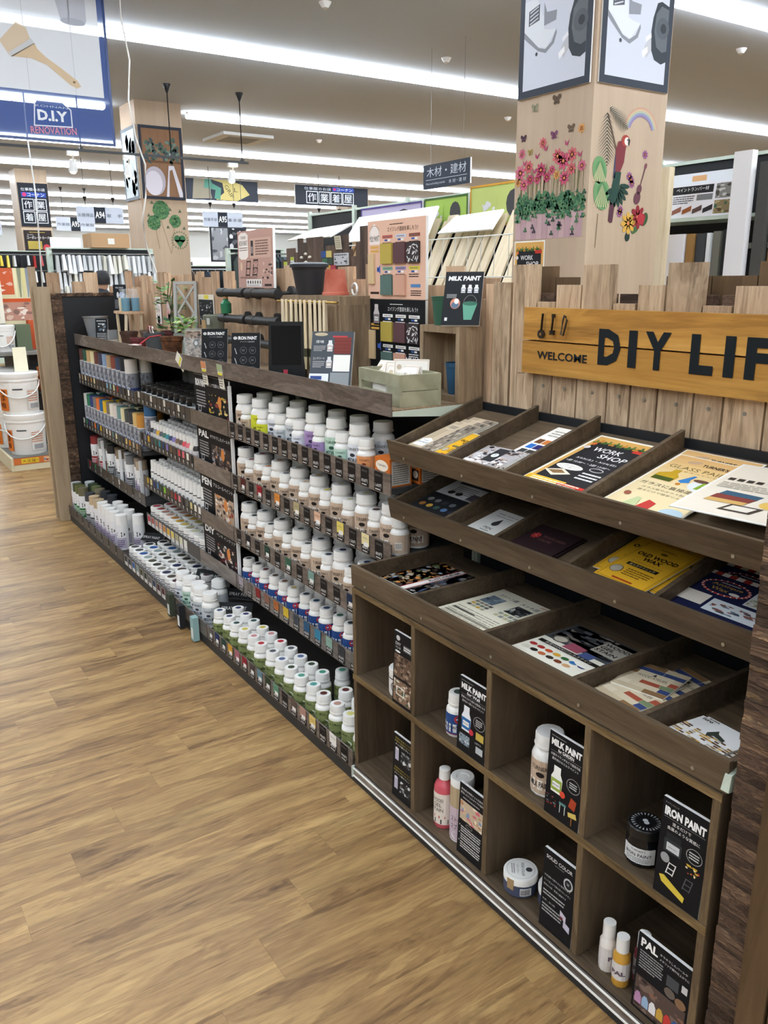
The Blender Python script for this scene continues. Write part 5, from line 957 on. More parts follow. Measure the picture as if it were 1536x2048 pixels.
def f_ilid(p, r):
    for i in range(24): t = i*PI/12; p.poly([(r*.6*math.cos(t), r*.6*math.sin(t)), (r*.85*math.cos(t-.06), r*.85*math.sin(t-.06)), (r*.85*math.cos(t+.06), r*.85*math.sin(t+.06))], '#b9bbbe', 2)
    p.oval(-r*.1, 0, r*.16, r*.16, '#c9cbce', 2, 10); p.oval(r*.12, 0, r*.16, r*.16, '#c9cbce', 2, 10)
ir = [o for o in bpy.data.objects if o.get('label') == 'black iron paint jar standing in the cubby beside its card'][0]; lidprint(ir, .0853, .034, f_ilid)
for x, y, c, rz in ((.997, .036, '#e2dcd6', 1.6), (1.041, .028, '#c9963a', .35), (1.062, .07, '#a8505c', .4)):
    put('pal', 'paint_bottle', '%s PAL bottle with white cap beside the PAL card in the cubby' % {'#e2dcd6': 'pearl white', '#c9963a': 'gold', '#a8505c': 'rose'}[c], 'bottle', 'PAL bottles in the cubby', x, y, ZB+.012, rz, c)
# ------------------------------------------------------------------ black cards closing the far bay
def c_wide(title, sub, pal, seed):
    def f(p, w_, h):
        p.text(title, w_*.05, h*.76, h*.16, '#f0f0f0', w_*.3, bold=.04); p.text(sub, w_*.4, h*.8, h*.08, '#e6e6e6', w_*.55); p.lines(w_*.06, h*.3, w_*.35, h*.68, 6, '#9a9a9c', 2); p.photo(w_*.42, h*.08, w_*.96, h*.66, pal, 7, 5, 2, seed)
        chair_icon(p, w_*.08, h*.08, h*.26, '#d8d8d8'); p.oval(w_*.74, h*.5, w_*.05, h*.14, '#d88a4a', 5)
    return f
for nm, sub, pal, z, hh, sd in (('IRON PAINT', '塗るだけで金属のような質感に', ['#17181c', '#17181c', '#c9a43a', '#d8c07a', '#2a2a2c', '#8a3a3a'], BC[0], .2, 2), ('PAL', 'キラキラしたパールや', ['#3a3230', '#7a665c', '#5a4a44', '#b08a70', '#9a9aa0'], BC[1], .19, 3), ('PEN', 'アルコールペイント', ['#b9a28c', '#d88a4a', '#6a5a55', '#efe6dc', '#8a3f3a', '#3a3436'], BC[2], .21, 4), ('DIY', 'ペンキ インテリア', ['#2a2526', '#8a4038', '#d8c9b8', '#55484a', '#c9c9cc'], BC[3], .19, 5)):
    card('pop_board', 'wide black %s board closing the shelf end' % {'PEN': 'photo', 'DIY': 'DIY paint'}.get(nm, nm), 'display board', .385, hh, .006, BKT, c_wide(nm, sub, pal, sd), (-1.405, YF+.016, z+.022))
for i, z in enumerate(BC):
    tag(MB().box(-1.2098, YF+.01, z+.022, -1.2035, YF+.024, z+.205).build('shelf_divider', WHITE), 'white upright divider beside the wide black boards', 'divider', 'white dividers at the bay joint')
# tilted name plates on the bottom decks
def c_plate(p, w_, h): p.text('SPRAY PAINT', w_*.5, h*.3, h*.3, '#d8d8d8', w_*.7, 'c')
for x, y, rz in ((-2.98, .2, .6), (-2.46, .17, .6), (-1.68, .2, .6), (-1.36, .22, .7), (-1.22, .13, .9)):
    card('name_plate', 'small tilted black name plate standing behind the bottom deck products', 'name plate', .16, .05, .004, '#1d1f22', c_plate, (x, y, .12), rz, -.7, 'tilted name plates')
for x, z, c, lb in ((-1.60, .012, '#3c4436', 'dark green'), (-1.47, .0, '#1c1e22', 'black'), (-1.3, .0, '#8fb0b0', 'pale teal')):
    t = thing('sample_block', '%s painted sample block hanging from the bottom rail' % lb, 'sample block', (x, -.022, z+.005)); MB().box(-.018, -.012, 0, .018, .014, .11, c).build('block', MATTE, t); MB().box(-.012, -.0126, .01, .012, -.0121, .06, '#d8dcd8' if lb != 'black' else '#e8e8e6').build('sticker', INK, t)
# ------------------------------------------------------------------ things on the top shelf
Z = ZTOP
def potm(R, r, h, rim=.012): return [(0, 0), (r, 0), (R*.93, h-rim*1.6), (R, h-rim*1.5), (R*1.02, h), (R*.9, h), (R*.86, h-.012), (0, h-.014)]
def pot(name, label, x, y, z, R, r, h, m, soil='#3a2c22'):
    t = thing(name, label, 'pot', (x, y, z)); MB().lathe(potm(R, r, h), 20).build('pot', m, t); return t
t = thing('metal_pail', 'grey metal pail with beige stripe on the shelf end', 'pail', (-3.44, .245, Z)); MB().lathe([(0, 0), (.045, 0), (.072, .15), (.076, .152), (.072, .156), (.068, .15), (.044, .006), (0, .006)], 22, '#7d8288').build('body', PLAS, t); MB().lathe([(.0735, .15), (.0775, .151), (.0775, .157), (.07, .158)], 22).build('rim', STEEL, t)
b = MB(); b.lathe([(.0458, .002), (.0728, .149)], 4, '#b3a282', a0=-2.3, a1=-1.75); b.build('painted_stripe', MATTE, t)
def c_small(p, w_, h): p.lines(w_*.1, h*.88, w_*.9, h*.94, 1, '#cccccc', 2); p.photo(w_*.2, h*.5, w_*.85, h*.82, ['#2a2c2e', '#9aa0a4', '#5a6a7a', '#d8dadc'], 3, 3, 2, 4); p.lines(w_*.1, h*.08, w_*.9, h*.45, 6, '#aaaaaa', 2)
card('pop_card', 'small black card leaning against the grey metal pail', 'card', .075, .15, .005, '#1c1f24', c_small, (-3.2, .21, Z), .95, -.15)
def c_stir(p, w_, h): p.text('MILK PAINT', w_*.5, h*.85, h*.06, '#dddddd', w_*.6, 'c'); p.oval(w_*.35, h*.6, w_*.09, h*.12, '#c9ccd0', 3); p.oval(w_*.65, h*.6, w_*.2, h*.12, '#8a9ac0', 3); p.lines(w_*.1, h*.08, w_*.9, h*.42, 7, '#8a8a8c', 2)
st = thing('wooden_stool', 'small pale wooden stool carrying glass paint bottles', 'stool', (-3.23, .395, Z))
boxpart('top', FENCE2, st, -.11, -.06, .175, .11, .06, .19)
for sx in (-1, 1):
    for sy in (-1, 1):
        b = MB(); b.hexa([(sx*.06-.007, sy*.05-.007, 0), (sx*.06+.007, sy*.05-.007, 0), (sx*.06+.007, sy*.05+.007, 0), (sx*.06-.007, sy*.05+.007, 0)], [(sx*.09-.007, sy*.045-.007, .175), (sx*.09+.007, sy*.045-.007, .175), (sx*.09+.007, sy*.045+.007, .175), (sx*.09-.007, sy*.045+.007, .175)]); b.build('leg', PINE, st)
card('pop_card', 'black card with stirring pictures standing on the stool', 'card', .08, .155, .006, '#1c1f24', c_stir, (-3.31, .37, Z+.19), 1.0, -.12)
for k_, (x, y, c) in enumerate(((-3.235, .365, '#d9cda8'), (-3.2, .41, '#2b3438'), (-3.165, .36, '#2c7c98'), (-3.145, .415, '#2c7c98'))):
    t = thing('glass_bottle', 'clear glass bottle half filled with %s paint on the stool' % ['cream', 'dark grey', 'blue', 'blue'][k_], 'bottle', (x, y, Z+.19), 0, 'glass paint bottles')
    MB().lathe([(0, 0), (.022, 0), (.025, .004), (.025, .085), (.014, .105), (.0135, .12), (.017, .121), (.017, .13), (.013, .131)], 14).build('glass', CLEAR, t); MB().cyl(0, 0, .002, .078, .0235, 14, c).build('paint', PLAS, t)
t = thing('glass_jar', 'small clear glass jar beside the brown pot', 'jar', (-3.06, .235, Z)); MB().lathe([(0, 0), (.03, 0), (.032, .004), (.034, .06), (.028, .08), (.03, .09)], 16).build('jar', CLEAR, t)
pot('flower_pot', 'dark brown plastic flower pot near the shelf edge', -2.95, .3, Z, .052, .04, .085, flat('brown_pot', '#4a3229', .5))
pot('flower_pot', 'taupe brown flower pot behind the red ribbon', -3.0, .43, Z, .05, .04, .085, flat('taupe_pot', '#6b5a4c', .6))
pot('flower_pot', 'dark red flower pot behind the grey pot', -2.57, .42, Z, .055, .045, .1, flat('maroon_pot', '#5a2a2e', .5))
pot('flower_pot', 'dark red low pot under the white tag', -2.72, .28, Z, .045, .038, .06, flat('maroon_pot2', '#6a3034', .5))
t = pot('flower_pot', 'dark grey flower pot with candy cane ornament', -2.5, .3, Z, .055, .042, .098, flat('grey_pot', '#4a4d50', .5))
for k_ in range(4):
    b = MB(); x = -.03+.02*k_; b.tube([(x, -.02+.01*(k_ % 2), .085), (x, -.02, .12), (x+.004, -.02, .13), (x+.013, -.02, .13), (x+.016, -.02, .12)], .0035, 6, '#efe9e6' if k_ % 2 else '#b33a40'); b.build('ornament', PLAS, t)
pot('flower_pot', 'rust brown flower pot standing at the shelf edge', -2.09, .25, Z, .057, .042, .1, mottled('rusted', '#3c2417', '#80512f', 30, .75))
t = pot('flower_pot', 'pale grey green pot holding a leafy plant', -2.28, .39, Z, .058, .045, .1, flat('pale_pot', '#8b948b', .6))
def leafmesh(c): return MB().hexa([(0, -.001, 0), (.004, -.001, 0), (.004, .001, 0), (0, .001, 0)], [(0, 0, 0)]*4).mesh('leaf', MATTE) if False else None
def leaf(b, p_, d, L_, w_, c):
    d = Vector(d).normalized(); u = d.cross(Vector((0, 0, 1))); u = u.normalized() if u.length > .01 else Vector((1, 0, 0)); n_ = u.cross(d); p_ = Vector(p_)
    q = [p_, p_+d*L_*.4+u*w_-n_*w_*.2, p_+d*L_-n_*L_*.12, p_+d*L_*.4-u*w_-n_*w_*.2, p_+d*L_*.45+n_*w_*.1]
    b.poly([q[0], q[1], q[4]], c); b.poly([q[1], q[2], q[4]], c); b.poly([q[2], q[3], q[4]], c); b.poly([q[3], q[0], q[4]], c)
def foliage(parent, n, cols, z0, z1, R, L_, w_, seed):
    r = random.Random(seed)
    for i in range(n):
        b = MB(); a = r.uniform(0, 2*PI); z = r.uniform(z0, z1); rr = R*math.sqrt(r.random()); leaf(b, (0, 0, 0), (math.cos(a), math.sin(a), r.uniform(-.2, .9)), L_*r.uniform(.7, 1.2), w_*r.uniform(.8, 1.2), r.choice(cols)); b.build('leaf', MATTE, parent, loc=(rr*math.cos(a), rr*math.sin(a), z))
b = MB()
for k_ in range(5): b.tube([(.01*(k_-2), 0, .08), (.02*(k_-2), .01*(k_ % 2), .14)], .002, 5, '#7a9a50')
b.build('stem', MATTE, t); foliage(t, 46, ['#9cc06a', '#84ad58', '#b3d088', '#6f9a4c'], .105, .175, .045, .04, .014, 4)
iv = thing('ivy_plant', 'tall green ivy climbing beside the white lattice', 'plant', (-2.56, .42, Z)); b = MB()
for k_ in range(3): b.tube([(.01*k_, 0, 0), (.02-.03*k_, .01, .15), (-.03+.04*k_, 0, .28), (-.02+.05*k_, .01, .36)], .003, 5, '#4a5a34')
b.build('stem', MATTE, iv); foliage(iv, 80, ['#4f7a48', '#3c6540', '#6b9558', '#7faa66'], .08, .36, .07, .045, .016, 7)
tr = thing('lattice_frame', 'whitewashed wooden lattice frame leaning on the fence', 'lattice', (-2.36, .425, Z+.003), 0, None, rot=(-.1, 0, .8))
LG = flat('whitewash', '#a9a9a6', .8)
for x0, z0, x1, z1 in ((-.065, 0, -.05, .36), (.05, 0, .065, .36), (-.05, .345, .05, .36), (-.05, 0, .05, .015)): boxpart('rail', LG, tr, x0, -.008, z0, x1, .008, z1)
for a, c, d, e in ((-.05, .05, .05, .2), (-.05, .19, .05, .34), (.05, .05, -.05, .2), (.05, .19, -.05, .34)):
    b = MB(); b.hexa([(a-.006, -.003, c), (a+.006, -.003, c), (a+.006, .003, c), (a-.006, .003, c)], [(d-.006, -.003, e), (d+.006, -.003, e), (d+.006, .003, e), (d-.006, .003, e)]); b.build('slat', LG, tr)
def c_cat(p, w_, h): p.lines(w_*.1, h*.7, w_*.9, h*.95, 4, '#b08a90', 2); p.photo(w_*.15, h*.42, w_*.85, h*.66, ['#d8c9c4', '#a39a94', '#b9a8a4'], 3, 2, 2, 2); p.oval(w_*.5, h*.14, w_*.28, h*.14, '#26221f', 3); p.poly([(w_*.24, h*.18), (w_*.3, h*.36), (w_*.46, h*.26), (w_*.56, h*.26), (w_*.72, h*.36), (w_*.76, h*.18)], '#26221f', 3)
card('hook_package', 'white hook package with black cat shape hung on the fence', 'package', .085, .155, .004, '#e6dedb', c_cat, (-2.97, .492, 1.285), 0, 0)
card('hook_package', 'pink and white hook package hung beside the ivy', 'package', .08, .16, .004, '#d8a8a4', c_cat, (-2.78, .49, 1.3), 0, 0)
def c_six(p, w_, h):
    p.rect(0, 0, w_, h, '#e3ddcc', 2); p.rect(w_*.02, h*.02, w_*.98, h*.84, '#26272a', 3); p.rect(w_*.4, h*.86, w_*.7, h*.98, '#e0cf4a', 3)
    for i in range(6): p.photo(w_*(.08+.3*(i % 3)), h*(.08+.38*(i//3)), w_*(.32+.3*(i % 3)), h*(.4+.38*(i//3)), ['#26272a', '#77797c', '#c9cbce'], 2, 3, 4, i)
card('sample_card', 'cream edged card with six dark photos pinned on the fence', 'card', .2, .16, .004, '#e3ddcc', c_six, (-2.22, .492, 1.3), 0, 0)
t = thing('cork_bottle', 'green glass bottle with cork on the black pipe', 'bottle', (-1.745, .4, 1.3812)); MB().lathe([(0, 0), (.022, 0), (.025, .006), (.025, .045), (.012, .06), (.012, .066)], 16, '#2f7a58').build('glass', GLOSS, t); MB().cyl(0, 0, .06, .078, .011, 10, '#b08a60').build('cork', MATTE, t)
t = thing('cloth_sack', 'grey green cloth sack with folded rim', 'sack', (-1.95, .42, Z)); MB().lathe([(0, 0), (.04, 0), (.048, .03), (.046, .12), (.05, .15), (.054, .2), (.048, .205), (.044, .16), (0, .15)], 14, '#6f7264').build('cloth', MATTE, t); MB().box(-.03, -.053, .14, .015, -.046, .18, '#a88a60').build('patch', MATTE, t); MB().box(.03, -.05, .16, .06, -.046, .19, '#b9bdb4').build('label', MATTE, t)
# leaflet holder, iron paint cards
t = thing('leaflet_holder', 'clear acrylic holder full of brown photo leaflets', 'leaflet holder', (-1.79, .26, Z), .9); b = MB(); b.box(-.055, -.012, 0, .055, -.009, .11); b.box(-.055, .02, 0, .055, .023, .15); b.box(-.055, -.012, 0, .055, .023, .003); b.build('acrylic', CLEAR, t)
MB().box(-.05, .0, .004, .05, .016, .14, '#b9ac9e').build('leaflet_stack', INK, t); p = Print(); p.photo(0, 0, .1, .134, ['#a8988a', '#6b5a50', '#c9bdb0', '#4a4442', '#8a7668'], 6, 8, 1, 4); p.oval(.05, .08, .014, .017, '#33363a', 4); p.oval(.05, .08, .008, .01, '#d8d8d8', 5); inst(p.mesh('print'), 'print', t, loc=(-.05, -.0004, .004))
def c_dots(p, w_, h):
    p.text('IRON PAINT', w_*.56, h*.83, h*.085, '#efefef', w_*.66, 'c', bold=.03); p.oval(w_*.13, h*.87, w_*.07, h*.04, '#bbbbbb', 3); p.text('アイアン塗装例', w_*.55, h*.765, h*.03, '#bbbbbb', w_*.5, 'c')
    for j in range(3):
        p.poly([(w_*.1, h*(.62-.24*j)), (w_*.13, h*(.62-.24*j)), (w_*.2, h*(.48-.24*j)), (w_*.17, h*(.48-.24*j))], '#aaaaaa', 3)
        for i in range(2): p.ring(w_*(.42+.32*i), h*(.57-.24*j), w_*.12, h*.085, .0008, '#8a8a8c', 3); p.lines(w_*(.36+.32*i), h*(.54-.24*j), w_*(.48+.32*i), h*(.6-.24*j), 2, '#77777a', 3)
for x, y, lb in ((-1.5, .225, 'beside the leaflet holder'), (-1.14, .21, 'in front of the black pipes')):
    card('pop_card', 'black IRON PAINT card with six circles leaning '+lb, 'card', .115, .165, .006, '#17181b', c_dots, (x, y, Z), .95, -.3); 
# pipes
PIPE = flat('black_iron', '#2b2a2a', .5, spec=.4)
for j, z in enumerate((1.475, 1.36, 1.262)):
    for i, (xa, xb) in enumerate(((-1.81, -1.53), (-1.5, -1.2))):
        t = thing('iron_pipe', 'black painted pipe, %s of the %s row on the fence' % (('first', 'second')[i], ('upper', 'middle', 'lower')[j]), 'pipe', (xa, .4, z), 0, 'black pipes')
        b = MB(); L_ = xb-xa; b.lathe([(0, 0), (.0205, 0), (.0205, .07), (.018, .072), (.018, L_-.07), (.0205, L_-.068), (.0205, L_), (0, L_)], 16); b.xf(Matrix.Rotation(PI/2, 4, 'Y')); b.build('pipe', PIPE, t)
        for x in (.1, L_-.06): MB().cyl(0, 0, 0, .085, .009, 10).xf(Matrix.Rotation(-PI/2, 4, 'X')).build('bracket', PIPE, t, loc=(x, .01, 0)); MB().cyl(0, 0, .085, .1, .03, 14).xf(Matrix.Rotation(-PI/2, 4, 'X')).build('flange', PIPE, t, loc=(x, 0, 0))
# monitor, booklet, sample board
t = thing('video_monitor', 'small black video monitor standing on the shelf', 'monitor', (-.8, .222, Z+.003), 0, None, rot=(-.06, 0, .85))
b = MB(); b.hexa([(-.07, .0, 0), (.07, 0, 0), (.07, .035, 0), (-.07, .035, 0)], [(-.064, 0, .215), (.064, 0, .215), (.064, .028, .215), (-.064, .028, .215)]); b.build('case', BLKPL, t); MB().box(-.055, -.002, .06, .055, .0, .2, '#0b0c0e').build('screen', GLOSS, t); MB().box(-.012, -.0025, .02, .004, 0, .042, '#a83a48').build('badge', INK, t)
def f_book(p, w_, h): p.rect(0, 0, w_, h, '#d8dbdc', 2); [p.rect(w_*(.06+.15*i), h*(.1+.3*j), w_*(.18+.15*i), h*(.32+.3*j), RND.choice(['#b9c0c4', '#a0a8b0', '#cfc7a0', '#8a98a8']), 3) for i in range(6) for j in range(3)]
sheet('colour_booklet', 'open white colour booklet lying flat before the monitor', 'booklet', .2, .13, .004, '#dfe2e4', f_book, (-1.06, .19, Z), .25)
t = thing('monitor_stand', 'black plate standing beside the open colour booklet', 'stand', (-.72, .2, Z)); MB().box(-.12, -.04, 0, .04, .02, .018).build('plate', BLKPL, t)
def c_samp(p, w_, h):
    p.rect(0, 0, w_, h, '#4a4f56', 2); p.oval(w_*.22, h*.95, w_*.16, h*.03, '#b9ab90', 3); p.rect(w_*.5, h*.9, w_*.85, h*.925, '#c0424a', 3); p.text('漆喰', w_*.1, h*.8, h*.05, '#e6e6e6', w_*.2); p.text('コンクリート', w_*.06, h*.52, h*.04, '#e6e6e6', w_*.28)
    p.rect(w_*.55, h*.62, w_*.95, h*.9, '#7a3a34', 4)
    for i in range(4): p.rect(w_*.55, h*(.65+.06*i), w_*.95, h*(.655+.06*i), '#5a2a28', 5)
    p.rect(w_*.55, h*.32, w_*.95, h*.6, '#eceae4', 4); p.rect(w_*.5, h*.02, w_*.95, h*.3, '#8f9498', 4)
    for yy in (.66, .38): pbottle(p, w_*.45, h*yy, h*.15, '#d8dadc', '#b9a8a0')
    p.rect(0, h*.0, w_*.46, h*.28, '#e3e6ec', 5); p.rect(w_*.03, h*.18, w_*.3, h*.24, '#3a4f8a', 6); p.photo(w_*.03, h*.03, w_*.44, h*.16, ['#c9ccd4', '#8a5a50', '#3a4a7a', '#e3d94a'], 4, 2, 6, 3)
    p.lines(w_*.06, h*.66, w_*.36, h*.76, 4, '#aaaaaa', 3); p.lines(w_*.06, h*.38, w_*.36, h*.5, 4, '#aaaaaa', 3)
card('sample_board', 'grey texture sample board with red brick and white squares leaning back', 'display board', .145, .205, .012, '#4a4f56', c_samp, (-.46, .205, Z), .8, -.4)
# fascia tags
for x, c, rz, lb in ((-1.72, '#e8e6d8', -.9, 'white and yellow price slip tilted over the fascia'), (-1.42, '#d8946a', 0, 'orange price slip hanging from the fascia'), (-1.245, '#a8b890', 0, 'green price slip hanging from the fascia')):
    o = thing('price_slip', lb, 'price slip', (x, YF-.006, 1.2 if rz == 0 else 1.195), 0, None, rot=(.1, rz, 0)); MB().box(-.026, -.001, -.1 if rz == 0 else -.07, .026, 0, 0, '#e9e7da').build('slip', INK, o); p = Print(); p.rect(0, .07, .052, .1, c, 1); p.rect(.004, .052, .048, .066, '#e3d94a', 1); p.lines(.006, .006, .046, .046, 4, '#77736c', 1); inst(p.mesh('print'), 'print', o, loc=(-.026, -.0012, -.1 if rz == 0 else -.085))
t = thing('hang_tag', 'white hang tag with red border on a red ribbon over the shelf edge', 'tag', (-2.36, YF+.02, 1.2125), .2); MB().box(-.04, -.035, 0, .03, 0, .003, '#e9e4e2').build('tag', INK, t); MB().box(-.036, -.031, .003, .026, -.004, .0034, '#b9474c').build('border', INK, t); MB().box(-.03, -.026, .0034, .02, -.009, .0038, '#efe9e6').build('field', INK, t); MB().tube([(.02, -.004, .004), (.06, .03, .04), (.11, .07, .05)], .004, 6, '#b03a40').build('ribbon', MATTE, t)
# wooden display box with brushes
t = thing('display_box', 'brown wooden box carrying the black bucket and the orange pot', 'box'); bx0, bx1, by0, by1, zt = -1.02, -.58, .33, .47, 1.473
for a in ((bx0, by0, zt-.03, bx1, by1, zt), (bx0, by0, Z, bx1, by1, Z+.02)): boxpart('board', BOXW, t, *a)
for a in ((bx0, by0+.001, Z+.02, bx0+.02, by1, zt-.03), (bx1-.03, by0, Z+.02, bx1, by1, zt-.03), (bx0+.02, by1-.012, Z+.02, bx1-.03, by1, zt-.03), (bx1-.11, by0-.001, Z+.02, bx1-.03, by0+.015, zt-.03)): boxpart('board', BOXW, t, *a)
t = thing('brush_rod', 'thin brass rod holding the hanging brushes', 'rod', (0, 0, 0)); MB().tube([(-1.0, .295, 1.452), (-.55, .295, 1.452)], .0035, 8, '#a8894a').build('rod', attr('brass', .35, .8), t); MB().tube([(-.95, .295, 1.452), (-.95, .335, 1.452)], .003, 6, '#a8894a').build('hook', bpy.data.materials['brass'], t); MB().tube([(-.6, .295, 1.452), (-.6, .335, 1.452)], .003, 6, '#a8894a').build('hook', bpy.data.materials['brass'], t)
hb = MB(); hb.hexa([(-.006, -.012, -.16), (.006, -.012, -.16), (.006, .012, -.16), (-.006, .012, -.16)], [(-.005, -.012, -.09), (.005, -.012, -.09), (.005, .012, -.09), (-.005, .012, -.09)]); hb.hexa([(-.005, -.012, -.09), (.005, -.012, -.09), (.005, .012, -.09), (-.005, .012, -.09)], [(-.0045, -.008, .012), (.0045, -.008, .012), (.0045, .008, .012), (-.0045, .008, .012)])
hb = hb.mesh('handle', PINE); fm = MB().box(-.0065, -.02, -.19, .0065, .02, -.16).mesh('ferrule', flat('dark_ferrule', '#4d4f3c', .4, metal=.5)); bm = MB().hexa([(-.003, -.018, -.235), (.003, -.018, -.235), (.003, .018, -.235), (-.003, .018, -.235)], [(-.006, -.02, -.19), (.006, -.02, -.19), (.006, .02, -.19), (-.006, .02, -.19)]).mesh('bristles', flat('bristle', '#b9ab8a', .9))
for i in range(10):
    t = thing('paint_brush', 'flat paint brush with pale wooden handle hanging on the rod', 'brush', (-.95+.036*i, .291, 1.447), .9+jig(.35), 'hanging paint brushes'); inst(hb, 'handle', t); inst(fm, 'ferrule', t); inst(bm, 'bristles', t)
def bucket(label, x, y, z, R, r, h, m, handle=True, flip=False, hz=-.7):
    t = thing('bucket', label, 'bucket', (x, y, z)); b = MB(); b.lathe([(0, 0), (r, 0), (r*1.02, .004), (R*.97, h*.86), (R*1.0, h*.87), (R*1.03, h), (R*1.06, h*.99), (R*1.06, h*1.01), (R*.97, h*1.01), (r*.95, .01), (0, .01)], 22); b.build('body', m, t)
    if handle:
        b = MB(); b.tube([(R*1.04*math.cos(a), R*1.04*math.sin(a)*math.cos(hz), h*.92+R*1.04*math.sin(a)*math.sin(hz)) for a in [PI+PI*i/10 for i in range(11)]] if hz > 0 else [(R*1.04*math.cos(a), -R*1.04*math.sin(a)*math.cos(hz), h*.92+R*1.04*math.sin(a)*math.sin(hz)) for a in [PI*i/10 for i in range(11)]], .0025, 5); b.build('handle', STEEL, t)
    return t
bucket('black ribbed plastic bucket with lid rim on the wooden box', -.93, .4, 1.474, .066, .05, .105, flat('dark_bucket', '#2a2d33', .4), False)
b = MB(); b.lathe([(.07, .1), (.075, .1), (.075, .112), (.06, .118), (0, .12)], 22); b.build('lid', flat('dark_bucket', '', .4), bpy.data.objects['bucket'])
t = thing('clay_pot', 'orange red clay pot standing upside down on the wooden box', 'pot', (-.735, .4, 1.474)); MB().lathe([(0, .09), (.036, .09), (.045, .012), (.049, .01), (.05, 0), (0, 0)], 20).build('pot', mottled('clay', '#a8523f', '#c07260', 12, .8), t)
t = thing('wire_coil', 'white coil of cable beside the clay pot', 'cable', (-.625, .41, 1.473)); MB().tube([(.022*math.cos(a), .006*math.sin(a*.5), .022+.02*math.sin(a)) for a in [i*PI/8 for i in range(17)]], .004, 6, '#d8d8d4').build('coil', PLAS, t)
MB().tube([(-.572, .36, 1.34), (-.555, .33, 1.28), (-.56, .32, 1.2), (-.6, .29, 1.17), (-.63, .27, 1.168)], .0025, 6, '#1c1c1e').build('power_cord', BLKPL).name = 'power_cord'; tag(bpy.data.objects['power_cord'], 'thin black power cord running down the wooden box', 'cord')
# display panels
def c_pink(p, w_, h):
    p.poly([(w_*.03, h*.55), (w_*.03, h*.92), (w_*.1, h*.97), (w_*.24, h*.97), (w_*.31, h*.92), (w_*.31, h*.55), (w_*.24, h*.5), (w_*.1, h*.5)], '#f4ece6', 2); p.text("TURNER'S", w_*.17, h*.86, h*.05, '#4a3a38', w_*.16, 'c'); p.text('IRON PAINT', w_*.17, h*.74, h*.09, '#3a302f', w_*.24, 'c'); p.rect(w_*.05, h*.7, w_*.29, h*.71, '#4a3a38', 3); p.rect(w_*.05, h*.66, w_*.29, h*.67, '#4a3a38', 3)
    p.rect(w_*.36, h*.52, w_*.95, h*.86, '#d3b0a0', 2); p.rect(w_*.39, h*.56, w_*.46, h*.82, '#3a3436', 3); p.rect(w_*.4, h*.6, w_*.45, h*.72, '#9a9290', 4); p.lines(w_*.52, h*.56, w_*.9, h*.83, 6, '#7a5f58', 3)
    chair_icon(p, w_*.22, h*.2, h*.28, '#3a3030'); chair_icon(p, w_*.42, h*.2, h*.3, '#3a3030'); p.photo(w_*.46, h*.26, w_*.58, h*.46, ['#c39c90', '#6b5058', '#8a6a68'], 3, 3, 3, 2); p.lines(w_*.06, h*.16, w_*.62, h*.2, 2, '#7a5f58', 3); p.oval(w_*.1, h*.38, w_*.03, h*.08, '#e0c4a8', 3)
    p.rect(w_*.24, h*.02, w_*.68, h*.15, '#f2ece8', 3); [p.oval(w_*(.29+.07*i), h*.1, w_*.018, h*.033, c, 4, 10) for i, c in enumerate(['#2a2628', '#3f3b3e', '#7d6e64', '#6b6660', '#5a4f44', '#8a7a60'])]; p.lines(w_*.26, h*.03, w_*.66, h*.06, 2, '#a89a94', 4); p.photo(w_*.7, h*.15, w_*.98, h*.45, ['#c39c90', '#c39c90', '#4a4240', '#d9b9a8'], 4, 4, 2, 7); p.rect(w_*.76, h*.03, w_*.95, h*.07, '#4a3a38', 3)
t = card('exhibit_board', 'dusty pink IRON PAINT panel standing above the black pipes', 'display board', .36, .245, .012, '#c39c90', c_pink, (-1.53, .455, 1.4955), 0, -.02)
for x in (-.14, .12): MB().box(x-.012, .003, -.0, x+.012, .03, .02, '#232325').build('foot_clip', PLAS, t)
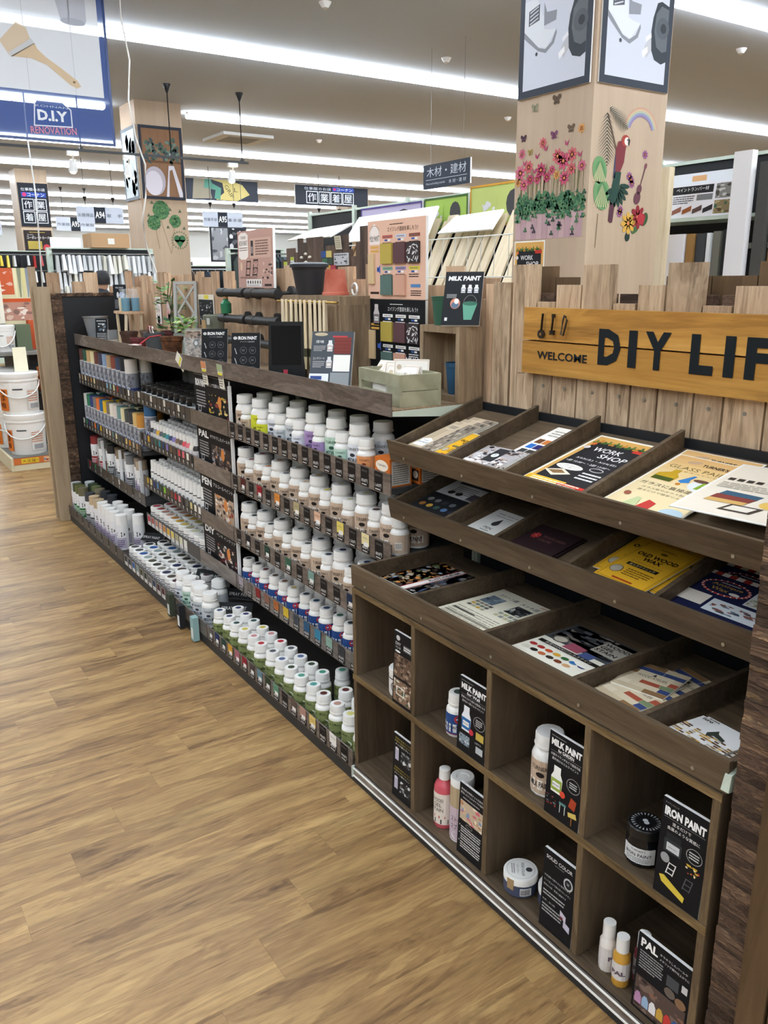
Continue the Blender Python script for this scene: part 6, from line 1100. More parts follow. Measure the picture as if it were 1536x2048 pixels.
def c_aging(dark):
    bg, fg = ('#17191d', '#e9e9e9') if dark else ('#e6bda6', '#3a2c28')
    def f(p, w_, h):
        p.text('エイジング塗装を楽しもう!!', w_*.62, h*.85, h*.06, fg, w_*.52, 'c', bold=.01); p.lines(w_*.4, h*.93, w_*.64, h*.95, 1, fg, 3)
        if dark: pbottle(p, w_*.15, h*.66, h*.22, '#d8d4d4', '#8a7f80')
        else: p.poly([(w_*.03, h*.7), (w_*.03, h*.86), (w_*.12, h*.97), (w_*.22, h*.86), (w_*.22, h*.7)], '#f2e8e2', 2); p.text('MILK PAINT', w_*.125, h*.74, h*.07, '#33292a', w_*.18, 'c'); p.ring(w_*.125, h*.86, w_*.085, h*.08, .001, '#4a3a3a', 3)
        p.rect(w_*.05, h*.65, w_*.2, h*.68, '#d8aa5a', 3); p.rect(w_*.05, h*.6, w_*.2, h*.63, '#d8aa5a', 3); p.poly([(w_*.18, h*.38), (w_*.23, h*.44), (w_*.23, h*.32)], '#4a6ac0', 4); p.rect(w_*.17, h*.35, w_*.2, h*.41, '#4a6ac0', 4)
        for i, c in enumerate(['#c4615c', '#cfd4e6', '#8f4f44', '#7fb39c', '#9a94c4', '#e3d848']):
            x, y = w_*(.36+.23*(i % 3)), h*(.77-.4*(i//3)); p.rect(x-w_*.09, y, x+w_*.09, y+h*.04, '#f0f0ee' if dark else c, 3); p.lines(x-w_*.07, y+h*.008, x+w_*.07, y+h*.03, 1, '#77706a', 4); p.rect(x-w_*.05, y-h*.035, x, y-h*.012, '#3f62a8', 3); p.rect(x+w_*.005, y-h*.035, x+w_*.05, y-h*.012, '#f2f2f2', 3); p.lines(x-w_*.09, y-h*.1, x+w_*.09, y-h*.045, 2, fg, 3)
        p.rect(w_*.76, h*.15, w_*.92, h*.19, '#f0f0ee' if dark else '#5a86b8', 3); p.lines(w_*.76, h*.04, w_*.94, h*.12, 3, fg, 3); p.rect(w_*.04, h*.06, w_*.2, h*.09, fg, 2)
        if dark: p.text('MILK PAINT', w_*.68, h*.18, h*.09, '#f2f2f2', w_*.4, bold=.03, skew=.15, L=6)
    return bg, f
for dark, z, lb in ((0, 1.463, 'pink milk paint ageing panel with wooden sample tiles'), (1, 1.205, 'black milk paint ageing panel under the pink one')):
    bg, f = c_aging(dark); t = card('exhibit_board', lb, 'display board', .34, .256, .01, bg, f, (-.42, .45, z), 0, 0)
    for i, c in enumerate(['#b9a54a', '#5c3c40', '#33292c', '#56706a', '#d0a08a']):
        x, zz = -.17+.34*(.355+.23*(i % 3)), .256*(.45-.4*(i//3)); MB().box(x-.034, -.008, zz+(.0 if i < 3 else .0), x+.034, -.001, zz+.1*.66, c).build('sample_tile', MATTE, t)
        if i == 2:
            q = Print(); r = random.Random(4); [q.oval(r.uniform(.004, .064), r.uniform(.004, .062), .008, .002, '#e6e6e6', 1, 6, r.uniform(0, 3)) for k_ in range(26)]; inst(q.mesh('print'), 'print', t, loc=(x-.034, -.0083, zz))
    MB().box(-.16, -.008, .05, -.125, -.001, .15, '#d3b98f').build('sample_tile', MATTE, t)
# crate with cards
t = thing('slatted_crate', 'grey green wooden crate holding white cards', 'crate', (-.15, .275, Z), -.12); CR = mottled('crate_paint', '#8f8e76', '#aaa88e', 14, .75)
for x0, y0, z0, x1, y1, z1 in ((-.14, -.07, .0, .14, -.06, .035), (-.14, -.07, .058, .14, -.06, .095), (-.14, .06, 0, .14, .07, .095), (.13, -.06, 0, .14, .06, .046), (.13, -.06, .048, .14, .06, .095), (-.14, -.06, 0, -.13, .06, .095), (-.13, -.06, 0, .13, .06, .008), (.06, -.0695, .035, .14, -.0605, .058), (-.14, -.0695, .035, -.12, -.0605, .058)): boxpart('slat', CR, t, x0, y0, z0, x1, y1, z1)
def c_note(p, w_, h): p.frame(.003, .003, w_-.003, h-.003, .001, '#b98a5a', 3); p.oval(w_*.15, h*.7, w_*.07, h*.1, '#c9b8a0', 3); p.text('さらに詳しく', w_*.55, h*.6, h*.11, '#5a4a40', w_*.5, 'c'); p.text('使い方ガイド', w_*.5, h*.4, h*.11, '#8a5a40', w_*.6, 'c'); p.lines(w_*.2, h*.12, w_*.8, h*.3, 2, '#a89a8a', 3)
for k_, (x, y, rz, tl) in enumerate(((-.13, .26, .5, -.5), (-.16, .285, .6, -.35), (-.2, .28, .3, -.6), (-.12, .3, .75, -.2), (-.24, .27, .2, -.75))):
    card('note_card', 'white note card with brown print tucked in the crate', 'card', .11, .08, .003, '#f1ece4', c_note, (x, y, Z+.035+.004*k_), rz, tl, 'note cards in the crate', edge='#c9a98a')
t = thing('leaflet', 'white folded leaflet seen through the crate gap', 'leaflet', (-.22, .225, Z+.009), -.12); MB().box(0, 0, 0, .09, .03, .05, '#ece9e4').build('paper', INK, t); MB().box(.02, -.0008, .014, .05, 0, .024, '#c46a4a').build('print', INK, t)
# box shelf with pails
t = thing('box_shelf', 'open weathered wooden box with the green pail on top', 'box'); a0, a1, c0, c1, zt = -.2, .0, .392, .483, 1.39
boxpart('board', BOXW, t, a0, c0, zt-.02, a1-.018, c1, zt); boxpart('board', BOXW, t, a0, c0, Z, a1-.018, c1, Z+.018); boxpart('side', BOXW, t, a1-.018, c0, Z, a1, c1, zt); boxpart('side', BOXW, t, a0, c0, Z+.018, a0+.018, c1, zt-.02); boxpart('back', BOXW, t, a0+.018, c1-.008, Z+.018, a1-.018, c1, zt-.02)
bucket('green metal pail with wire handle beside the MILK PAINT card', -.125, .437, 1.3906, .045, .036, .085, flat('green_pail', '#33604f', .4))
bucket('blue metal pail inside the wooden box', -.065, .437, Z+.0186, .036, .028, .095, flat('blue_pail', '#2f5573', .4), hz=-.9)
def c_mp(p, w_, h):
    p.text('MILK PAINT', w_*.5, h*.83, h*.085, '#f4f4f4', w_*.84, 'c', bold=.04, skew=.1)
    for i in range(3): pbottle(p, w_*(.5+.17*i), h*.6, h*.12, '#e3e4e8', '#8f8f98')
    p.oval(w_*.32, h*.4, w_*.13, h*.1, '#c9846a', 3); p.oval(w_*.32, h*.37, w_*.1, h*.06, '#5a6f86', 4); p.oval(w_*.35, h*.44, w_*.06, h*.05, '#e6e3e0', 5); p.poly([(w_*.58, h*.1), (w_*.78, h*.1), (w_*.9, h*.4), (w_*.52, h*.4)], '#5f9a84', 3); p.oval(w_*.71, h*.4, w_*.19, h*.04, '#3a6a58', 4); p.ring(w_*.71, h*.42, w_*.17, h*.14, .001, '#8a8a8a', 2); p.lines(w_*.08, h*.5, w_*.35, h*.58, 3, '#aaaaaa', 3); p.rect(w_*.08, h*.08, w_*.15, h*.14, '#d8d8d8', 3)
card('pop_card', 'black MILK PAINT card with green pail leaning on the wooden box', 'card', .115, .18, .006, '#1a1c20', c_mp, (-.01, .4, 1.391), .75, -.55)
# ------------------------------------------------------------------ hanging banner, track, cords
t = thing('hanging_banner', 'large blue framed DIY RENOVATION banner with a paint brush', 'banner', (-6.5, 1.4, 2.77))
m, nt, bs = newmat('banner_film'); a = nt.nodes.new('ShaderNodeAttribute'); a.attribute_name = 'Col'; nt.links.new(a.outputs['Color'], bs.inputs['Base Color']); bs.inputs['Roughness'].default_value = .7; bs.inputs['Alpha'].default_value = .86
bw, bh = 2.4, 1.25
p = Print(); p.rect(-bw, 0, 0, bh, '#2f5196', 1); p.rect(-bw+.08, .40, -.07, bh, '#e3e6ea', 2)
for x in (-.32, -.72, -1.1, -1.6): p.rect(x-.003, .40, x+.003, bh, '#c9ccd2', 3)
p.poly([(-.4, 1.02), (-.38, .98), (-.2, .98), (-.17, 1.02), (-.17, bh), (-.45, bh)], '#c3c6d0', 3); p.oval(-.29, 1.0, .11, .03, '#b3b7c4', 4)
p.poly([(-.93, .77), (-.86, .66), (-.66, .78), (-.70, .9), (-.78, .93)], '#d8c3a8', 4); p.poly([(-.87, .68), (-.84, .65), (-.64, .78), (-.665, .82)], '#c9cbcd', 5)
p.poly([(-.85, .655), (-.64, .785), (-.62, .74), (-.55, .68), (-.42, .6), (-.30, .52), (-.27, .475), (-.31, .455), (-.37, .48), (-.55, .62), (-.68, .66)], '#d6bd9c', 5); p.oval(-.33, .505, .012, .01, '#77603f', 6, 8)
p.poly([(-.7, .3), (-.68, .33), (-.45, .33), (-.38, .27), (-.38, .12), (-.72, .11)], '#e6ebf4', 3); p.poly([(-.69, .295), (-.675, .32), (-.455, .32), (-.39, .265), (-.39, .13), (-.71, .12)], '#2f5196', 4)
p.text('KOHNAN', -.55, .272, .018, '#c9d3e6', .28, 'c', L=5); p.text('D.I.Y', -.55, .16, .09, '#eef2f8', .26, 'c', bold=.04, L=5); p.text('RENOVATION', -.55, .045, .06, '#d88aa0', .4, 'c', bold=.01, L=5, rot=.04)
inst(p.mesh('film', .0012, mat=m), 'film', t, rz=PI/2); MB().box(-.012, -bw, -.01, .012, 0, .012, '#243f78').build('bottom_rail', PLAS, t); MB().box(-.005, -.02, 0, .008, 0.0, bh, '#243f78').build('edge', PLAS, t)
t = thing('light_track', 'long black lighting track hung on two thin rods', 'light track', (-9.6, 0, 3.12)); BT = flat('track_black', '#1b1c1f', .4)
MB().box(-.017, -.6, 0, .017, 4.2, .03).build('track', BT, t)
for y in (1.9, 3.08, 4.11): MB().tube([(0, y, .03), (0, y, .91)], .008, 8).build('rod', BT, t); MB().lathe([(.008, .8), (.012, .8), (.055, .9), (.055, .91), (0, .91)], 14).build('ceiling_cup', BT, t, loc=(0, y, 0)); MB().box(-.02, y-.02, .0, .02, y+.02, .06).build('clamp', BT, t)
BULB = flat('warm_bulb', '#fff0d2', .4, emit=45)
for k_, y in enumerate((1.79, 2.5, 3.96)):
    t = thing('spotlight', 'white spotlight clipped under the black track', 'spotlight', (-9.6, y, 3.12), 0, 'spotlights on the track'); MB().box(-.03, -.07, -.05, .03, .07, 0).build('adapter', WHITE, t); MB().tube([(0, 0, -.05), (0, 0, -.12)], .012, 8).build('arm', WHITE, t); b = MB(); b.lathe([(.035, -.1), (.04, -.12), (.055, -.24), (.05, -.24), (.03, -.13)], 14); b.xf(Matrix.Rotation(.25, 4, 'Y')); b.build('shade', WHITE, t); b = MB(); b.lathe([(.02, -.2), (.044, -.235), (.03, -.262), (0, -.27)], 12); b.xf(Matrix.Rotation(.25, 4, 'Y')); b.build('bulb', BULB, t)
cx = -6.2; t = MB().tube([(cx, 1.46, CEIL), (cx, 1.45, 3.8), (cx, 1.50, 3.45), (cx, 1.46, 3.12), (cx, 1.50, 2.8), (cx, 1.57, 2.58), (cx, 1.55, 2.3), (cx, 1.50, 2.09), (cx, 1.52, 1.85), (cx, 1.6, 1.6), (cx, 1.62, 1.0)], .008, 6, '#e9e7e2').build('loose_cable', PLAS); tag(t, 'white power cord hanging loose from ceiling beside the banner', 'cord')
t = MB().tube([(-8, .95, CEIL), (-8, .93, 3.0), (-8, .95, 2.4), (-8, .9, 1.2)], .008, 6, '#dcdcd8').build('loose_cable', PLAS); tag(t, 'white cord hanging past the workwear pillar', 'cord')
# ------------------------------------------------------------------ signs far down the store
def aisle(label, y0, z0, no, l1, l2, w_=.98, h=.33, x=-17):
    def f(p, W, H): p.rect(W*.37, 0, W*.61, H, '#2a2e38', 2); p.text(no, W*.49, H*.3, H*.42, '#f0f2f4', W*.2, 'c', bold=.02); p.text(l1, W*.185, H*.36, H*.22, '#3a404c', W*.32, 'c'); p.text(l2, W*.8, H*.36, H*.22, '#3a404c', W*.34, 'c')
    t = card('aisle_sign', label, 'sign', w_, h, .02, '#c3cad8', f, (x, y0+w_/2, z0), PI/2, 0, 'hanging aisle signs', step=.002)
    for s_ in (-.3, .3): MB().tube([(s_*w_, .01, h), (s_*w_, .01, CEIL-z0)], .006, 5).build('rod', BT, t); MB().lathe([(.008, 0), (.05, .1), (0, .1)], 10).build('cup', BT, t, loc=(s_*w_, .01, CEIL-z0-.101 if x < -18 else h+.1))
aisle('hanging aisle sign A94 for bargain goods', 3.65, 2.74, 'A94', 'お買得品', '軍　手'); aisle('hanging aisle sign A95 for work gloves', 6.45, 2.74, 'A95', '作業手袋', '革 手 袋'); aisle('hanging aisle sign A96 for work gloves and socks', 9.3, 2.72, 'A96', '作業手袋', '作業靴下')
aisle('smaller hanging aisle sign A95 behind the A94 sign', 4.6, 2.9, 'A95', '作業服', '作業服', 1.05, .36, -23); aisle('hanging aisle sign A94 beside the workwear pillar', 2.2, 2.75, 'A94', '作業服', '作業服', 1.0, .36, -23)
def f_wear(p, W, H):
    p.text('仕事服のお店', W*.12, H*.78, H*.15, '#c3cad6', W*.36); p.rect(W*.5, H*.76, W*.8, H*.98, '#2f4a9c', 2); p.oval(W*.53, H*.87, W*.02, H*.07, '#c83a6a', 3); p.text('コーナン', W*.56, H*.79, H*.15, '#eef0f4', W*.22, bold=.02)
    for i, ch in enumerate('作業着屋'): x = W*(.145+.165*i); p.frame(x, H*.1, x+W*.155, H*.72, W*.008, '#c9d0da', 3); p.text(ch, x+W*.077, H*.2, H*.42, '#c9d0da', W*.11, 'c', bold=.03)
card('store_sign', 'large dark workwear shop sign hung under the ceiling', 'sign', 2.3, .5, .04, '#23262e', f_wear, (-19, 11.05, 3.5), PI/2, 0, step=.002)
def f_glove(p, W, H): p.poly([(W*.08, H*.05), (W*.11, H), (W*.3, H), (W*.35, H*.1)], '#7d7666', 2); p.poly([(W*.26, H), (W*.24, H*.6), (W*.4, H*.5), (W*.38, H*.1), (W*.46, H*.05), (W*.48, H*.6), (W*.36, H*.8), (W*.34, H)], '#4a7a6a', 3); p.poly([(W*.34, H), (W*.5, H*.85), (W*.52, H*.4), (W*.4, H*.04), (W*.7, H*.02), (W*.88, H*.35), (W*.78, H*.8), (W*.6, H)], '#a89a62', 2); p.text('GRIP', W*.52, H*.7, H*.2, '#4a4530', W*.18, rot=-1.0); p.text('L', W*.66, H*.45, H*.2, '#4a4530', W*.05)
card('glove_banner', 'dark banner with a yellow grip glove hung under the ceiling', 'banner', 1.95, .5, .03, '#2b2f38', f_glove, (-19, 7.83, 3.5), PI/2, 0, step=.002)
def f_wood(p, W, H): p.text('木材・建材', W*.5, H*.48, H*.4, '#c9d0da', W*.84, 'c', bold=.03); p.rect(W*.06, H*.36, W*.94, H*.38, '#c9d0da', 3); p.text('Wood and building materials', W*.06, H*.14, H*.12, '#c9d0da', W*.42); p.text('木 材・建 材', W*.56, H*.12, H*.16, '#c9d0da', W*.36)
t = card('department_sign', 'dark hanging sign for lumber and building materials', 'sign', .87, .265, .02, '#3a404b', f_wood, (-6.06, 5.0, 2.55))
for s_ in (-.3, .3): MB().tube([(s_, .01, .265), (s_, .01, CEIL-2.55)], .002, 5).build('wire', STEEL, t)
def f_p3(p, W, H):
    p.text('仕事服のお店', W*.5, H*.82, H*.07, '#e6ebf2', W*.8, 'c', bold=.02); p.rect(W*.1, H*.68, W*.92, H*.79, '#2f4a9c', 2); p.oval(W*.2, H*.735, W*.07, H*.045, '#c83a6a', 3); p.text('コーナン', W*.58, H*.695, H*.08, '#f2f4f8', W*.56, 'c', bold=.02)
    for i, ch in enumerate('作業着屋'): x, y = W*(.1+.42*(i % 2)), H*(.37-.29*(i//2)); p.frame(x, y, x+W*.39, y+H*.27, W*.02, '#e6ebf2', 3); p.text(ch, x+W*.195, y+H*.05, H*.17, '#e6ebf2', W*.26, 'c', bold=.04)
card('pillar_sign', 'dark workwear shop sign with four framed characters on the pillar', 'sign', .66, .95, .02, '#23262e', f_p3, (-19.475, 3.345, 2.78), PI/2, 0, step=.002)
def f_p4(p, W, H): p.text('コーポレートカード', W*.5, H*.74, H*.09, '#f0f0f0', W*.8, 'c', bold=.02); p.text('コーナン', W*.12, H*.84, H*.05, '#f0f0f0', W*.22); p.rect(W*.12, H*.44, W*.62, H*.68, '#a8964a', 2); p.oval(W*.78, H*.48, W*.13, H*.11, '#b8404a', 3); p.lines(W*.12, H*.12, W*.85, H*.36, 3, '#c9c9c9', 3); p.lines(W*.2, H*.92, W*.8, H*.96, 1, '#b8a24a', 3)
card('pillar_poster', 'dark corporate card poster with gold card below the workwear sign', 'poster', .62, .75, .01, '#332c2c', f_p4, (-19.475, 3.345, 1.95), PI/2, 0, step=.002)
# ------------------------------------------------------------------ lumber department behind the pillar
lw = thing('lumber_shelving', 'tall black backed shelving with mint posts behind the lumber', 'shelving')
for i in range(8):
    x = -8.9+i*1.2; boxpart('back_panel', BLACKP, lw, x+.03, 4.8, .1, x+1.17, 4.82, 2.40); boxpart('post', MINT, lw, x-.03, 4.76, 0, x+.03, 4.8, 2.46); boxpart('top_rail', MINT, lw, x+.03, 4.78, 2.40, x+1.17, 4.8, 2.425)
boxpart('shelf', MINT, lw, -3.6, 4.4, 1.94, -.3, 4.78, 1.965); boxpart('beam', MINT, lw, -3.6, 4.74, 1.74, -.3, 4.78, 1.78); boxpart('base', MINT, lw, -8.9, 4.37, .02, .4, 4.75, .118)
for x0, x1, z0, z1, c, fr, lb in ((-7.4, -6.1, 2.05, 2.39, '#b9b0cc', '#5a4a8a', 'purple framed header panel above the lumber'), (-6.05, -5.28, 2.05, 2.4, '#a8c860', '#4a6a3a', 'lime green header panel above the lumber'), (-5.24, -4.3, 2.05, 2.46, '#c3cf7a', '#d8a03a', 'orange framed header panel with door pictures')):
    def f_hd(p, W, H, c=c, fr=fr): p.frame(0, 0, W, H, .02, fr, 4); p.photo(W*.2, H*.1, W*.45, H*.8, [c, '#d8d8dc', '#8a9aa8'], 2, 2, 2, 3); p.oval(W*.72, H*.5, W*.12, H*.32, '#4a4a4c', 3, 12)
    card('header_sign', lb, 'sign', x1-x0, z1-z0, .02, c, f_hd, ((x0+x1)/2, 4.7, z0), step=.002)
for k_, (x0, x1, za, zb, ya, yb) in enumerate(((-8.5, -7.35, 2.05, 2.2, 4.2, 4.55), (-7.26, -5.54, 1.98, 2.27, 4.35, 4.5), (-5.42, -4.55, 2.0, 2.17, 4.4, 4.55))):
    o = MB().hexa([(x0, ya, za), (x1, ya, za), (x1, ya+.02, za-.01), (x0, ya+.02, za-.01)], [(x0+.12, yb, zb), (x1, yb, zb+.02), (x1, yb+.02, zb+.01), (x0+.12, yb+.02, zb-.01)]).build('header_board', flat('bright_board', '#f6f8f8', .5)); tag(o, 'plain white header board tilted above the lumber rack, %s' % ('over the dark fence', 'widest of the three', 'beside the pillar')[k_], 'board', 'white header boards')
r = random.Random(21); x = -7.3; i = 0
while x < -3.9:
    w_ = r.uniform(.07, .17); L_ = r.uniform(1.35, 1.5); o = inst(MB().box(-w_/2, -.012, 0, w_/2, .012, L_).mesh('lumber_board', PINE if x > -5.8 else wood('tan_lumber', [(.2, '#8a6a48'), (.5, '#b08e66'), (.8, '#c4a47c')], 2, 10, 6) if 'tan_lumber' not in MATS else PINE if x > -5.8 else MATS['tan_lumber']), 'lumber_board', None, (x, 3.98+r.uniform(-.02, .02), .866), 0, (-.47, 0, r.uniform(-.015, .015)))
    tag(o, '%s sawn lumber board leaning in the wire rack' % ('pale' if x > -5.8 else 'tan'), 'lumber', 'leaning lumber boards'); x += w_+.03; i += 1
t = thing('wire_rack', 'thin white wire rack across the leaning lumber', 'rack'); b = MB()
for z, y in ((1.93, 4.28), (1.55, 4.1)): b.tube([(-7.4, y, z), (-3.9, y, z)], .006, 5, '#dfe0da')
for i in range(18): b.tube([(-7.35+i*.2, 4.28, 1.93), (-7.15+i*.2, 4.1, 1.55)], .004, 5, '#dfe0da')
b.build('wires', PLAS, t); boxpart('base', MINT, t, -7.4, 3.85, 0, -3.9, 4.35, .85)
for x0, x1, z1, y, c, lb in ((-2.46, -2.36, 2.34, 4.3, None, 'tall pale pine post leaning upright'), (-1.84, -1.7, 2.38, 4.32, '#e9e9ec', 'tall white painted timber post'), (-1.66, -1.58, 2.3, 4.36, '#4a4a48', 'tall charcoal painted timber'), (-1.56, -1.44, 2.3, 4.4, '#8a6a42', 'tall brown stained timber'), (-2.36, -2.22, 1.86, 4.36, '#e6e5ea', 'short thick white painted timber'), (-2.21, -2.15, 1.86, 4.38, '#9a7440', 'short honey stained timber'), (-2.14, -2.06, 1.86, 4.4, '#3c3f42', 'short charcoal timber'), (-2.05, -2.02, 1.86, 4.4, '#dfe3e6', 'thin white painted timber'), (-2.01, -1.95, 1.87, 4.42, '#77776c', 'short grey painted timber'), (-1.94, -1.82, 1.88, 4.44, '#2f3438', 'wide black painted timber')):
    o = MB().box(-(x1-x0)/2, -.03, 0, (x1-x0)/2, .03, z1-.135, c).build('timber', PINE if c is None else MATTE, None, loc=((x0+x1)/2, y-.04 if z1 < 1.9 else y-.03, .1186)); tag(o, lb+' in the lumber department', 'timber', 'painted timbers')
def f_pl(p, W, H):
    p.rect(W*.02, H*.72, W*.66, H*.96, '#26272b', 2); p.text('ペイントランバー材', W*.34, H*.8, H*.12, '#f0f0f0', W*.5, 'c', bold=.02); p.lines(W*.05, H*.42, W*.4, H*.68, 4, '#55555a', 2); p.rect(W*.42, H*.5, W*.66, H*.68, '#77797c', 2); p.photo(W*.7, H*.52, W*.98, H*.96, ['#8a8a88', '#c9c9c6', '#55504c'], 4, 3, 2, 3); p.photo(W*.7, H*.06, W*.98, H*.46, ['#8a7a5a', '#5a4a34', '#b0a078', '#4a6a58'], 4, 3, 2, 5)
    for i, c in enumerate(['#8a5a4a', '#9a5a34', '#5a4440', '#2f2c30']): p.poly([(W*(.06+.16*i), H*.1), (W*(.2+.16*i), H*.2), (W*(.2+.16*i), H*.36), (W*(.06+.16*i), H*.24)], c, 3)
card('lumber_sign', 'white painted lumber price sign with photos on the mint shelf', 'sign', .57, .235, .008, '#e3e2e8', f_pl, (-2.2, 4.42, 1.967), 0, -.1, step=.001)
def f_pl2(p, W, H): p.rect(W*.5, H*.82, W*.68, H*.94, '#d8a878', 2); p.lines(W*.5, H*.2, W*.96, H*.76, 6, '#8a8a8e', 2); p.lines(W*.1, H*.1, W*.26, H*.7, 3, '#8a8a8e', 2); p.photo(W*.3, H*.15, W*.46, H*.7, ['#d8c48a', '#5a86b8', '#e3d8c0'], 2, 2, 2, 1)
card('lumber_sign', 'large pale info board standing behind the painted lumber sign', 'sign', .72, .34, .008, '#dcdfe6', f_pl2, (-2.45, 4.62, 1.967), 0, -.05, step=.001)
# dark fence display
df = thing('plank_fence', 'dark stockade fence display with colour samples beyond the shelf', 'fence'); x = -5.5; r = random.Random(2)
while x < -3.6: w_ = r.uniform(.06, .1); boxpart('plank', DARKW, df, x, 2.6, 0, x+w_-.003, 2.62, r.choice([1.72, 1.78, 1.82, 1.86, 1.9])+(.05 if x > -4.2 else 0)); x += w_
for i, (x, z, cs) in enumerate(((-4.72, 1.72, ('#33508a', '#d0c070')), (-4.7, 1.66, ('#3f6a50', '#3a4a40')), (-4.74, 1.6, ('#d08a90', '#d8a33c', '#a83a48')), (-4.64, 1.54, ('#7a9ac4', '#dfe0d4')))):
    for j, c in enumerate(cs): tag(MB().box(0, 0, 0, .085, .008, .055, c).build('colour_sample', MATTE, None, loc=(x+.09*j, 2.59, z)), '%s sample tile screwed on the dark fence' % cname(c), 'sample tile', 'sample tiles on the dark fence')
def f_tn(p, W, H): p.lines(W*.05, H*.75, W*.95, H*.95, 1, '#55585c', 2); p.photo(W*.06, H*.1, W*.94, H*.68, ['#c9ccd0', '#3a3c40', '#8a8c90'], 4, 2, 2, 2)
card('fence_notice', 'white notice with black photos on the dark fence', 'notice', .24, .1, .004, '#c9ccd0', f_tn, (-4.38, 2.594, 1.65), step=.001)
card('fence_note', 'small cream paper note curling off the dark fence', 'notice', .09, .11, .002, '#cfc8b0', lambda p, W, H: p.lines(W*.1, H*.1, W*.9, H*.9, 5, '#a89f88', 2), (-4.4, 2.585, 1.78), .1, .15)
t = thing('shell_wreath', 'ring of white shells with oval centre on the dark fence', 'ornament', (-5.0, 2.588, 1.66)); 
for i in range(8): a = i*PI/4; b = MB(); b.lathe([(0, -.012), (.016, -.008), (.018, 0), (.01, .012), (0, .014)], 8, '#d8d2c4'); b.build('shell', MATTE, t, loc=(.11*math.cos(a), 0, .1*math.sin(a)))
b = MB(); b.lathe([(0, -.045), (.02, -.03), (.026, 0), (.02, .03), (0, .045)], 10, '#d3cdbd'); b.build('oval_shell', MATTE, t)
for x, z in ((-5.42, 1.6), (-5.28, 1.64)): card('price_card', 'small green topped price card on the dark fence', 'price card', .07, .1, .002, '#d8dcd4', lambda p, W, H: (p.rect(0, H*.7, W, H, '#b8c83c', 2), p.lines(W*.1, H*.1, W*.9, H*.6, 3, '#77777a', 2)), (x, 2.594, z), group='price cards on the dark fence')
# ------------------------------------------------------------------ work clothing racks
def rack(label, x, y0, y1, zs, item, cols, seed, n, cat):
    t = thing('store_rack', label, 'rack'); boxpart('back_panel', BLACKP, t, x-.06, y0, .1, x-.03, y1, zs[-1]+.06); boxpart('top_rail', MINT, t, x-.08, y0, zs[-1]+.06, x+.0, y1, zs[-1]+.075); boxpart('base', MINT, t, x-.4, y0, 0, x+.1, y1, .1)
    for y in (y0, y1): boxpart('post', MINT, t, x-.08, y-.03, 0, x-.02, y+.03, zs[-1]+.075)
    r = random.Random(seed); b = MB()
    for z in zs: b.tube([(x+(.2 if item == 'garment' else .09), y0, z), (x+(.2 if item == 'garment' else .09), y1, z)], .01, 6)
    b.build('rail', STEEL, t)
    for z in zs:
        for y in (y0, y1-.02): boxpart('arm', MINT, t, x-.02, y, z-.01, x+(.2 if item == 'garment' else .09), y+.02, z+.01)
    for z in zs:
        for i in range(n):
            y = y0+.05+(y1-y0-.1)*i/(n-1); c = r.choice(cols); h = r.uniform(.17, .23)
            if item == 'garment':
                b = MB(); b.hexa([(-.14, -.016, -.5), (.14, -.016, -.5), (.14, .016, -.5), (-.14, .016, -.5)], [(-.16, -.014, -.1), (.16, -.014, -.1), (.16, .014, -.1), (-.16, .014, -.1)], c); b.hexa([(-.16, -.014, -.1), (.16, -.014, -.1), (.16, .014, -.1), (-.16, .014, -.1)], [(-.04, -.01, -.03), (.04, -.01, -.03), (.04, .01, -.03), (-.04, .01, -.03)], c); o = b.build('garment', MATTE, None, loc=(x+.2, y, z-.012), rz=r.uniform(-.12, .12)); tag(o, '%s work garment hanging %s' % (cname(c), cat), 'garment', 'garments '+cat); MB().tube([(0, 0, -.04), (0, 0, -.003)], .004, 5, '#d8dcdc').build('hanger', PLAS, o)
            else:
                b = MB(); b.hexa([(-.06, -.024, -h), (.06, -.024, -h), (.06, .022, -h), (-.06, .02, -h)], [(-.05, -.016, -.0), (.05, -.016, -.0), (.05, .012, -.0), (-.05, .016, -.0)], c); o = b.build('glove_pack', GLOSS, None, loc=(x+.13+r.uniform(0, .05), y, z-.022), rot=(r.uniform(-.03, .03), r.uniform(-.2, .2), r.uniform(-.12, .12))); tag(o, '%s packed work gloves hanging %s' % (cname(c), cat), 'glove pack', 'glove packs '+cat)
rack('mint framed rack of packed gloves behind the shelving end', -9, 1.25, 2.5, (1.5, 1.66, 1.86), 'pack', ['#d8dada', '#c9cccc', '#e6e8e8', '#b9bcbc', '#d8d6c8'], 3, 20, 'on the rack behind the fence')
rack('black backed mint rack beside the far pillar', -9.4, 3.75, 4.6, (1.9,), 'garment', ['#3a4450', '#55646c', '#2a2e34', '#6a5a50', '#3c4a48'], 5, 12, 'beside the far pillar')
rack('long mint framed rack of work clothes further back', -14, 4.2, 9.5, (1.75,), 'garment', ['#3a4450', '#55646c', '#2a2e34', '#6a5a50', '#77838a'], 6, 34, 'on the long rack')
rack('mint framed rack behind the workwear pillar', -16, .6, 3.0, (1.75, 2.05), 'pack', ['#d8dada', '#b03a3c', '#e0c84a', '#2a2e34', '#c9cccc'], 8, 20, 'behind the workwear pillar')
t = thing('cardboard_box', 'brown cardboard box on top of the glove rack', 'box', (-9.1, 1.95, 1.9365)); MB().box(-.2, -.22, 0, .2, .25, .17, '#b3906a').build('carton', MATTE, t); MB().box(.201, -.02, .04, .203, .06, .11, '#e0ddd4').build('label', INK, t)
tag(MB().box(-.012, -.16, 0, .012, .2, .12, '#eef0f0').build('white_board', INK, None, loc=(-9.1, 1.45, 1.9365)), 'white blank board standing on the glove rack', 'board')
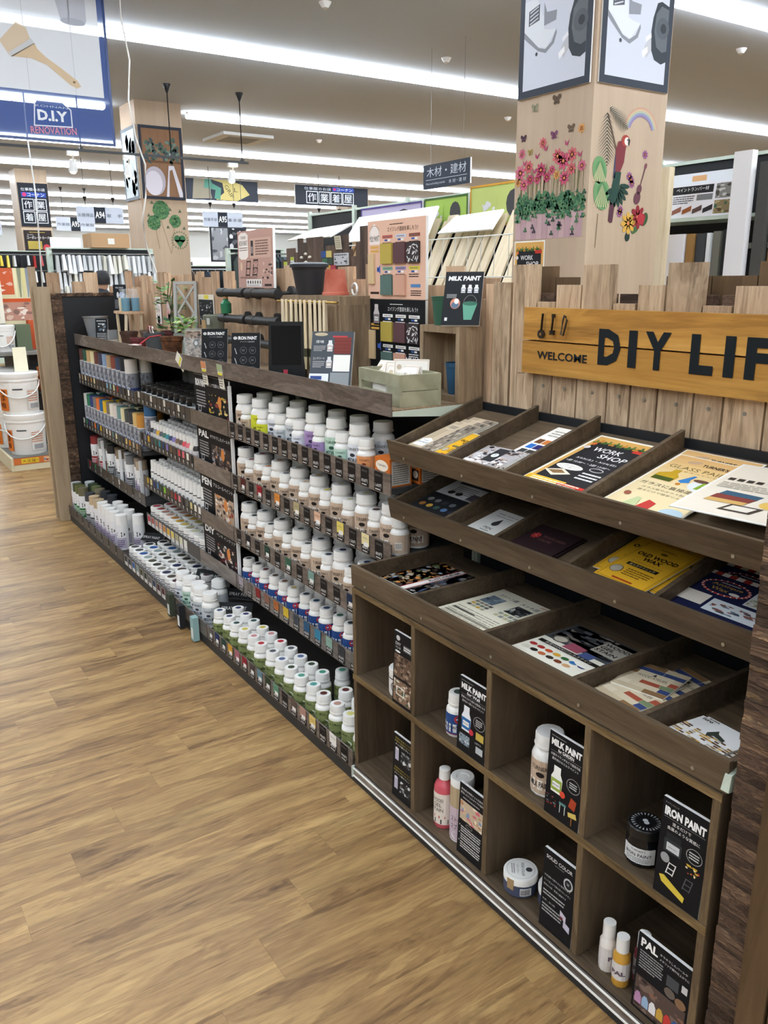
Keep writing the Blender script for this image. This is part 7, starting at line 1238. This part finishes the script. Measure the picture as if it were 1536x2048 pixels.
for k_, (x, y0, y1, z) in enumerate(((-26, 0, 8, 2.3), (-26, 9, 18, 2.3), (-33, 2, 22, 2.5))):
    t = thing('far_shelving', 'distant pale shelving block with dark goods, row %s' % ('nearer the cord', 'nearer the lumber', 'against the end wall')[k_], 'shelving'); boxpart('panel', WHITE, t, x-.4, y0, 0, x, y1, z); rr = random.Random(k_)
    yy = y0+.1
    while yy < y1-.5: w_ = rr.uniform(.4, 1.1); boxpart('goods_panel', MATTE, t, x+.002, yy, rr.uniform(1.3, 1.5), x+.02, min(y1, yy+w_), rr.uniform(1.9, z-.05), col=rr.choice(['#2a2d33', '#8a7a48', '#5a5a58', '#c9c4b0', '#3a3436', '#8a3a3a', '#b9bdb8'])); yy += w_+.15
def f_pants(p, W, H): p.rect(0, 0, W, H, '#33363c', 2); p.photo(W*.05, H*.05, W*.48, H*.95, ['#8a8d92', '#55585e', '#b0b3b8'], 3, 3, 3, 2); p.photo(W*.52, H*.05, W*.95, H*.95, ['#26282d', '#55585e', '#c9ccd0'], 3, 4, 3, 3)
card('clothing_poster', 'dark poster of work trousers under the A95 sign', 'poster', 1.0, .85, .03, '#33363c', f_pants, (-18.5, 7.7, 2.0), PI/2, 0, step=.003)
for s_ in (-.4, .4): MB().tube([(s_, .015, .85), (s_, .015, CEIL-2.0)], .006, 5).build('rod', STEEL, bpy.data.objects['clothing_poster'])
# ------------------------------------------------------------------ plaster display at the end of the aisle
pf = thing('display_platform', 'low cream platform with orange price strip carrying white pails', 'platform'); boxpart('deck', flat('grey_deck', '#77746e', .7), pf, -7.2, -.02, .0, -5.42, 1.2, .11); boxpart('edge', flat('cream_edge', '#cfc4a4', .6), pf, -5.42, -.03, 0, -5.4, 1.2, .05); boxpart('edge', flat('cream_edge', '', .6), pf, -7.2, -.04, 0, -5.4, -.02, .11)
p = Print(); p.rect(0, 0, 1.2, .055, '#c9703a', 1); p.rect(.06, .008, .2, .048, '#e3c83c', 2); p.text('大活躍!!', .065, .012, .03, '#8a3a1c', .13); [p.photo(.24+.11*i, .006, .33+.11*i, .05, ['#e0b08a', '#8a4a30', '#6a8ab0'], 3, 2, 2, i) for i in range(6)]; inst(p.mesh('price_strip', .001), 'price_strip', pf, loc=(-5.398, -.02, .052), rz=PI/2)
def pail(label, x, y, z, R=.16, h=.345, rz=0):
    t = thing('plaster_pail', label, 'pail', (x, y, z), rz, 'white plaster pails'); MB().lathe([(0, 0), (R*.88, 0), (R*.9, .004), (R*.97, h*.8)], 24).build('body', W_PLAS, t); MB().lathe([(R*.97, h*.8), (R*1.02, h*.8), (R*1.02, h*.84), (R*.99, h*.84), (R*1.05, h*.9), (R*1.05, h*.985), (R*1.0, h), (0, h)], 24).build('lid', W_PLAS, t)
    MB().tube([(R*1.04*math.cos(a), R*1.04*math.sin(a), h*.78-.13*math.sin(a)) for a in [PI*i/10 for i in range(11)]], .006, 6, '#e3e3e0').build('handle', PLAS, t, rz=-PI/2-.4)
    p = Print(); p.rect(-R*.45, h*.1, R*.2, h*.62, '#d0712f', 1, 5); p.oval(-R*.1, h*.55, R*.2, h*.05, '#1c1c1e', 2); p.text('漆', -R*.12, h*.34, h*.14, '#1d1714', R*.4, 'c', bold=.04); p.text('喰', -R*.12, h*.16, h*.14, '#1d1714', R*.4, 'c', bold=.04); p.rect(R*.5, h*.6, R*1.0, h*.63, '#44464a', 1, 3); inst(p.mesh('label', .001, bend=R*.97), 'label', t, rz=.35)
    p = Print(); p.rect(-R*.3, h*.12, R*.4, h*.6, '#d8d6d2', 1, 5); p.lines(-R*.28, h*.3, R*.38, h*.58, 5, '#c98a6a', 2); p.rect(-R*.2, h*.14, R*.35, h*.26, '#9a9a9c', 2, 3); inst(p.mesh('label', .001, bend=R*.97), 'label', t, rz=1.9)
pail('white plaster pail with orange label, lower in the near stack', -5.62, .15, .111); pail('white plaster pail with orange label, upper in the near stack', -5.63, .13, .457, rz=.2); pail('white plaster pail half hidden behind the near stack', -6.05, .1, .111, rz=.3); pail('upper white plaster pail behind the near stack', -6.05, .1, .457, rz=-.2)
ct = thing('display_counter', 'grey display counter behind the plaster pails', 'counter'); boxpart('top', flat('grey_deck', '', .7), ct, -7.2, .0, .93, -5.7, 1.3, .955); boxpart('body', flat('counter_dark', '#2f3033', .6), ct, -7.2, .3, .11, -5.95, 1.3, .93)
pail('small white plaster pail with orange label on the counter', -5.9, .1, .956, .1, .22, .1)
tag(MB().box(-.06, -.06, 0, .06, .06, .22, '#5f6a52').build('green_canister', MATTE, None, loc=(-5.95, .27, .956)), 'green square canister on the counter', 'canister')
for k_, (x, y, w_, h, c, lb) in enumerate(((-6.05, .4, .12, .25, '#c4552c', 'orange folder standing on the counter'), (-5.85, .5, .1, .12, '#4a463e', 'dark box of samples on the counter'), (-5.8, .62, .12, .06, '#d8d0c0', 'cream block on the counter'))): tag(MB().box(-.05, -w_/2, 0, .05, w_/2, h, c).build('sample_box', MATTE, None, loc=(x, y, .956)), lb, 'box')
for k_ in range(4): tag(MB().box(-.06, -.04, 0, .06, .04, .2, ['#d0702c', '#e0a03a', '#e6dcc4', '#c4552c'][k_]).build('leaflet_box', MATTE, None, loc=(-5.72, .36+.09*k_, .6207)), '%s carton of plaster leaflets under the counter edge' % ['orange', 'amber', 'cream', 'rust red'][k_], 'carton')
boxpart('ledge', flat('counter_dark', '', .6), ct, -5.95, .3, .6, -5.64, .72, .62)
tag(MB().hexa([(-.004, -.06, 0), (.004, -.06, 0), (.004, .05, 0), (-.004, .05, 0)], [(-.02, -.055, .2), (-.012, -.055, .2), (-.012, .05, .2), (-.02, .05, .2)], '#ece6cc').build('trowel_board', INK, None, loc=(-5.6, .17, .804)), 'cream board standing on the upper pail', 'board')
def f_or(p, W, H): p.text('ウォール', W*.05, H*.7, H*.16, '#d8842c', W*.85, bold=.03); p.text('ウォールの塗り壁', W*.05, H*.5, H*.08, '#8a8378', W*.8); p.rect(W*.5, H*.36, W*.85, H*.44, '#e0a83a', 2); p.photo(W*.1, H*.04, W*.9, H*.3, ['#e6e0d0', '#5a7ab0', '#e0c04a', '#cfc8b8'], 4, 2, 2, 2)
card('plaster_sign', 'cream plaster sign with orange lettering on the counter', 'sign', .3, .36, .01, '#e9e3d3', f_or, (-6.1, .02, 1.18), PI/2, 0, step=.001)
MB().box(-.15, .01, -.225, .15, .03, .0, '#b9b2a2').build('stand', MATTE, bpy.data.objects['plaster_sign'])
def f_st(p, W, H):
    p.rect(0, H*.55, W*.45, H, '#c8603c', 2); p.photo(W*.04, H*.6, W*.42, H*.95, ['#c8603c', '#e0b0a0', '#efd8cc'], 2, 3, 3, 2); p.photo(0, H*.1, W, H*.42, ['#b98a78', '#d8b8a4', '#8a6a60', '#e6d8cc'], 6, 3, 2, 3); p.rect(0, H*.42, W, H*.48, '#c4552c', 3)
    for i, c in enumerate(['#e6dfb8', '#8a9078', '#d8cf94', '#8a94a0', '#e6e6d4']): p.poly([(W*(.45+.11*i), H), (W*(.56+.11*i), H), (W*(.52+.1*i), H*.5), (W*(.49+.1*i), H*.5)], c, 4)
card('plaster_chart', 'orange and cream plaster colour panel beside the end panel', 'display board', .32, .5, .012, '#d8cfa8', f_st, (-6.15, .3, 1.15), PI/2, 0, step=.001)
MB().box(-.16, .015, -.195, .16, .035, .0, '#b9b2a2').build('stand', MATTE, bpy.data.objects['plaster_chart'])
# ------------------------------------------------------------------ someone standing behind the fence
me = bpy.data.meshes.new('person'); J = [(0, 0, .95), (0, 0, 1.15), (0, 0, 1.36), (0, 0, 1.44), (0, 0, 1.5), (.1, 0, .9), (.11, .01, .5), (.11, .0, .08), (.11, -.1, .04), (-.1, 0, .9), (-.11, .01, .5), (-.11, 0, .08), (-.11, -.1, .04), (.17, 0, 1.36), (.23, .02, 1.1), (.22, -.08, .88), (-.17, 0, 1.36), (-.23, .02, 1.1), (-.22, -.08, .88)]
E_ = [(0, 1), (1, 2), (2, 3), (3, 4), (0, 5), (5, 6), (6, 7), (7, 8), (0, 9), (9, 10), (10, 11), (11, 12), (2, 13), (13, 14), (14, 15), (2, 16), (16, 17), (17, 18)]
RR = [.14, .13, .12, .055, .06, .09, .065, .045, .04, .09, .065, .045, .04, .06, .045, .032, .06, .045, .032]
me.from_pydata(J, E_, []); pe = inst(me, 'person', None, (-7.6, 1.45, 0), -.8); me.materials.append(flat('dark_clothes', '#2c3038', .8)); tag(pe, 'dark haired person standing behind the fence, only the head showing', 'person')
mo = pe.modifiers.new('skin', 'SKIN'); mo.use_smooth_shade = True
for v, r_ in zip(me.skin_vertices[0].data, RR): v.radius = (r_, r_*.75)
me.skin_vertices[0].data[0].use_root = True; pe.modifiers.new('sub', 'SUBSURF').levels = 1
b = MB(); b.lathe([(0, 1.43), (.04, 1.435), (.062, 1.47), (.075, 1.53), (.074, 1.58), (.05, 1.625), (0, 1.64)], 16); b.box(-.012, -.085, 1.5, .012, -.06, 1.53); b.build('face', flat('skin', '#c39a80', .6), pe); b = MB(); b.lathe([(.079, 1.5), (.083, 1.56), (.076, 1.61), (.05, 1.645), (0, 1.655)], 16); b.xf(Matrix.Translation((0, .012, 0))); b.build('hair', flat('hair_black', '#17151a', .5), pe)
# ceiling fittings
for x, y in ((-5.6, 3.2), (-6.6, 5.4), (-9, 8.5), (-12.5, 7), (-4.5, 8)):
    t = thing('ceiling_detector', 'small round white detector on the ceiling', 'detector', (x, y, CEIL), 0, 'ceiling detectors'); MB().lathe([(0, -.05), (.03, -.05), (.05, -.02), (.06, 0)], 14).build('body', WHITE, t); MB().lathe([(.02, -.06), (.0, -.06)], 10).build('tip', WHITE, t)
t = thing('ceiling_cassette', 'square air conditioner panel on the ceiling beyond the track', 'air conditioner', (-13, 5.6, CEIL)); MB().box(-.48, -.48, -.05, .48, .48, 0, '#c9cac8').build('panel', MATTE, t); MB().box(-.3, -.3, -.055, .3, .3, -.05, '#8a8c8c').build('grille', MATTE, t)
